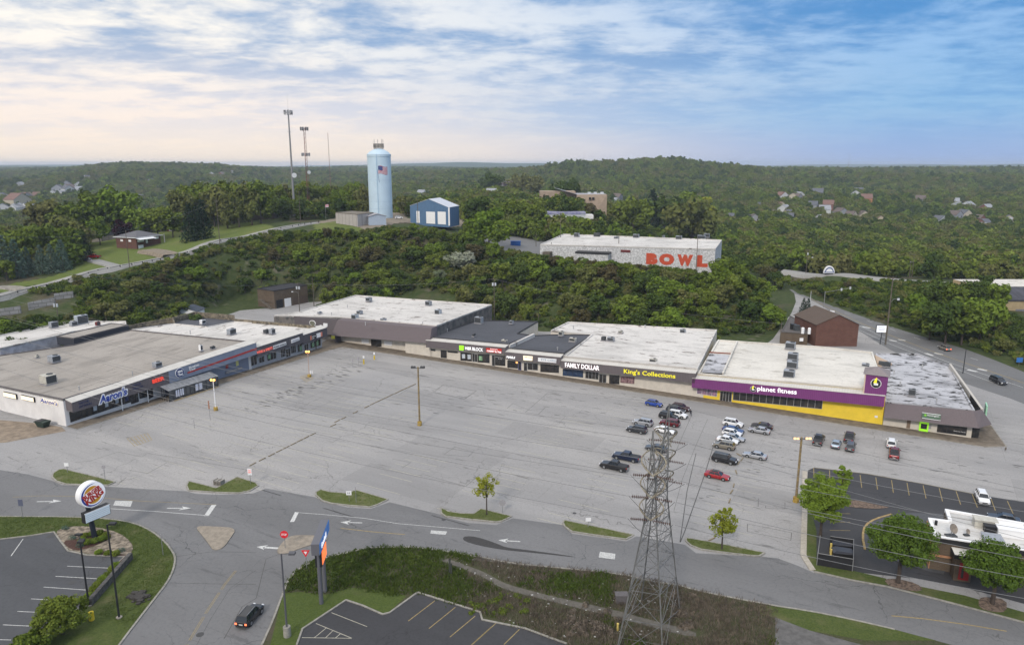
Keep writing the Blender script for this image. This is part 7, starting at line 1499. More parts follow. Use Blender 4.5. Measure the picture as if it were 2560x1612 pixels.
for z_ in (wz+3.3,wz+5.9):
    for i in range(10):a_,b_=2*math.pi*i/10,2*math.pi*(i+1)/10;mb.cyl((2.7*math.cos(a_),2.7*math.sin(a_),z_),(2.7*math.cos(b_),2.7*math.sin(b_),z_),.07,n=4)
mb.build('antenna_ring',M_steel,B)
# masts
def tele(label,r,bx,by,tx,ty,Y,kind):
    q_=AT(r,bx,by,Y);p=Vector((q_.x,Y,h1(q_.x,Y)-1));h=AT(r,tx,ty,Y).z-p.z;t=thing('telecom_mast',label,'telecom mast',p);dx=AT(r,tx,ty,Y).x-p.x
    if kind == 'mono':MB().cyl((0,0,0),(dx*0,0,h),.75,.38,12).build('mast',mat('mast_grey',(.22,.22,.22),.6),t);MB().cyl((0,0,h),(0,0,h+9),.05,n=4).build('whip_antenna',M_steel,t)
    else:
        mb=MB();w_=.85 if kind == 'lattice' else .45;nn=int(h/2.6)
        for k in range(3):a_=2*math.pi*k/3;mb.cyl((w_*math.cos(a_),w_*math.sin(a_),0),(w_*.8*math.cos(a_),w_*.8*math.sin(a_),h),.11 if kind == 'lattice' else .07,n=4)
        for j in range(nn):
            for k in range(3):a_,b_=2*math.pi*k/3,2*math.pi*(k+1)/3;mb.cyl((w_*math.cos(a_),w_*math.sin(a_),h*j/nn),(w_*.95*math.cos(b_),w_*.95*math.sin(b_),h*(j+1)/nn),.055,n=4)
        mb.build('mast',mat('dark_mast',(.075,.06,.055),.7,col2=(.30,.10,.07),vscale=.09),t)
    def ring(z,rr_,n,hh):
        mb=MB();mr_=MB()
        for i in range(n):a_=2*math.pi*i/n;x_,y_=rr_*math.cos(a_),rr_*math.sin(a_);mb.box(x_-.35,x_+.35,y_-.2,y_+.2,z-hh/2,z+hh/2);mr_.cyl((0,0,z),(x_,y_,z),.07,n=4)
        mb.build('antenna_panel',mat('panel_dark',(.10,.10,.11),.6,col2=(.35,.35,.36),vscale=.5),t);mr_.build('antenna_arm',M_steel,t)
    if kind == 'mono':ring(h-1.6,2.3,9,2.6);MB().cyl((1.6,-.8,h*.40),(1.6,-1.3,h*.40),1.5,n=16).build('dish',M_trans,t);MB().box(-.2,2,-.2,.2,h*.47,h*.47+.2).box(-1.2,1,-.2,.2,h*.80,h*.80+.15).build('bracket',M_steel,t)
    if kind == 'lattice':ring(h-.8,2.3,8,2.2);ring(h*.70,2.4,7,2.0);MB().cyl((1.7,-.8,h*.5),(1.7,-1.2,h*.5),1.1,n=14).build('dish',M_trans,t)
    return t
tele('tallest grey monopole mast with a drum of antennas, left of the water tower','R2',360,1090,315,168,455,'mono')
tele('dark lattice mast with two antenna clusters between monopole and water tower','R2',492,1000,460,335,470,'lattice')
tele('faint slender red mast on the far hill left of the water tower','R2',700,860,683,385,900,'thin')
tele('faint distant mast above the right-hand ridge','R4',975,160,986,10,2600,'thin')
tele('hair-thin distant mast above the middle ridge','R3',1052,100,1050,0,2600,'thin')
# blue hall
b0,b1_,=AT('R2',1452,1200,415),AT('R2',1815,1228,398);bb=AT('R2',1913,1215,415);zf=28.3
def zq(r,x,y,Y):return AT(r,x,y,Y).z
B=thing('metal_hall','blue metal hall with pale roof and white roller doors right of the water tower','hall',(b0.x,b0.y,zf));ge=zq('R2',1815,1088,398)
gable(B,b0,b1_,b0+(bb-b1_),ge,zq('R2',1628,1010,406),mat_ribbed('blue_cladding',rgb(.085,.16,.27),.9,.8),mat('pale_roof',(.50,.52,.56),.5),zf-2,.2)
FH=Fr(b0.x,b0.y,math.degrees(math.atan2(b1_.y-b0.y,b1_.x-b0.x)))
for x0,x1,y0,y1 in ((1508,1540,1120,1215),(1600,1685,1125,1215),(1708,1785,1125,1222)):s0,z1_=FH.V('R2',x0,y0,-.1);s1,z0_=FH.V('R2',x1,y1,-.1);fbox(B,FH,s0,s1,-.12,0,zf-.5,z1_,'roller_door',M_signwhite)
fbox(B,FH,FH.V('R2',1808,1100,-.1)[0],FH.V('R2',1820,1100,-.1)[0],-.15,.1,zf-1,ge,'corner_trim',M_signwhite)
p=GT('R2',1875,1225);t_=MB().cyl((-1,0,1),(1,0,1),.8,n=12).box(-1,1,-.5,.5,0,.5).build('fuel_tank',M_signwhite);t_.location=p;tag(t_,'small white tank at the right corner of the blue metal hall','tank')
# concrete shed in front of the tower
s0_,s1_=AT('R2',752,1215,395),AT('R2',958,1272,380);s2_=s1_+Vector((14.5,10,0));B=thing('concrete_shed','pale panelled concrete shed with flat brown roof at the foot of the water tower','shed',(s0_.x,s0_.y,27.2))
zc_=zq('R2',955,1152,380);flat(B,[(s0_.x,s0_.y),(s1_.x,s1_.y),(s1_.x+6,s1_.y+14),(s0_.x+6,s0_.y+14)],zc_,mat_ribbed('panel_concrete',rgb(.40,.37,.35),2.4,.7),mat('brown_flat_roof',(.19,.165,.13),.9,var=.3),24,.15,.3)
B=thing('pump_house','small pale gabled house between concrete shed and water tower','building',(s1_.x+6,s1_.y+4,27));q0=Vector((s1_.x+5,s1_.y+5));gable(B,q0,q0+Vector((8.5,3.5)),q0+Vector((-2.5,7)),zc_-1.5,zc_-.2,mat('pale_blue_wall',(.36,.42,.50),.8),M_trim,24,.4)
p=G('R2',1048,1130,30);t_=MB().box(-2,2,-1.2,1.2,0,3.2).box(-2.1,.6,-1.3,1.3,3.2,4.3).build('yellow_container',mat('pale_yellow_metal',(.55,.47,.16),.6));t_.location=(p.x,425,h1(p.x,425));tag(t_,'yellow and white machinery left of the water tower foot','machinery')
p=GT('R2',660,1225);t=thing('flag_pole','short flag pole with a small hanging flag left of the water tower','flag pole',p);zt_=zq('R2',655,1060,p.y)-p.z;MB().cyl((0,0,0),(0,0,zt_),.08,n=6).build('pole',M_steel,t);MB().hexa([(0,0,zt_-1.6),(1.8,.2,zt_-1.3),(1.8,.25,zt_-1.3),(0,.05,zt_-1.6)],[(0,0,zt_),(1.8,.2,zt_+.2),(1.8,.25,zt_+.2),(0,.05,zt_)]).build('flag',mat('flag_cloth',(.5,.12,.12),.8,col2=(.5,.5,.55),vscale=1.5),t)
p=G('R2',350,1120,29);B=thing('equipment_hut','low brown hut at the foot of the monopole mast','hut',(p.x,440,h1(p.x,440)));MB().box(-7,7,-3,3,-1,3.2).build('wall',mat('hut_brown',(.17,.13,.11),.9),B);MB().box(-7.3,7.3,-3.3,3.3,3.2,3.5).build('roof',M_groof,B)
# ranch house on the hill
hc=GT('R1',1290,918);hl=G('R1',1103,868,hc.z+.6);hr_=G('R1',1512,838,hc.z+2.6);u=(hr_-hc).xy;v_=(hl-hc).xy;hd_=u.normalized();vd=Vector((-hd_.y,hd_.x));wv=max(9.0,min(v_.length,13));
B=thing('ranch_house','red-brown brick ranch house with grey hipped roof and white awning on the hill','house',hc);He=zq('R1',1290,805,hc.y)-hc.z
L1=u.length;P_=lambda a,b,z:(hd_.x*a+vd.x*b,hd_.y*a+vd.y*b,z)
mb=MB();mb.hexa([P_(0,0,-1.5),P_(L1,0,-1.5),P_(L1,wv,-1.5),P_(0,wv,-1.5)],[P_(0,0,He),P_(L1,0,He),P_(L1,wv,He),P_(0,wv,He)]);mb.build('wall',M_brick,B)
k=.8;mb=MB();mb.add([P_(-k,-k,He),P_(L1+k,-k,He),P_(L1+k,wv+k,He),P_(-k,wv+k,He),P_(wv*.5,wv*.5,He+2.6),P_(L1-wv*.5,wv*.5,He+2.6)],[(0,1,5,4),(1,2,5),(2,3,4,5),(3,0,4),(3,2,1,0)]);mb.build('roof',M_groof,B)
mb=MB();mb.hexa([P_(-k-.05,-k-.05,He-.25),P_(L1+k+.05,-k-.05,He-.25),P_(L1+k+.05,-k+.1,He-.25),P_(-k-.05,-k+.1,He-.25)],[P_(-k-.05,-k-.05,He+.02),P_(L1+k+.05,-k-.05,He+.02),P_(L1+k+.05,-k+.1,He+.02),P_(-k-.05,-k+.1,He+.02)]);mb.hexa([P_(-k-.05,-k,He-.25),P_(-k+.1,-k,He-.25),P_(-k+.1,wv+k,He-.25),P_(-k-.05,wv+k,He-.25)],[P_(-k-.05,-k,He+.02),P_(-k+.1,-k,He+.02),P_(-k+.1,wv+k,He+.02),P_(-k-.05,wv+k,He+.02)]);mb.build('gutter',M_signwhite,B)
mb=MB();mb.hexa([P_(-.5,-3.2,He-1.0),P_(L1*.65,-3.2,He-1.0),P_(L1*.65,-.05,He-.4),P_(-.5,-.05,He-.4)],[P_(-.5,-3.2,He-.85),P_(L1*.65,-3.2,He-.85),P_(L1*.65,-.05,He-.26),P_(-.5,-.05,He-.26)]);mb.build('awning',M_signwhite,B)
def hbox(a0,a1,b0,b1,z0,z1,nm,m):mb=MB();mb.hexa([P_(a0,b0,z0),P_(a1,b0,z0),P_(a1,b1,z0),P_(a0,b1,z0)],[P_(a0,b0,z1),P_(a1,b0,z1),P_(a1,b1,z1),P_(a0,b1,z1)]);return mb.build(nm,m,B)
hbox(L1*.06,L1*.26,-.1,0,-1.2,1.9,'garage_door',M_signwhite);hbox(L1*.05,L1*.30,-.12,0,He-2.3,He-1.2,'window',M_signwhite);hbox(L1*.38,L1*.46,-.1,0,He-3.2,He-1.0,'door',M_signwhite);hbox(L1*.75,L1*.92,-.1,0,He-1.7,He-.8,'window',M_signwhite)
for b_ in (.25,.65):hbox(-.1,0,wv*b_,wv*b_+1.6,He-2.2,He-1.2,'window',M_signwhite)
hbox(L1+1.0,L1+1.3,-1.5,-1.2,0,He+.4,'chimney',M_trim)
def fence_line(r,pts,h,label,m,z=None):
    P2=[GT(r,*q_)for q_ in pts];t=thing('wooden_fence',label,'fence',P2[0]);o=P2[0];
    for a,b in zip(P2[:-1],P2[1:]):
        mb=MB();A_,B_=a-o,b-o;mb.hexa([(A_.x,A_.y,A_.z-.4),(B_.x,B_.y,B_.z-.4),(B_.x,B_.y+.12,B_.z-.4),(A_.x,A_.y+.12,A_.z-.4)],[(A_.x,A_.y,A_.z+h),(B_.x,B_.y,B_.z+h),(B_.x,B_.y+.12,B_.z+h),(A_.x,A_.y+.12,A_.z+h)]);mb.build('fence_panel',m,t)
        n_=max(1,int((b-a).length/3))
        for i in range(n_+1):q_=A_.lerp(B_,i/n_);MB().box(q_.x-.1,q_.x+.1,q_.y-.1,q_.y-.0,q_.z-.4,q_.z+h+.15).build('post',M_wood,t)
M_fen=mat_ribbed('grey_pickets',rgb(.24,.22,.19),.3,.6)
fence_line('R1',[(862,850),(960,840),(1090,815)],2.2,'grey picket fence left of the ranch house',M_fen);fence_line('R1',[(1385,752),(1480,750),(1572,745)],2.4,'grey picket fence right of the ranch house behind the lawn',M_fen)
for r,x,y,w_,d_,h,mw,mr,l,nm in (('R1',905,805,7,7,3,M_signwhite,M_broof,'white open garage with brown roof behind the fence','garage'),('R1',1070,790,8,6,2.6,M_trim,M_signwhite,'pavilion with pale metal roof behind the fence','pavilion'),('R1',1180,790,8,7,3,M_brick,M_broof,'brown-roofed shed behind the ranch house roof','shed'),('R1',1608,742,4,5,2.4,mat('shed_maroon',(.17,.05,.06),.8),M_groof,'small dark red shed with white doors at the end of the fence','shed'),('R5',1745,380,9,7,2.6,M_signwhite,mat('dark_blue_roof',(.05,.06,.08),.8),'small white house with dark roof just behind the black rear roof','house')):
    p=GT(r,x,y)if r == 'R1' else G(r,x,y,3);p=Vector((p.x,p.y,max(h1(p.x,p.y),0)));B=thing(nm,l,nm,p);q0=Vector((p.x-w_/2,p.y));hh=h if r == 'R1' else zq('R5',1745,372,p.y)-p.z
    gable(B,q0,q0+Vector((w_,0)),q0+Vector((0,d_)),p.z+hh,p.z+hh+1.5,mw,mr,p.z-1,.4);
    if nm == 'garage':MB().box(-w_/2+.7,w_/2-.7,-.1,.1,-1,h-.4).build('opening',M_black,B)
    if 'maroon' in mw.name:MB().box(-1,.6,-.1,.0,0,2).build('door',M_signwhite,B)
# brown apartment block and tan block
p=GT('R3',350,402);B=thing('apartment_block','dark brown four-storey apartment block with brown hipped roof among far trees','building',(p.x,p.y,p.z));kx=p.y/1800*.2658;X0,X1=(272-350)*kx,(440-350)*kx;Ht=zq('R3',350,300,p.y)-p.z
M_apt=mat('apt_brown',(.075,.055,.06),.8);MB().box(X0,X1,0,22,-6,Ht).build('wall',M_apt,B);mb=MB();cxm=(X0+X1)/2;mb.add([(X0-2,-2,Ht),(X1+2,-2,Ht),(X1+2,24,Ht),(X0-2,24,Ht),(cxm-4,11,Ht+4.2),(cxm+4,11,Ht+4.2)],[(0,1,5,4),(1,2,5),(2,3,4,5),(3,0,4),(3,2,1,0)]);mb.build('roof',mat('apt_roof',(.11,.085,.085),.9),B)
for j in range(4):
    for i in range(5):x_=X0+(X1-X0)*(i+.5)/5;MB().box(x_-1.4,x_+1.4,-.3,0,Ht*(j+.15)/4,Ht*(j+.65)/4).build('window',M_glass if (i+j)% 3 else M_trim,B)
MB().box(X0-16,X0-.1,4,20,-6,Ht-1).build('wing',M_apt,B);MB().add([(X0-18,2,Ht-1),(X0,2,Ht-1),(X0,22,Ht-1),(X0-18,22,Ht-1),(X0-8,12,Ht+3),(X0,12,Ht+3)],[(0,1,5,4),(1,2,5),(2,3,4,5),(3,0,4)]).build('wing_roof',MT['apt_roof'],B)
p=AT('R3',1265,590,480);pz=h1(p.x,480);kx=480/1800*.2658*1.03;B=thing('tan_building','plain tan block building with a flat roof and two small windows on the hilltop','building',(p.x,480,pz));Ht=zq('R3',1268,400,480)-pz;W_=265*kx
MB().add([(-W_,-.0,-6),(0,0,-6),(0,0,Ht),(-W_,5,Ht-.3),(-W_,26,-6),(0,24,-6),(0,24,Ht),(-W_,26,Ht)],[(0,1,2,3),(1,5,6,2),(5,4,7,6),(4,0,3,7)]).build('wall',M_tanblock,B);MB().add([(-W_,5,Ht-.3),(0,0,Ht),(0,24,Ht),(-W_,26,Ht)],[(0,1,2,3)]).build('roof',M_trim,B)
MB().add([(-W_,5,Ht-.2),(-W_-14,14,Ht+3.6),(-W_-14,30,Ht+3.6),(-W_,26,Ht)],[(0,1,2,3)][::1]).build('sloping_roof',mat('grey_slope',(.30,.30,.32),.7),B);MB().box(-W_-24,-W_-.1,14.5,30,-6,Ht+1.5).build('rear_wall',M_tanblock,B)
for x_ in (-W_*.57,-W_*.46):MB().box(x_-.7,x_+.7,.6,1.6,Ht-3.4,Ht-1.9).build('window',M_black,B)
for x_ in (-2.5,-7,-11):MB().box(x_-1,x_+1,6,8,Ht,Ht+1.3).build('roof_vent',M_trans,B)
p=AT('R3',850,600,455);B=thing('school_building','low building with a long blue-banded roof edge behind the trees','building',(p.x,455,h1(p.x,455)));kx=455/1800*.2658;Ht=zq('R3',850,570,455)-h1(p.x,455)
MB().box(-255*kx,215*kx,0,14,-3,Ht-1.0).build('wall',M_trans,B);MB().box(-258*kx,218*kx,-.4,14.4,Ht-1.0,Ht+.3).build('roof_edge',mat('violet_blue',(.17,.17,.34),.6,col2=(.35,.35,.42),vscale=.3),B);MB().box(215*kx,290*kx,0,10,-3,Ht-1.5).build('entrance',M_wwall,B)
# tan building with the dark curved roof at the right edge
r0_=AT('R4',2235,1320,262);B=thing('warehouse','tan building with dark and white banded roof and a boarded window at the right edge','building',(r0_.x,262,h1(r0_.x,262)));oz=B.location.z;zt_=zq('R4',2235,1200,262)-oz;zm_=zq('R4',2220,1095,272)-oz;zh_=zq('R4',2180,1035,284)-oz
MB().box(0,40,0,26,-6,zt_).build('wall',mat('yellow_tan_wall',(.40,.31,.18),.9,var=.2,vscale=.5),B)
MB().add([(-.5,-.5,zt_),(40,-.5,zt_),(40,10,zm_),(-2.5,10,zm_)],[(0,1,2,3)]).add([(-.5,-.5,zt_-.5),(40,-.5,zt_-.5),(40,-.5,zt_),(-.5,-.5,zt_)],[(0,1,2,3)]).build('roof',mat('tarred_roof',(.07,.07,.085),.8,var=.4,vscale=.6,stretch=(1,.2,1)),B);MB().add([(-2.5,10,zm_+.02),(40,10,zm_+.02),(40,22,zh_),(-6.5,22,zh_)],[(0,1,2,3)]).build('upper_roof',M_rclean,B)
MB().add([(-.5,-.5,zt_),(-2.5,10,zm_),(-6.5,22,zh_),(-6.5,22,-4),(0,0,-4)],[(0,1,2,3,4)]).build('gable_wall',MT['yellow_tan_wall'],B)
MB().box(4.5,7.8,-.15,0,zt_-6.5,zt_-3.6).build('window',mat('grey_board',(.16,.16,.18),.7),B);MB().box(9.5,15,-.15,0,zt_-6.0,zt_-2.2).build('boarded_window',mat('olive_board',(.13,.15,.09),.8),B);MB().box(11,13,-.2,-.12,zt_-4.6,zt_-3.0).build('pane',MT['yellow_tan_wall'],B)
# guard rail and retaining wall on the left
gr=thing('guardrail','low guardrail with dark posts along the hill road','guardrail',HR[0].to_3d());o=gr.location;rail=MB();acc=0;npost=0
pr=None
for a,b in zip(HR[:-1],HR[1:]):
    d=(b-a).normalized();n_=Vector((d.y,-d.x))*3.1;q0,q1=a+n_,b+n_;z0_,z1_=h1(*a)+.35,h1(*b)+.35
    if pr is None:pr=(q0,z0_)
    rail.hexa([(q0.x-o.x,q0.y-o.y,z0_+.5),(q1.x-o.x,q1.y-o.y,z1_+.5),(q1.x-o.x,q1.y-o.y+.1,z1_+.5),(q0.x-o.x,q0.y-o.y+.1,z0_+.5)],[(q0.x-o.x,q0.y-o.y,z0_+.85),(q1.x-o.x,q1.y-o.y,z1_+.85),(q1.x-o.x,q1.y-o.y+.1,z1_+.85),(q0.x-o.x,q0.y-o.y+.1,z0_+.85)]);acc +=(b-a).length
    if acc > 3.8 and npost < 70:acc=0;npost += 1;MB().box(q1.x-o.x-.16,q1.x-o.x+.16,q1.y-o.y-.28,q1.y-o.y-.02,z1_-1.2,z1_+.95).build('post',M_black,gr)
rail.build('rail',mat('rail_grey',(.20,.20,.19),.6),gr)
t=thing('retaining_wall','stepped pale concrete block retaining wall below the hill road','wall',(-200,240,0));o=t.location
for (tl,tr_,bl)in (((-300,395),(195,318),78),((268,290),(515,236),72),((515,205),(688,180),62)):
    a,b=GT('R5',tl[0],tl[1]+bl),GT('R5',tr_[0],tr_[1]+bl);za,zb3=zq('R5',*tl,a.y),zq('R5',*tr_,b.y);A_,B_=a-o,b-o;mb=MB();n_=1
    mb.hexa([(A_.x,A_.y,a.z-2),(B_.x,B_.y,b.z-2),(B_.x,B_.y+.6,b.z-2),(A_.x,A_.y+.6,a.z-2)],[(A_.x,A_.y,za),(B_.x,B_.y,zb3),(B_.x,B_.y+.6,zb3),(A_.x,A_.y+.6,za)]);mb.build('wall_section',mat_brick('concrete_blocks',rgb(.34,.33,.32),rgb(.25,.245,.235),rgb(.14,.13,.12),.16),t)
# far houses
clear=[] # discs kept free of forest
M_hr=[mat('roof_slate',(.10,.105,.12),.9),mat('roof_rust',(.17,.10,.08),.9),mat('roof_light',(.26,.27,.29),.8),mat('roof_brown',(.12,.095,.085),.9)]
M_hw=[mat('siding_white',(.50,.51,.52),.8),mat('siding_cream',(.45,.40,.31),.8),mat('siding_brick',(.20,.10,.08),.9),mat('siding_orange',(.45,.20,.10),.8),mat('siding_grey',(.26,.27,.30),.8)]
def house(r,x,y,w_,rot,mw,mr,label,up=0.0,group='houses in the far valley'):
    p=GT(r,x,y,y0=420);p.z += up;B=thing('house',label,'house',p,R(rot),group);h=w_*.42;d_=w_*.8;F0=B.location
    mb=MB();hw=w_/2;mb.add([(-hw,0,-3),(hw,0,-3),(hw,0,h),(0,0,h+w_*.33),(-hw,0,h)],[(0,1,2,3,4)]);mb.add([(-hw,d_,-3),(hw,d_,-3),(hw,d_,h),(0,d_,h+w_*.33),(-hw,d_,h)],[(4,3,2,1,0)]);mb.quad((-hw,0,-3),(-hw,0,h),(-hw,d_,h),(-hw,d_,-3));mb.quad((hw,0,-3),(hw,d_,-3),(hw,d_,h),(hw,0,h));mb.build('wall',mw,B)
    rf=MB();e_=.5;sl_=.66
    for s_ in (-1,1):rf.hexa([(s_*(hw+e_),-e_,h-e_*sl_),(0,-e_,h+w_*.33),(0,d_+e_,h+w_*.33),(s_*(hw+e_),d_+e_,h-e_*sl_)],[(s_*(hw+e_),-e_,h-e_*sl_+.2),(0,-e_,h+w_*.33+.2),(0,d_+e_,h+w_*.33+.2),(s_*(hw+e_),d_+e_,h-e_*sl_+.2)])
    rf.build('roof',mr,B)
    for x_ in (-.25,.25):MB().box(x_*w_-.6,x_*w_+.6,-.08,0,h*.35,h*.8).build('window',M_glass,B)
    clear.append((p.x,p.y,w_*.85));clear.append((p.x*(1-w_*1.3/p.y),p.y-w_*1.3,w_*.7));clear.append((p.x*(1-w_*2.3/p.y),p.y-w_*2.3,w_*.5));return B
cn=['white','cream','brick','orange','grey'];rn=['dark slate','rust-brown','pale grey','brown']
LH=[('A8',60,700,15,30,0,0),('A8',250,705,14,-25,0,2),('A8',350,700,15,20,4,2),('A8',470,690,15,-20,0,0),('A8',620,690,14,25,0,0),('A8',450,610,26,70,1,1),('A8',200,590,14,15,0,0),('A8',150,500,16,-10,0,0),('A8',225,500,14,10,0,2),('A8',300,440,14,30,4,0),('A8',420,480,18,-30,1,3),('A8',530,480,18,60,4,1),('A8',640,470,18,-60,2,1),('A8',30,480,18,20,4,0),('A8',1000,390,14,20,0,0),('A8',1130,410,15,-15,0,2),('A8',1090,330,20,10,4,0),('A8',1250,320,20,-20,4,3),('A8',1330,330,18,60,0,0),('A8',1440,350,18,-60,0,2),('A8',1260,220,16,20,4,0),('A8',360,240,16,0,4,2),('A8',1500,240,16,30,0,2),('R1',1300,460,13,10,0,2),('R1',1360,470,16,60,4,0),('R1',1990,250,20,20,0,0),('R1',2070,250,20,-30,2,3),('R1',1860,270,18,20,0,0),
 ('R4',460,395,16,25,0,1),('R4',525,402,15,-20,1,3),('R4',612,370,15,-70,0,0),('R4',595,385,14,20,0,2),('R4',770,380,20,65,4,0),('R4',795,352,12,10,1,1),('R4',1040,385,16,-20,0,2),('R4',1095,358,18,60,0,0),('R4',1060,348,15,20,2,3),('R4',1200,362,11,10,0,2),('R4',1165,425,18,70,3,1),('R4',855,470,16,65,2,1),('R4',825,515,16,75,0,2),('R4',940,530,14,20,4,3),('R4',725,470,14,60,4,0),('R4',1600,425,16,65,4,3),('R4',1875,445,15,60,0,2),('R4',1930,470,14,-60,0,2),('R4',440,465,12,20,1,1),('R4',45,570,12,70,4,0),('R4',1110,545,12,10,1,3),('R4',1240,590,12,-20,1,1),('R4',2110,640,10,20,0,2),('R4',2300,605,12,60,0,2),('R4',2070,580,12,30,2,3),('R4',1695,640,6,0,0,2),('R4',400,540,12,15,2,3),
 ('R3',1400,470,15,60,4,3),('R3',1370,500,12,20,0,2),('R3',1800,520,14,-20,4,1),('R3',1855,520,10,10,3,3),('R3',1790,490,13,60,2,3),('R3',110,195,22,70,0,2),('R3',230,450,14,60,0,2),('R2',1330,1080,13,-65,0,2),('R2',1590,990,15,75,0,2)]
for k_ in range(20):LH.append(('R4',random.uniform(60,2380),random.uniform(345,640),random.uniform(10,15),random.uniform(-75,75),random.choice((0,0,1,4,2)),random.choice((0,2,3))))
for k_ in range(14):LH.append(('R1',random.uniform(150,2300),random.uniform(170,330),random.uniform(12,16),random.uniform(-75,75),random.choice((0,0,1,4)),random.choice((0,2,3))))
for i,(r,x,y,w_,rot,a,b)in enumerate(LH):
    zone='in the left-edge cluster' if (r == 'A8' and x < 700)else 'on the left slope' if r in ('A8','R1')else 'in the right valley' if r == 'R4' else 'behind the hill'
    wall_=('gable-front' if abs(rot)< 40 else 'side-on')+' '+cn[a]+' house with '+rn[b]+' roof '+zone
    house(r,x,y,w_,rot,M_hw[a],M_hr[b],wall_,.6 if r in ('R4','R1')else 1.0)
# ---------------------------------------------------------------- trees
def mat_leaf(name,a,b_,var=.45,trans=.14):
    m=bpy.data.materials.new(name);m.use_nodes=True;t=m.node_tree;t.nodes.clear();q=NG(t)
    geo=q.n('ShaderNodeNewGeometry');rn=q.n('ShaderNodeObjectInfo').outputs['Random'];pos=geo.outputs['Position']
    n1=q.noise(pos,.022,3);n2=q.noise(pos,.9,3,.7)
    f=q.math('ADD',q.math('MULTIPLY',rn,.75),q.math('MULTIPLY',q.math('SUBTRACT',n1,.5),1.6))
    c=q.mix(q.math('ADD',f,.1,clamp=True),a,b_);c=q.mix(q.math('MULTIPLY',q.ss(n2,.35,.7),var),c,tuple(x*.45 for x in a[:3])+(1,))
    c=q.mix(q.math('MULTIPLY',q.ss(geo.outputs['Random Per Island'],.6,1.0),.35),c,tuple(min(1,x*1.5)for x in b_[:3])+(1,))
    d=q.n('ShaderNodeBsdfDiffuse',{0:c});tr=q.n('ShaderNodeBsdfTranslucent',{0:c});mx=q.n('ShaderNodeMixShader',{0:trans,1:d.outputs[0],2:tr.outputs[0]})
    q.n('ShaderNodeOutputMaterial',{0:mx.outputs[0]});MT[name]=m;return m
M_leaf=mat_leaf('leaf_green',rgb(.082,.122,.019),rgb(.168,.205,.038));M_leafl=mat_leaf('leaf_bright',rgb(.105,.168,.022),rgb(.165,.225,.036));M_leafd=mat_leaf('leaf_dark',rgb(.047,.080,.019),rgb(.082,.115,.029));M_leafo=mat_leaf('leaf_olive',rgb(.108,.128,.034),rgb(.165,.16,.06));M_leafr=mat_leaf('leaf_rusty',rgb(.085,.070,.035),rgb(.10,.095,.04))
M_con=mat_leaf('needle_green',rgb(.018,.036,.020),rgb(.030,.050,.026),.3,.1);M_spr=mat_leaf('needle_blue',rgb(.065,.11,.085),rgb(.10,.145,.11),.3,.1);M_purp=mat_leaf('leaf_purple',rgb(.035,.014,.022),rgb(.045,.020,.026));M_blos=mat_leaf('leaf_blossom',rgb(.42,.42,.36),rgb(.16,.20,.10),.5);M_yg=mat_leaf('leaf_yellow_green',rgb(.24,.28,.035),rgb(.32,.33,.04),.25,.4)
M_leafn=mat_leaf('leaf_garden',rgb(.085,.145,.024),rgb(.125,.185,.034),.35,.3);M_leafm=mat_leaf('leaf_spring',rgb(.15,.23,.03),rgb(.20,.28,.04),.3,.35)
M_bark=mat('tree_bark',(.07,.055,.045),.9,var=.3,vscale=2);M_straw=mat('dry_stems',(.16,.13,.10),.9,var=.5,vscale=1.5)
def leaf_cards(cent,size,n,r_=rng,up=.35,asp=.65):
    """n small leaf faces round each centre, cent rows = x, y, z, radius"""
    c=np.repeat(cent[:,:3],n,0);rad=np.repeat(cent[:,3],n);N=len(c)
    d=r_.normal(size=(N,3));d /= np.linalg.norm(d,axis=1)[:,None];rr_=rad*(.55+.5*r_.random(N)**.6);d[:,2]*= .85
    p=c+d*rr_[:,None];nrm=d+r_.normal(size=(N,3))*.55;nrm[:,2]+= up;nrm /= np.linalg.norm(nrm,axis=1)[:,None]
    t=np.cross(nrm,r_.normal(size=(N,3)));t /= np.linalg.norm(t,axis=1)[:,None]+1e-9;b=np.cross(nrm,t);s_=size*(.6+.8*r_.random(N))[:,None]
    v=np.stack([p-t*s_,p-b*s_*asp,p+t*s_,p+b*s_*asp],1).reshape(-1,3);return v,np.arange(len(v)).reshape(-1,4)
def np_mesh(name,v,f,m):
    me=bpy.data.meshes.new(name);me.vertices.add(len(v));me.vertices.foreach_set('co',v.astype(np.float32).ravel());me.loops.add(f.size);me.loops.foreach_set('vertex_index',f.ravel().astype(np.int32));k=f.shape[1]
    me.polygons.add(len(f));me.polygons.foreach_set('loop_start',np.arange(0,f.size,k));me.polygons.foreach_set('loop_total',np.full(len(f),k));me.update();me.materials.append(m);return me
def crown_centres(h,r_,base,n,seed,shape='round',cr=(.20,.36)):
    g_=np.random.default_rng(seed);out=[]
    while len(out)< n:
        d=g_.normal(size=3);d /= np.linalg.norm(d);q_=g_.random()**.4;cz=(h+base)/2;hz=(h-base)/2*.86
        x,y,z=d[0]*r_*q_*.84,d[1]*r_*q_*.84,cz+d[2]*hz*q_
        w_=1-.35*max(0,(z-cz)/hz)**2
        if shape == 'oval':w_=1.0
        out.append((x*w_,y*w_,z,r_*g_.uniform(*cr)))
    return np.array(out)
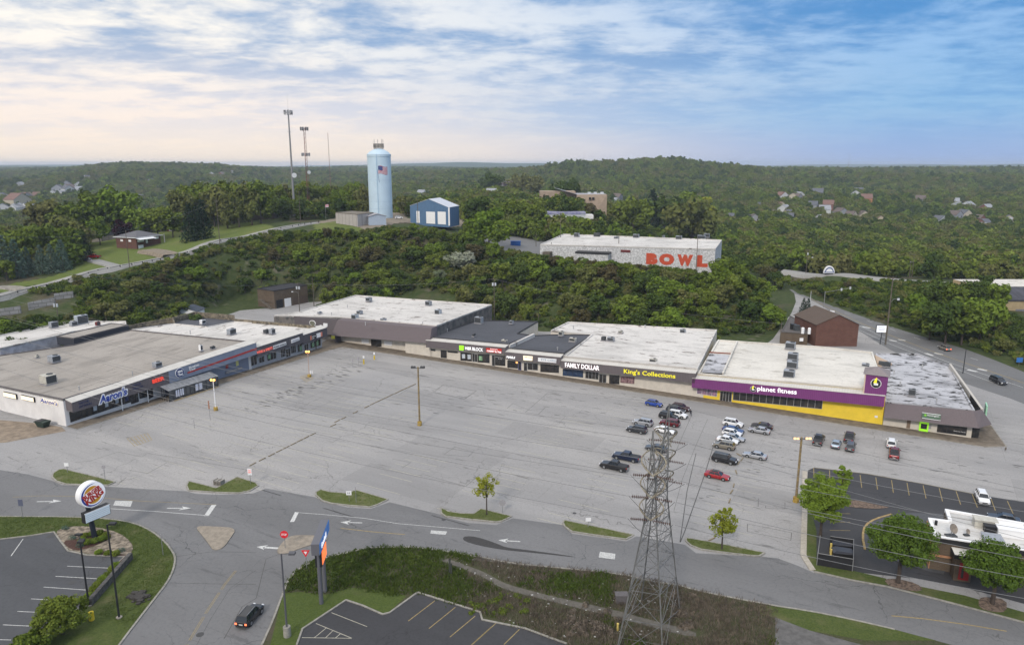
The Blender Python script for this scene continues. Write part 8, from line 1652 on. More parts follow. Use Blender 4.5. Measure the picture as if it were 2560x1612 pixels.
def trunk_mb(h,base,cent,r0,nl=7,seed=0):
    g_=random.Random(seed);mb=MB();top=(g_.uniform(-.2,.2),g_.uniform(-.2,.2),base+(h-base)*.55);mb.cyl((0,0,-.5),(0,0,base),r0,r0*.75,8);mb.cyl((0,0,base),top,r0*.75,r0*.3,7)
    for i in g_.sample(range(len(cent)),min(nl,len(cent))):c=cent[i];z_=base+(min(c[2],top[2])-base)*g_.uniform(.1,.6);z_=max(z_,base*.8);f=(z_-base)/(top[2]-base)if z_ > base else 0;s_=Vector((top[0]*f,top[1]*f,z_));m_=s_.lerp(Vector(c[:3]),.5)+Vector((0,0,.3));mb.cyl(s_,m_,r0*.36,r0*.22,5);mb.cyl(m_,c[:3],r0*.22,r0*.08,5)
    return mb
def proto_tree(name,label,h=10,r_=4.0,base=2.2,n=26,leaves=42,size=.42,seed=1,m=None,r0=.25,cat='tree',shape='round',nl=7,up=.35,cr=(.20,.36)):
    t=thing(name,label,cat);cent=crown_centres(h,r_,base,n,seed,shape,cr);v,f=leaf_cards(cent,size,leaves,np.random.default_rng(seed),up)
    trunk_mb(h,base,cent,r0,nl,seed).build('trunk',M_bark,t);o=bpy.data.objects.new('crown',np_mesh('crown',v,f,m or M_leaf));COL.objects.link(o);o.parent=t;kids.setdefault(t.name,[]).append(o);return t
def proto_conifer(name,label,h=10,r_=2.3,seed=1,m=None):
    g_=np.random.default_rng(seed);t=thing(name,label,'conifer');cent=[];nl=15
    for j in range(nl):
        z=.8+(h-1.0)*j/nl;rr_=r_*(1-j/nl)**.85+.12;k=max(4,int(9*rr_/r_)+2)
        for i in range(k):a=2*math.pi*(i+g_.random()*.6)/k;q_=rr_*g_.uniform(.45,.95);cent.append((q_*math.cos(a),q_*math.sin(a),z-q_*.18+g_.uniform(-.2,.2),.30*rr_/r_*r_*.5+.22))
    v,f=leaf_cards(np.array(cent),.30,13,g_,.1,.4);MB().cyl((0,0,-.5),(0,0,h*.95),.17,.03,7).build('trunk',M_bark,t)
    o=bpy.data.objects.new('crown',np_mesh('crown',v,f,m or M_con));COL.objects.link(o);o.parent=t;kids.setdefault(t.name,[]).append(o);return t
PT={}
for k,(r_,base,sd_,sh)in enumerate(((4.2,1.6,3,'round'),(3.6,1.2,11,'oval'),(4.8,1.9,23,'round'),(3.9,.6,37,'oval'))):PT['b%d' % k]=proto_tree('tree','x',10,r_,base,34,58,.40,sd_,shape=sh)
PT['s0']=proto_tree('shrub','x',4,2.6,.1,20,50,.30,41,r0=.09,cat='shrub',nl=4);PT['s1']=proto_tree('shrub','x',3.4,2.9,.0,20,50,.28,43,r0=.08,cat='shrub',nl=4)
PT['c0']=proto_conifer('pine_tree','x',10,2.4,5);PT['c1']=proto_conifer('spruce_tree','x',10,3.0,9,M_spr)
HT={'b0':10,'b1':10,'b2':10,'b3':10,'s0':4,'s1':3.4,'c0':10,'c1':10}
LM={'g':M_leaf,'l':M_leafl,'d':M_leafd,'o':M_leafo,'r':M_leafr,'p':M_purp,'w':M_blos,'y':M_yg,'n':M_con,'s':M_spr}
first_used=set()
def add_tree(kind,p,h,label,group=None,hue='g',rz=None,wid=1.0):
    root=PT[kind];s_=h/HT[kind];rz=random.uniform(0,6.28)if rz is None else rz
    if kind not in first_used:first_used.add(kind);o=root;o.location=p;o.rotation_euler=(0,0,rz);o['label']=label;ch=kids[o.name];(o.__setitem__('group',group)if group else None)
    else:o=dup(root,p,rz,label,group);ch=COPYKIDS[o.name]
    o.scale=(s_*wid,s_*wid,s_)
    for c in ch:
        if c.name.startswith('crown'):c.material_slots[0].link='OBJECT';c.material_slots[0].material=LM[hue]
    return o
# single out: trees that can be named
def tree_px(kind,r,x,by,ty,label,hue='g',Y=None,group=None,wid=1.0):
    if Y:q_=AT(r,x,by,Y);p=Vector((q_.x,Y,h1(q_.x,Y)))
    else:p=GT(r,x,by)
    h=AT(r,x,ty,p.y).z-p.z;o=add_tree(kind,p,max(h,2),label,group,hue,wid=wid);TP.append((p.x,p.y,h*.3));return o
TP=[]
for a in [('c0','R1',1795,845,470,'left of three dark pines in a clump on the hill lawn','n'),('c0','R1',1860,832,490,'middle of three dark pines in a clump on the hill lawn','n'),('c0','R1',1925,815,425,'right of three dark pines in a clump on the hill lawn','n'),
          ('c1','R1',60,1190,760,'blue-green spruce at the left edge','s'),('c1','R1',170,1180,800,'second blue-green spruce from the left edge','s'),('c1','R1',270,1150,880,'low spruce third from the left edge','s'),('c1','R1',400,1145,860,'blue spruce fourth from the left edge','s'),('c1','R1',500,1135,850,'blue spruce fifth from the left edge','s'),('c1','R1',600,1120,810,'tallest blue spruce, nearest the dark car','s'),('c0','R1',810,1000,720,'dark cypress-like conifer behind the red pickup','n'),
          ('b3','R1',70,1215,960,'bright green bush in front of the spruces at the left edge','g'),('c0','R1',850,720,405,'dark purple-brown spruce rising above the trees','n'),('c0','R1',925,720,480,'smaller dark spruce beside the purple-brown one','n')]:tree_px(*a,Y=None)
for a in [('b2','R1',300,1100,640,'broad yellow-green maple behind the spruces','g',318),('b2','R1',580,1060,640,'second broad yellow-green maple behind the spruces','g',322),('b0','R1',720,1000,700,'round green tree behind the red pickup','d',326),('b2','R1',1080,700,275,'large rounded light green tree above the ranch house','l',400),('b0','R1',940,720,320,'light green tree left of the large rounded one','g',400),('b1','R1',1150,740,620,'dark purple-leaved tree behind the ranch house','p',362),
          ('b0','R1',460,800,400,'grey-green tree left of the dark spruces','o',380),('b1','R1',600,780,480,'green tree in front of the far houses','g',375),('b0','R1',780,800,430,'green tree left of the purple-brown spruce','g',380),('b3','R1',640,800,510,'olive tree with red-brown twigs','o',352),('b1','R1',930,760,590,'pale green tree behind the open garage','l',365),('b0','R1',1290,740,480,'pale green tree right of the purple-leaved tree','l',370),('b2','R1',1480,720,480,'wide green tree behind the right fence','g',375),('b1','R1',1620,720,520,'green tree behind the small dark red shed','g',375)]:tree_px(*a[:7],Y=a[7])
k_=0
for x in range(1700,2450,62):tree_px('b%d' %(k_ % 4),'R1',x+random.uniform(-15,15),660,random.uniform(225,330),'tall thin-crowned tree in the row left of the monopole mast',random.choice('goog'),Y=402+random.uniform(-12,25),group='trees in the row behind the hill lawn',wid=.85);k_ += 1
for x in range(40,1075,58):tree_px('b%d' %(k_ % 4),'R2',x+random.uniform(-15,15),1100,random.uniform(800,900)if 250 < x < 420 else random.uniform(790,880),'tall olive tree between masts and water tower',random.choice('googl'),Y=478+random.uniform(-12,30),group='trees between the masts and the water tower',wid=.8);k_ += 1
for x in range(20,1060,75):tree_px('b%d' %(k_ % 4),'R2',x+random.uniform(-20,20),1130,random.uniform(960,1040),'lower shaggy tree before the masts',random.choice('gdo'),Y=442+random.uniform(-6,6),group='low trees before the masts',wid=1.0);k_ += 1
for a in [('b2','R3',890,480,222,'big dark round tree standing alone above the tan building','d',640),('b2','R3',880,600,355,'dense green tree covering the left of the tan building','d',470),('b3','R3',1065,590,415,'thin bare-looking tree in front of the tan wall','r',474),('b2','R3',330,660,420,'broad green tree left of the low blue-banded building','g',425),('b0','R3',480,680,440,'green tree beside the low blue-banded building','g',425),('b2','R3',560,690,450,'green tree before the low blue-banded building','g',428),('b0','R3',45,640,385,'dark tree at the left of the bowling car park','d',420),('b0','R3',160,800,490,'bright green tree at the corner of the bowling car park','l',345),('b2','R3',240,790,580,'wide bright green tree by the bowling car park','l',342),('b1','R3',60,820,560,'light green tree left of the bowling car park','l',345),
          ('c0','R3',1700,500,320,'dark pointed conifer above the right part of the bowling hall','n',560),('b0','R3',1820,500,365,'dark round tree beside the pointed conifer','d',560),('b2','R3',1520,560,380,'green tree behind the bowling roof','g',500),('b2','R3',2080,600,370,'pale tall tree behind the right end of the bowling roof','o',480),('b1','R3',2070,440,345,'light green tree far behind the bowling roof','l',620),('b1','R3',2170,450,400,'small yellow tree far behind the bowling roof','y',620),('b2','R3',550,400,175,'large olive tree right of the brown apartment block','o',860),('b2','R3',180,330,165,'large green tree above the brown apartment block','d',900),('b2','R3',430,350,180,'tall olive tree behind the brown apartment block','o',900),('b0','R3',230,400,300,'small tree covering the left wing of the brown apartment block','g',815),
          ('c1','R4',615,1265,1180,'left small spruce behind the red brick building','n',290),('c1','R4',650,1265,1185,'right small spruce behind the red brick building','n',288),('b2','R2',1100,1300,0,'','',0)]:
    if a[5]:tree_px(*a[:7],Y=a[7])
for a in [('b2',1720,1180,1000,262),('b0',1840,1330,1050,256),('b2',1950,1350,1010,258),('b1',2060,1330,990,262),('b0',2150,1340,1040,256),('b2',1780,1440,1150,240),('b2',1910,1470,1160,238),('b0',2050,1480,1150,236),('b1',2160,1460,1180,238),('b3',1650,1420,1180,246),('b3',1560,1330,1080,262)]:
    q_=AT('R4',a[1],a[2],a[4]);p=Vector((q_.x,a[4],h1(q_.x,a[4])));h=AT('R4',a[1],a[3],a[4]).z-p.z;add_tree(a[0],p,h,'big leafy tree in the dense clump left of the tan warehouse','trees left of the tan warehouse',random.choice('gggdl'));TP.append((p.x,p.y,3))
# exclusion areas
def inpoly(x,y,poly):
    c=np.zeros(len(x),bool);n=len(poly);j=n-1
    for i in range(n):
        xi,yi,xj,yj=poly[i][0],poly[i][1],poly[j][0],poly[j][1];k=((yi > y)!=(yj > y))&(x <(xj-xi)*(y-yi)/(yj-yi+1e-12)+xi);c ^= k;j=i
    return c
lawn_poly=[GT('R1',*q_)for q_ in ((860,865),(1090,822),(1380,760),(1600,748),(1720,760),(1950,700),(2150,675),(2408,660),(2600,720),(2408,775),(2000,885),(1500,1005),(1150,1092),(700,1168),(300,1262),(-100,1350),(-100,1290),(200,1225),(500,1175),(700,1100),(720,1040),(880,950))]
tower_poly=[GT('R2',*q_)for q_ in ((560,1240),(740,1190),(1060,1110),(1290,1130),(1420,1190),(1930,1180),(1960,1260),(1800,1280),(1400,1230),(1000,1330),(760,1300),(560,1280))]
BOWLP=[(b1.x-3,b1.y-3.5),(b2.x+1.5,b2.y-2.5),(b3.x+2.5,b3.y+2),(b4.x-2,b4.y+2)];BOWLP[0]=(b1.x-3,b1.y-9)
def free(x,y,pad=0.0):
    """True where trees may stand"""
    ok=np.ones(len(x),bool)
    for P_ in (lawn_poly,tower_poly):ok &= ~inpoly(x,y,P_)
    for cx_,cy_,r_ in clear:ok &=(x-cx_)**2+(y-cy_)**2 > r_*r_
    hr=np.array([(p.x,p.y)for p in HR[::2]]);up=np.array([(p.x,p.y)for p in smooth(UP,2,False)])
    for arr,dd in ((hr,5.5+pad),(up,8+pad)):
        d2=np.min((x[:,None]-arr[None,:,0])**2+(y[:,None]-arr[None,:,1])**2,axis=1)if len(x)< 6000 else None
        if d2 is None:
            d2=np.full(len(x),1e9);near=y < 480
            d2[near]=np.min((x[near][:,None]-arr[None,:,0])**2+(y[near][:,None]-arr[None,:,1])**2,axis=1)
        ok &= d2 > dd*dd
    ok &= ~inpoly(x,y,BOWLP);ok &= ~((x >-18)&(x < 84)&(y > 330)&(y < 396-.5*(x+16)))
    xe=np.interp(y,[169,206,236,271,302,338,366],[150,152.5,151.5,143.5,140.5,137.5,139.5]);ok &= ~((y < 372)&(x > xe-20.5-pad)&(x < xe+2+pad))
    ok &= ~(inpoly(x,y,[(p[0],p[1])for p in lot])&(H(x,y)< .3))
    for p_ in ((-60,436,22),):ok &=(x-p_[0])**2+(y-p_[1])**2 > p_[2]**2
    ok &= ~((x >-62)&(x <-5)&(y > 385)&(y < 430));ok &= ~((x > 180)&(y > 232)&(y < 292)&(x < 250)) # hall, warehouse
    ok &= ~((x >-130)&(x <-80)&(y > 285)&(y < 322));ok &= ~((x > 30)&(x < 100)&(y > 455)&(y < 520));ok &= ~((x >-20)&(x < 60)&(y > 448)&(y < 474))
    return ok
LIMX=[0,180,300,520,700,760,850,950,1050,1170,1270,1350,1430,1500,1560,1620,1700,1785,1810,1850,1900,1960,2000,2300,2560]
LIMY=[755,700,688,618,580,572,566,576,556,580,618,636,640,645,656,660,672,690,620,585,650,688,702,708,708]
def px_of(x,y,z):
    zc_=y*CP-(z-CH)*SP;yc=y*SP+(z-CH)*CP;return 1280+CF*x/zc_,806-CF*yc/zc_
words_={'g':'green','l':'bright green','d':'dark green','o':'olive','r':'brownish'}
def cap_h(x,y,z,h):
    for _ in range(14):
        a,b=px_of(x,y,z+h)
        if b >= np.interp(a,LIMX,LIMY)-4:return h
        h *= .86
    return h
# rows whose tops meet the foot of the buildings on the crest
crest=[(px,30+random.uniform(-6,10))for px in range(1195,1790,19)]+[(px,34)for px in range(700,1195,24)]+[(px,42)for px in range(1800,1965,17)]
for px,dy in crest:
    lim=float(np.interp(px,LIMX,LIMY))+random.uniform(-3,7)
    if 1600 < px < 1720:lim += 5
    hue=random.choices('gldor',(5,2.2,3,2,1))[0];p=GT('F',px,lim+dy);h=AT('F',px,lim,p.y).z-p.z
    if h > 1.5 and not inpoly(np.array([p.x]),np.array([p.y]),BOWLP)[0]and p.y < 372:add_tree(random.choice(('b0','b1','b2','b3'))if h > 3.4 else 's0',p,h,words_[hue]+' tree on the crest '+('right of the painted letters' if px > 1790 else 'before the bowling wall' if px > 1340 else 'by the bowling car park' if px > 1180 else 'below hall and water tower'),'trees along the crest',hue,wid=random.uniform(1,1.35))
for x,top in ((700,400),(760,380),(830,372),(960,392),(1010,470),(1180,520)):tree_px('b%d' %(x % 4),'R3',x,600,top,'green tree partly hiding the tan building',random.choice('gdo'),472,'trees before the tan building')
for x in range(600,1180,52):tree_px('b%d' %(x % 4),'R3',x+random.uniform(-12,12),690,random.uniform(572,625),'green tree in the belt behind the bowling roof',random.choice('gdorl'),432,'belt behind the bowling roof',1.1)
# slope trees, one by one
gx,gy=np.meshgrid(np.arange(-175,175,6.9),np.arange(196,345,6.9));gx=gx.ravel()+rng.uniform(-2.6,2.6,gx.size);gy=gy.ravel()+rng.uniform(-2.6,2.6,gy.size)
ok=free(gx,gy,1.0);a_,b_=px_of(gx,gy,H(gx,gy));ok &=(a_ >-120)&(a_ < 2650)&(b_ > np.interp(a_,LIMX,LIMY)+2)&(H(gx,gy)> .25)
ok &= ~((gx > 153)&(gy > 232));gx,gy=gx[ok],gy[ok];order=rng.permutation(len(gx));cnt=0;slope_pts=list(zip(gx[order],gy[order]));N1=0
words={'g':'green','l':'bright green','d':'dark green','o':'olive','r':'brownish','w':'white-flowering'}
LMK=[(-60,'at the left edge below the hill road'),(150,'around the concrete block wall'),(330,'below the red pickup'),(470,'below the brick ranch house'),(600,'below the dark pines'),(740,'behind the small brick garage'),(860,'below the concrete shed'),(960,'below the water tower'),(1060,'below the blue metal hall'),(1180,'left of the bowling car park'),(1290,'below the bowling car park'),(1400,'under the left bowling wall'),(1520,'below the blank bowling wall'),(1620,'below the painted letters'),(1720,'below the last painted letters'),(1820,'beside the right bowling wall'),(1900,'left of the highway bend')]
def place_words(x,y):
    z=h1(x,y);a,_=px_of(x,y,z)
    if x > 125:return 'across the highway '+('behind the brick building' if a < 2120 else 'behind the tall wooden pole' if a < 2260 else 'below the tan warehouse')+(', low on the bank' if z < 4 else ', high on the bank')
    w_=min(LMK,key=lambda q_:abs(q_[0]-a))[1];f=z/max(8,25 if a < 1200 else 16);return w_+(', at the foot' if f < .3 else ', halfway up' if f < .7 else ', near the top')
def zone(x,y):
    a,_=px_of(x,y,h1(x,y))
    return 'on the bank below the hill road' if a < 620 else 'on the bank behind the corner store' if a < 1150 else 'on the bank below the bowling alley' if a < 1900 and x < 125 else 'on the bank across the highway'
for i,(x,y)in enumerate(slope_pts):
    z=h1(x,y);a,b=px_of(x,y,z);right=a > 1150
    if N1 >= 235:break
    if a < 200 and 740 < b < 838:continue
    if a < 700 and random.random()< .2:continue
    if 900 < a < 1420 and z < 7 and random.random()< .5:continue
    if x > 150 and random.random()< .35:continue
    h=random.uniform(7.5,12.5)if right else random.uniform(5.5,9.5)
    if 620 < a < 1100 and z > 12:h=random.uniform(8,11.5)
    if x > 140:h=random.uniform(3.5,7)
    h=cap_h(x,y,z,h)
    if h < 1.8:continue
    hue=random.choices('gldor',(5,2.2,3.2,2.2,1.1 if right else .8))[0]
    if i in (11,57,90,143):hue='w'
    kd=random.choice(('b0','b1','b2','b3'))if h > 3.6 else random.choice(('s0','s1'))
    add_tree(kd,Vector((x,y,z-.25)),h,words[hue]+(' tree ' if kd[0]== 'b' else ' shrub ')+place_words(x,y),('trees ' if kd[0]== 'b' else 'shrubs ')+zone(x,y),hue,wid=random.uniform(.95,1.45));N1 += 1
# ---------------------------------------------------------------- geometry-node scatter: undergrowth and the wide forest
def scatter(name,pts,kinds,scale,sources,label):
    me=bpy.data.meshes.new(name);me.vertices.add(len(pts));me.vertices.foreach_set('co',pts.astype(np.float32).ravel())
    for nm,typ,arr in (('kind','INT',kinds.astype(np.int32)),('size','FLOAT',scale.astype(np.float32)),('turn','FLOAT',rng.uniform(0,6.28,len(pts)).astype(np.float32))):a=me.attributes.new(nm,typ,'POINT');a.data.foreach_set('value',arr)
    me.update();o=bpy.data.objects.new(name,me);COL.objects.link(o);ng=bpy.data.node_groups.new(name,'GeometryNodeTree');ng.interface.new_socket('Geometry',in_out='INPUT',socket_type='NodeSocketGeometry');ng.interface.new_socket('Geometry',in_out='OUTPUT',socket_type='NodeSocketGeometry')
    N=ng.nodes;gi,go=N.new('NodeGroupInput'),N.new('NodeGroupOutput');join=N.new('GeometryNodeJoinGeometry');L_=ng.links
    def attr(nm,typ):a=N.new('GeometryNodeInputNamedAttribute');a.data_type=typ;a.inputs['Name'].default_value=nm;return a.outputs['Attribute']
    kd,sz,tn=attr('kind','INT'),attr('size','FLOAT'),attr('turn','FLOAT');cxyz=N.new('ShaderNodeCombineXYZ');L_.new(tn,cxyz.inputs[2]);e2r=N.new('FunctionNodeEulerToRotation');L_.new(cxyz.outputs[0],e2r.inputs[0])
    for i,src in enumerate(sources):
        cmp_=N.new('FunctionNodeCompare');cmp_.data_type='INT';cmp_.operation='EQUAL';L_.new(kd,cmp_.inputs[2]);cmp_.inputs[3].default_value=i
        oi=N.new('GeometryNodeObjectInfo');oi.inputs['Object'].default_value=src;oi.transform_space='ORIGINAL';oi.inputs['As Instance'].default_value=True
        ip=N.new('GeometryNodeInstanceOnPoints');L_.new(gi.outputs[0],ip.inputs['Points']);L_.new(cmp_.outputs[0],ip.inputs['Selection']);L_.new(oi.outputs['Geometry'],ip.inputs['Instance']);L_.new(e2r.outputs[0],ip.inputs['Rotation']);L_.new(sz,ip.inputs['Scale']);L_.new(ip.outputs[0],join.inputs[0])
    L_.new(join.outputs[0],go.inputs[0]);md=o.modifiers.new('scatter','NODES');md.node_group=ng;tag(o,label,None,None,'stuff');return o
def crown_src(k):return [c for c in kids[PT[k].name]if c.name.startswith('crown')][0]
# extra crown meshes for the scatters, belonging to ordinary trees standing in the wood
EX=[]
for i,(nm,h,r_,sd_,m_,n,lv,sz)in enumerate((('tree',10,4.6,51,M_leaf,26,24,.62),('tree',10,4.2,52,M_leafd,26,24,.62),('tree',9,4.8,53,M_leafo,26,24,.62),('tree',10,4.0,54,M_leafl,24,22,.62),('shrub',2.6,2.2,55,M_leafd,12,30,.26),('shrub',2.2,2.0,56,M_leafo,12,30,.26),('shrub',2.4,2.2,57,M_leaf,12,30,.26))):
    t=proto_tree(nm,'',h,r_,1.0 if nm == 'tree' else 0,n,lv,sz,sd_,m_,r0=.2 if nm == 'tree' else .05,cat=nm,nl=4);x,y=((-150+i*22,520+i*7)if nm == 'tree' else (-60+i*6,318-i));t.location=(x,y,h1(x,y)-.1)
    t['label']=(('mid-green','dark green','olive','bright green')[i]+' tree standing in the wood behind the hill lawn')if nm == 'tree' else (('dark','olive','mid-green')[i-4]+' low shrub on the bank behind the corner store');EX.append([c for c in kids[t.name]if c.name.startswith('crown')][0])
gx,gy=np.meshgrid(np.arange(-215,240,2.5),np.arange(192,372,2.5));gx=gx.ravel()+rng.uniform(-1.2,1.2,gx.size);gy=gy.ravel()+rng.uniform(-1.2,1.2,gy.size)
hz=H(gx,gy);ok=free(gx,gy,-1.5)&(hz > .12);a_,b_=px_of(gx,gy,hz);ok &= b_ > np.interp(a_,LIMX,LIMY)+1;ok &= ~((a_ < 195)&(b_ < 800)&(b_ > 738));bare=(lumps(gx,gy,34)+lumps(gy,gx,17)*.6)> .36;ok &= ~(bare &(a_ > 820)&(a_ < 1500)&(hz < 7));ok &= rng.random(len(gx))< .92
gx,gy,hz=gx[ok],gy[ok],hz[ok];scatter('undergrowth',np.stack([gx,gy,hz-.3],-1),rng.choice(3,len(gx),p=(.4,.32,.28)),rng.uniform(.55,1.25,len(gx)),EX[4:7],'low green undergrowth covering the banks between the trees')
P_=[];Y=300.0
while Y < 4600:
    sp=9.2 if Y < 900 else 9.2*(Y/900)**.62;xs=np.arange(-(.80*Y+60),.80*Y+60,sp);P_.append(np.stack([xs+rng.uniform(-.45,.45,len(xs))*sp,Y+rng.uniform(-.45,.45,len(xs))*sp,np.full(len(xs),sp)],-1));Y += sp*.95
P_=np.concatenate(P_);x,y,sp=P_.T;ok=free(x,y,2.0);hz=H(x,y);a_,b_=px_of(x,y,hz);slope_=(y < 345)&(b_ > np.interp(a_,LIMX,LIMY)-6);ok &= ~slope_
ok &= ~((a_ > 1895)&(y < np.interp(x,[p.x for p in UP],[p.y for p in UP])+10)&(x < 215));ok &= ~((y < 420)&(a_ > 500)&(a_ < 1160));ok &= ~((x <-70)&(y < 395)&(a_ > 220)&(a_ < 700));town=(lumps(x,y,260)> .38)&(a_ < 420)&(y > 800)&(y < 1500);ok &= ~(town &(rng.random(len(x))< .6))
for tx,ty,tr_ in TP:ok &=(x-tx)**2+(y-ty)**2 > tr_*tr_
x,y,sp,hz=x[ok],y[ok],sp[ok],hz[ok];sc=sp/8.2*rng.uniform(.50,1.55,len(x));sc=np.where(y < 900,np.minimum(sc,1.6),np.minimum(sc,2.6));pr_=np.clip(.5+1.4*lumps(x,y,150),.05,.95);kd_=np.where(rng.random(len(x))< pr_,rng.choice((0,2),len(x)),rng.choice((1,3,0),len(x),p=(.5,.2,.3)))
scatter('forest',np.stack([x,y,hz-1.2*sc],-1),kd_,sc,EX[0:4],'unbroken mixed green forest rolling over valley and ridges to the horizon');print('forest',len(x))
# lawn on the hill
def drape(name,poly,m,off,step=2.0,kind='structure'):
    xs=[p[0]for p in poly];ys=[p[1]for p in poly];gx=np.arange(min(xs),max(xs),step);gy=np.arange(min(ys),max(ys),step);X_,Y_=np.meshgrid(gx,gy,indexing='ij');ins=inpoly((X_[:-1,:-1]+step/2).ravel(),(Y_[:-1,:-1]+step/2).ravel(),poly).reshape(len(gx)-1,len(gy)-1);Z_=H(X_,Y_)+off;idx=np.arange(X_.size).reshape(X_.shape)
    q_=np.stack([idx[:-1,:-1],idx[1:,:-1],idx[1:,1:],idx[:-1,1:]],-1)[ins];used_=np.unique(q_);rm=np.zeros(X_.size,int);rm[used_]=np.arange(len(used_));v=np.stack([X_,Y_,Z_],-1).reshape(-1,3)[used_];o=bpy.data.objects.new(name,np_mesh(name,v,rm[q_],m));COL.objects.link(o);o['kind']=kind;return o
drape('lawn',lawn_poly,M_lawn,.12);drape('lawn',[GT('R2',*q_)for q_ in ((540,1250),(760,1215),(1000,1290),(1020,1330),(840,1310),(560,1300))],M_lawn,.15);drape('yard',tower_poly,MT['tan_gravel'],.10)
# ---------------------------------------------------------------- the near trees, each modelled for itself
def near_tree(label,p,h,r_,base,m,n,leaves,size,seed,r0=.22,shape='round',group=None,sq=1.0,nl=14,cat='tree',name='tree'):
    t=proto_tree(name,label,h,r_,base,n,leaves,size,seed,m,r0,cat,shape,nl,.4,(.11,.25));t.location=p;t.scale=(1,1,1)
    if group:t['group']=group
    return t
def nt_px(label,r,bx,by,ty,rad_px,m,base_f,n,leaves,size,seed,**k):
    p=G(r,bx,by);h=AT(r,bx,ty,p.y).z;s_=ZM[r][2];dist=p.y*CP+60*SP;rr_=rad_px*s_/CF*dist;return near_tree(label,Vector((p.x,p.y,.1)),h,rr_,h*base_f,m,n,leaves,size,seed,**k)
nt_px('young yellow-green tree on the grass island left of centre','S3',333,592,292,112,M_yg,.38,38,44,.15,101,r0=.13,nl=16)
nt_px('young yellow tree on the grass island right of the pylon','S4',1152,1570,1140,150,M_yg,.26,50,60,.15,102,r0=.15,nl=18)
LEAFK=1
nt_px('largest light green tree beside the restaurant kerb and lamp post','S5',372,850,408,190,M_leafm,.22,120,150,.16,103,r0=.28,nl=20);nt_px('slim young tree behind the largest light green tree','S5',515,568,350,76,M_leafm,.30,30,55,.20,104,r0=.12)
nt_px('big round green tree on the verge left of the restaurant','S5',925,1190,705,250,M_leafn,.28,140,160,.16,105,r0=.34,nl=20);nt_px('big green tree at the right edge in front of the restaurant','S5',1597,1340,895,230,M_leafn,.28,130,160,.16,106,r0=.32,nl=20)
nt_px('dark green round tree at the bottom left by the striped stalls','S1',450,1440,1180,200,M_leaf,.12,90,150,.14,107,r0=.22);nt_px('dark green tree cut off by the bottom left corner','S1',210,1590,1435,150,M_leaf,.12,44,110,.20,108,r0=.2)
i=0
for x,y,s_ in ((600,735,.8),(645,722,.7),(708,715,.9),(755,722,.7),(585,775,1.0),(627,782,1.0),(675,775,1.0),(722,760,.95),(757,747,.8),(735,735,.6),(702,853,.8),(768,858,.8),(825,865,.95),(828,945,.9),(800,970,.9),(765,1015,.9),(730,1047,1.0),(700,1083,1.0),(672,1115,1.0),(630,1160,.8),(600,1192,.9)):
    p=G('S1',x,y,.6);v,f=leaf_cards(np.array([(0,0,.55*s_,.62*s_),(.2,.1,.6*s_,.5*s_),(-.2,-.1,.5*s_,.5*s_)]),.085,260,np.random.default_rng(200+i),.5);o=bpy.data.objects.new('round_shrub',np_mesh('round_shrub',v,f,[M_leaf,M_leafl][i % 3 == 1]));COL.objects.link(o);o.location=(p.x,p.y,.2);i += 1
    tag(o,'clipped round shrub '+('ringing the foot of the round restaurant sign' if y < 800 else 'in the small mulch strip beside the gravel bed' if y < 900 else 'in the row along the low block wall'),'shrub','round shrubs '+('at the sign' if y < 800 else 'in the strip' if y < 900 else 'along the wall'))
for x,y in ((460,695),(510,765),(565,820),(858,853)):p=G('S1',x,y);v,f=leaf_cards(np.array([(0,0,.25,.5),(.4,0,.2,.4)]),.08,120,rng,.5);o=bpy.data.objects.new('low_juniper',np_mesh('low_juniper',v,f,M_spr));COL.objects.link(o);o.location=(p.x,p.y,.15);tag(o,'low grey-green juniper in the gravel bed','shrub','junipers in the gravel bed')
# ---------------------------------------------------------------- weeds, grass tufts, litter in the foreground
wp=[(q_.x,q_.y)for q_ in PX('S2',[(455,1060),(520,985),(600,935),(750,890),(900,855),(1000,830),(1150,820),(1400,822),(1824,890)])+PX('S3',[(500,935),(700,955),(1300,1012),(1700,1090),(1824,1130)])+PX('S5',[(48,1370),(48,1520),(40,1700)])+PX('S3',[(1824,1700),(900,1512),(600,1400)])+PX('S2',[(1824,1285),(1380,1145),(1180,1170),(900,1110),(720,1160),(540,1140),(440,1145)])]
def cards(name,poly,n,hgt,m,label,dens=None,wd=.05,zb=.08,cl=7,spread=.25):
    xs=[p[0]for p in poly];ys=[p[1]for p in poly];x=rng.uniform(min(xs),max(xs),n*3);y=rng.uniform(min(ys),max(ys),n*3);ok=inpoly(x,y,poly)
    if dens is not None:ok &= dens(x,y)
    x,y=x[ok][:n],y[ok][:n];N=len(x);x=np.repeat(x,cl)+rng.normal(0,spread,N*cl);y=np.repeat(y,cl)+rng.normal(0,spread,N*cl);N *= cl;a=rng.uniform(0,6.28,N);h=hgt*rng.uniform(.4,1.2,N);lx,ly=rng.normal(0,.35,N)*h,rng.normal(0,.35,N)*h;w_=wd*rng.uniform(.6,1.6,N);dx,dy=np.cos(a)*w_,np.sin(a)*w_;z0=np.full(N,zb)
    v=np.stack([np.stack([x-dx,y-dy,z0],-1),np.stack([x+dx,y+dy,z0],-1),np.stack([x+dx*.5+lx,y+dy*.5+ly,z0+h],-1),np.stack([x-dx*.5+lx,y-dy*.5+ly,z0+h],-1)],1).reshape(-1,3)
    o=bpy.data.objects.new(name,np_mesh(name,v,np.arange(len(v)).reshape(-1,4),m));COL.objects.link(o);tag(o,label,None,None,'stuff');return o
pathc=np.array([(p.x,p.y)for p in PX('S3',[(60,920),(200,970),(330,1020),(440,1090),(560,1128),(800,1188),(1000,1238),(1250,1295),(1500,1365),(1824,1445)])]);pd=[]
for a,b in zip(pathc[:-1],pathc[1:]):pd +=[a+(b-a)*t for t in np.linspace(0,1,8)]
pd=np.array(pd)
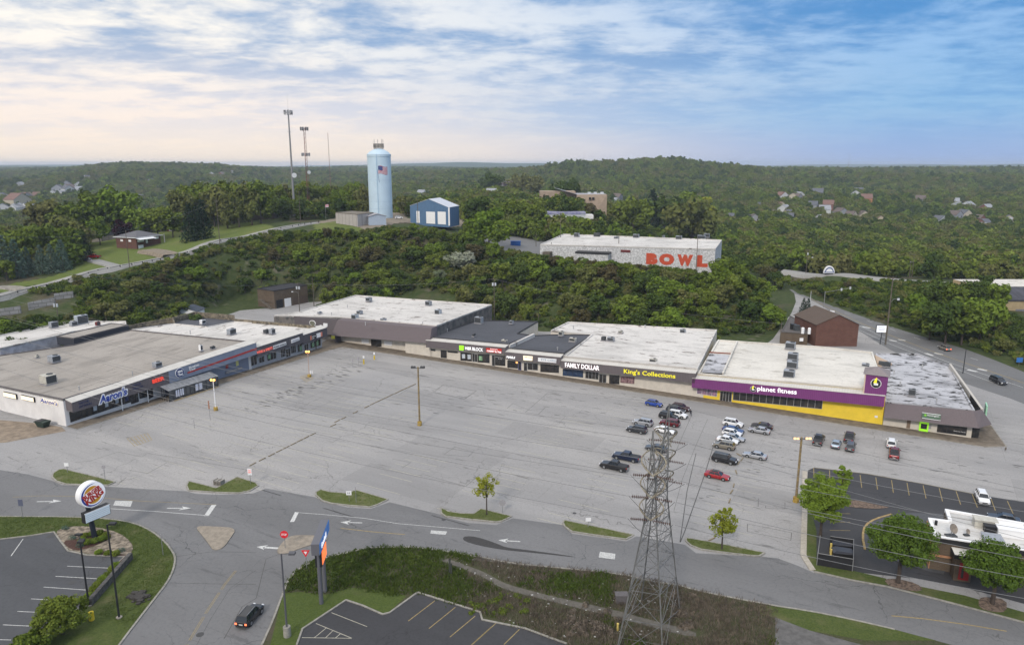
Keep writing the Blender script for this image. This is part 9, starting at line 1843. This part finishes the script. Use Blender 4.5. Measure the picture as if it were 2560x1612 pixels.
def offpath(x,y):return np.min((x[:,None]-pd[None,:,0])**2+(y[:,None]-pd[None,:,1])**2,axis=1)> 1.0
greens=lambda x,y:offpath(x,y)&((lumps(x*4,y*4,60)+lumps(y*7,x*7,60)*.6-np.clip((x+4)/22,-1,.55))>-.12);browns=lambda x,y:offpath(x,y)&((lumps(x*4,y*4,60)+lumps(y*7,x*7,60)*.6-np.clip((x+4)/22,-1,.55))< .05)
M_weedl=mat_leaf('weed_leaf',rgb(.060,.095,.020),rgb(.115,.145,.035),.3,.3)
cards('weeds',wp,4600,.36,M_weedl,'tall green weeds filling the rough patch beside the road',greens,.06,cl=8,spread=.28);cards('dry_brush',wp,4200,.50,M_straw,'grey-brown dry brush and dead stems under the pylon',browns,.028,cl=7,spread=.35)
bush=MB()
def bushes(n,rngx,label,m,hgt):
    cs=[]
    for _ in range(n):
        a=G('S2',random.uniform(*rngx[0]),random.uniform(*rngx[1]))if rngx[2]== 'S2' else G('S3',random.uniform(*rngx[0]),random.uniform(*rngx[1]));s_=random.uniform(.35,.9)*hgt;cs.append((a.x,a.y,s_*.5+.05,s_));cs.append((a.x+random.uniform(-.6,.6),a.y+random.uniform(-.6,.6),s_*.4,s_*.7))
    v,f=leaf_cards(np.array(cs),.10,110,rng,.5);o=bpy.data.objects.new('weed_bushes',np_mesh('weed_bushes',v,f,m));COL.objects.link(o);tag(o,label,None,None,'stuff')
bushes(26,((560,1000),(900,1060),'S2'),'leafy green weed bushes behind the two-posted sign',M_weedl,.62);bushes(34,((980,1500),(850,950),'S2'),'leafy weed bushes along the road edge',M_weedl,.5);bushes(34,((560,950),(1000,1120),'S3'),'leafy green weeds left of the pylon',M_weedl,.55);bushes(24,((220,620),(1160,1300),'S3'),'leafy green weeds above the low parking lot',M_leaf,.6);bushes(20,((1650,1810),(1150,1480),'S3'),'twiggy brush right of the pylon',M_straw,.6);bushes(26,((900,1280),(1230,1500),'S3'),'twiggy brown bushes at the foot of the pylon',M_straw,.8)
for k,isl in enumerate([('S1',[(455,265),(560,292),(700,325),(820,357),(770,380),(640,378),(470,372),(400,350),(372,320)]),('S1',[(1345,352),(1540,402),(1690,322),(1824,365),(1780,420),(1700,436),(1560,432),(1345,418)]),('S2',[(690,412),(880,440),(940,415),(1168,482),(1040,535),(900,525),(700,490),(655,450)]),('S3',[(5,540),(150,582),(240,585),(290,548),(510,602),(440,636),(200,622),(40,602)]),('S3',[(885,630),(1200,695),(1380,735),(1325,765),(940,710),(890,675)]),('S4',[(815,1460),(1300,1548),(1560,1600),(1440,1628),(1200,1600),(960,1568),(815,1490)])]):
    cards('grass_tufts',[(q_.x,q_.y)for q_ in PX(*isl)],150,.08,M_weedl,['rough grass on the leftmost island','rough grass on the notched second island','rough grass on the middle island','rough grass on the island with the young yellow-green tree','rough grass on the island left of the pylon','rough grass on the island with the yellow tree'][k],None,.03,.17,6,.15)
cards('grass_tufts',[(q_.x,q_.y)for q_ in rl[2:14]]+[(q_.x,q_.y)for q_ in PX('S1',[(900,1400),(700,1300),(930,1000),(950,850),(900,750),(700,690),(400,700),(0,760)])],5200,.09,mat_leaf('turf_leaf',rgb(.058,.088,.020),rgb(.10,.135,.035),.3,.3),'short turf of the lawn round the sign bed',None,.03,.10,6,.25)
lit=MB()
for _ in range(150):
    a=G('S3',random.uniform(60,1700),random.uniform(880,1480));
    if inpoly(np.array([a.x]),np.array([a.y]),wp)[0]:s_=random.uniform(.05,.14);lit.box(a.x-s_,a.x+s_,a.y-s_*.6,a.y+s_*.6,.10,.10+s_*.5)
o=lit.build('litter',mat('litter_white',(.45,.45,.43),.8));tag(o,'scraps of pale litter strewn in the rough patch',None,None,'stuff')
# ---------------------------------------------------------------- the air
hzb=MB().box(-9000,9000,-260,13200,-60,96).build('haze',None);hzb['kind']='stuff';hzb['label']='thin blue summer haze softening the far ridges';hm=bpy.data.materials.new('haze');hm.use_nodes=True;ht=hm.node_tree;ht.nodes.clear();q=NG(ht)
vp=q.n('ShaderNodeVolumePrincipled',{'Color':rgb(.76,.86,1.0),'Density':.00011,'Anisotropy':.2});ho=q.n('ShaderNodeOutputMaterial',{1:vp.outputs[0]});hzb.data.materials.append(hm)

# where several things still share a label, say which one by its place in the row
bpy.context.view_layer.update()
ORD=['','first','second','third','fourth','fifth','sixth','seventh','eighth','ninth','tenth','eleventh','twelfth','thirteenth','fourteenth','fifteenth','sixteenth','seventeenth','eighteenth','nineteenth','twentieth','twenty-first','twenty-second','twenty-third','twenty-fourth','twenty-fifth','twenty-sixth','twenty-seventh','twenty-eighth','twenty-ninth','thirtieth']
by={}
for o in COL.objects:
    if o.parent is None and o.get('label')and o.get('category'):by.setdefault(o['label'],[]).append(o)
for lb,os_ in by.items():
    if 1 < len(os_)<= 30:
        os_.sort(key=lambda o:px_of(o.location.x,o.location.y,o.location.z)[0])
        for i,o in enumerate(os_):
            o['label']=lb+(', left one' if i == 0 else ', right one')if len(os_)== 2 else lb+', '+ORD[i+1]+' from left'
            for w_ in (', at the foot',', halfway up',', near the top',', low on the bank',', high on the bank'):
                if len(o['label'].split())> 16:o['label']=o['label'].replace(w_,'')
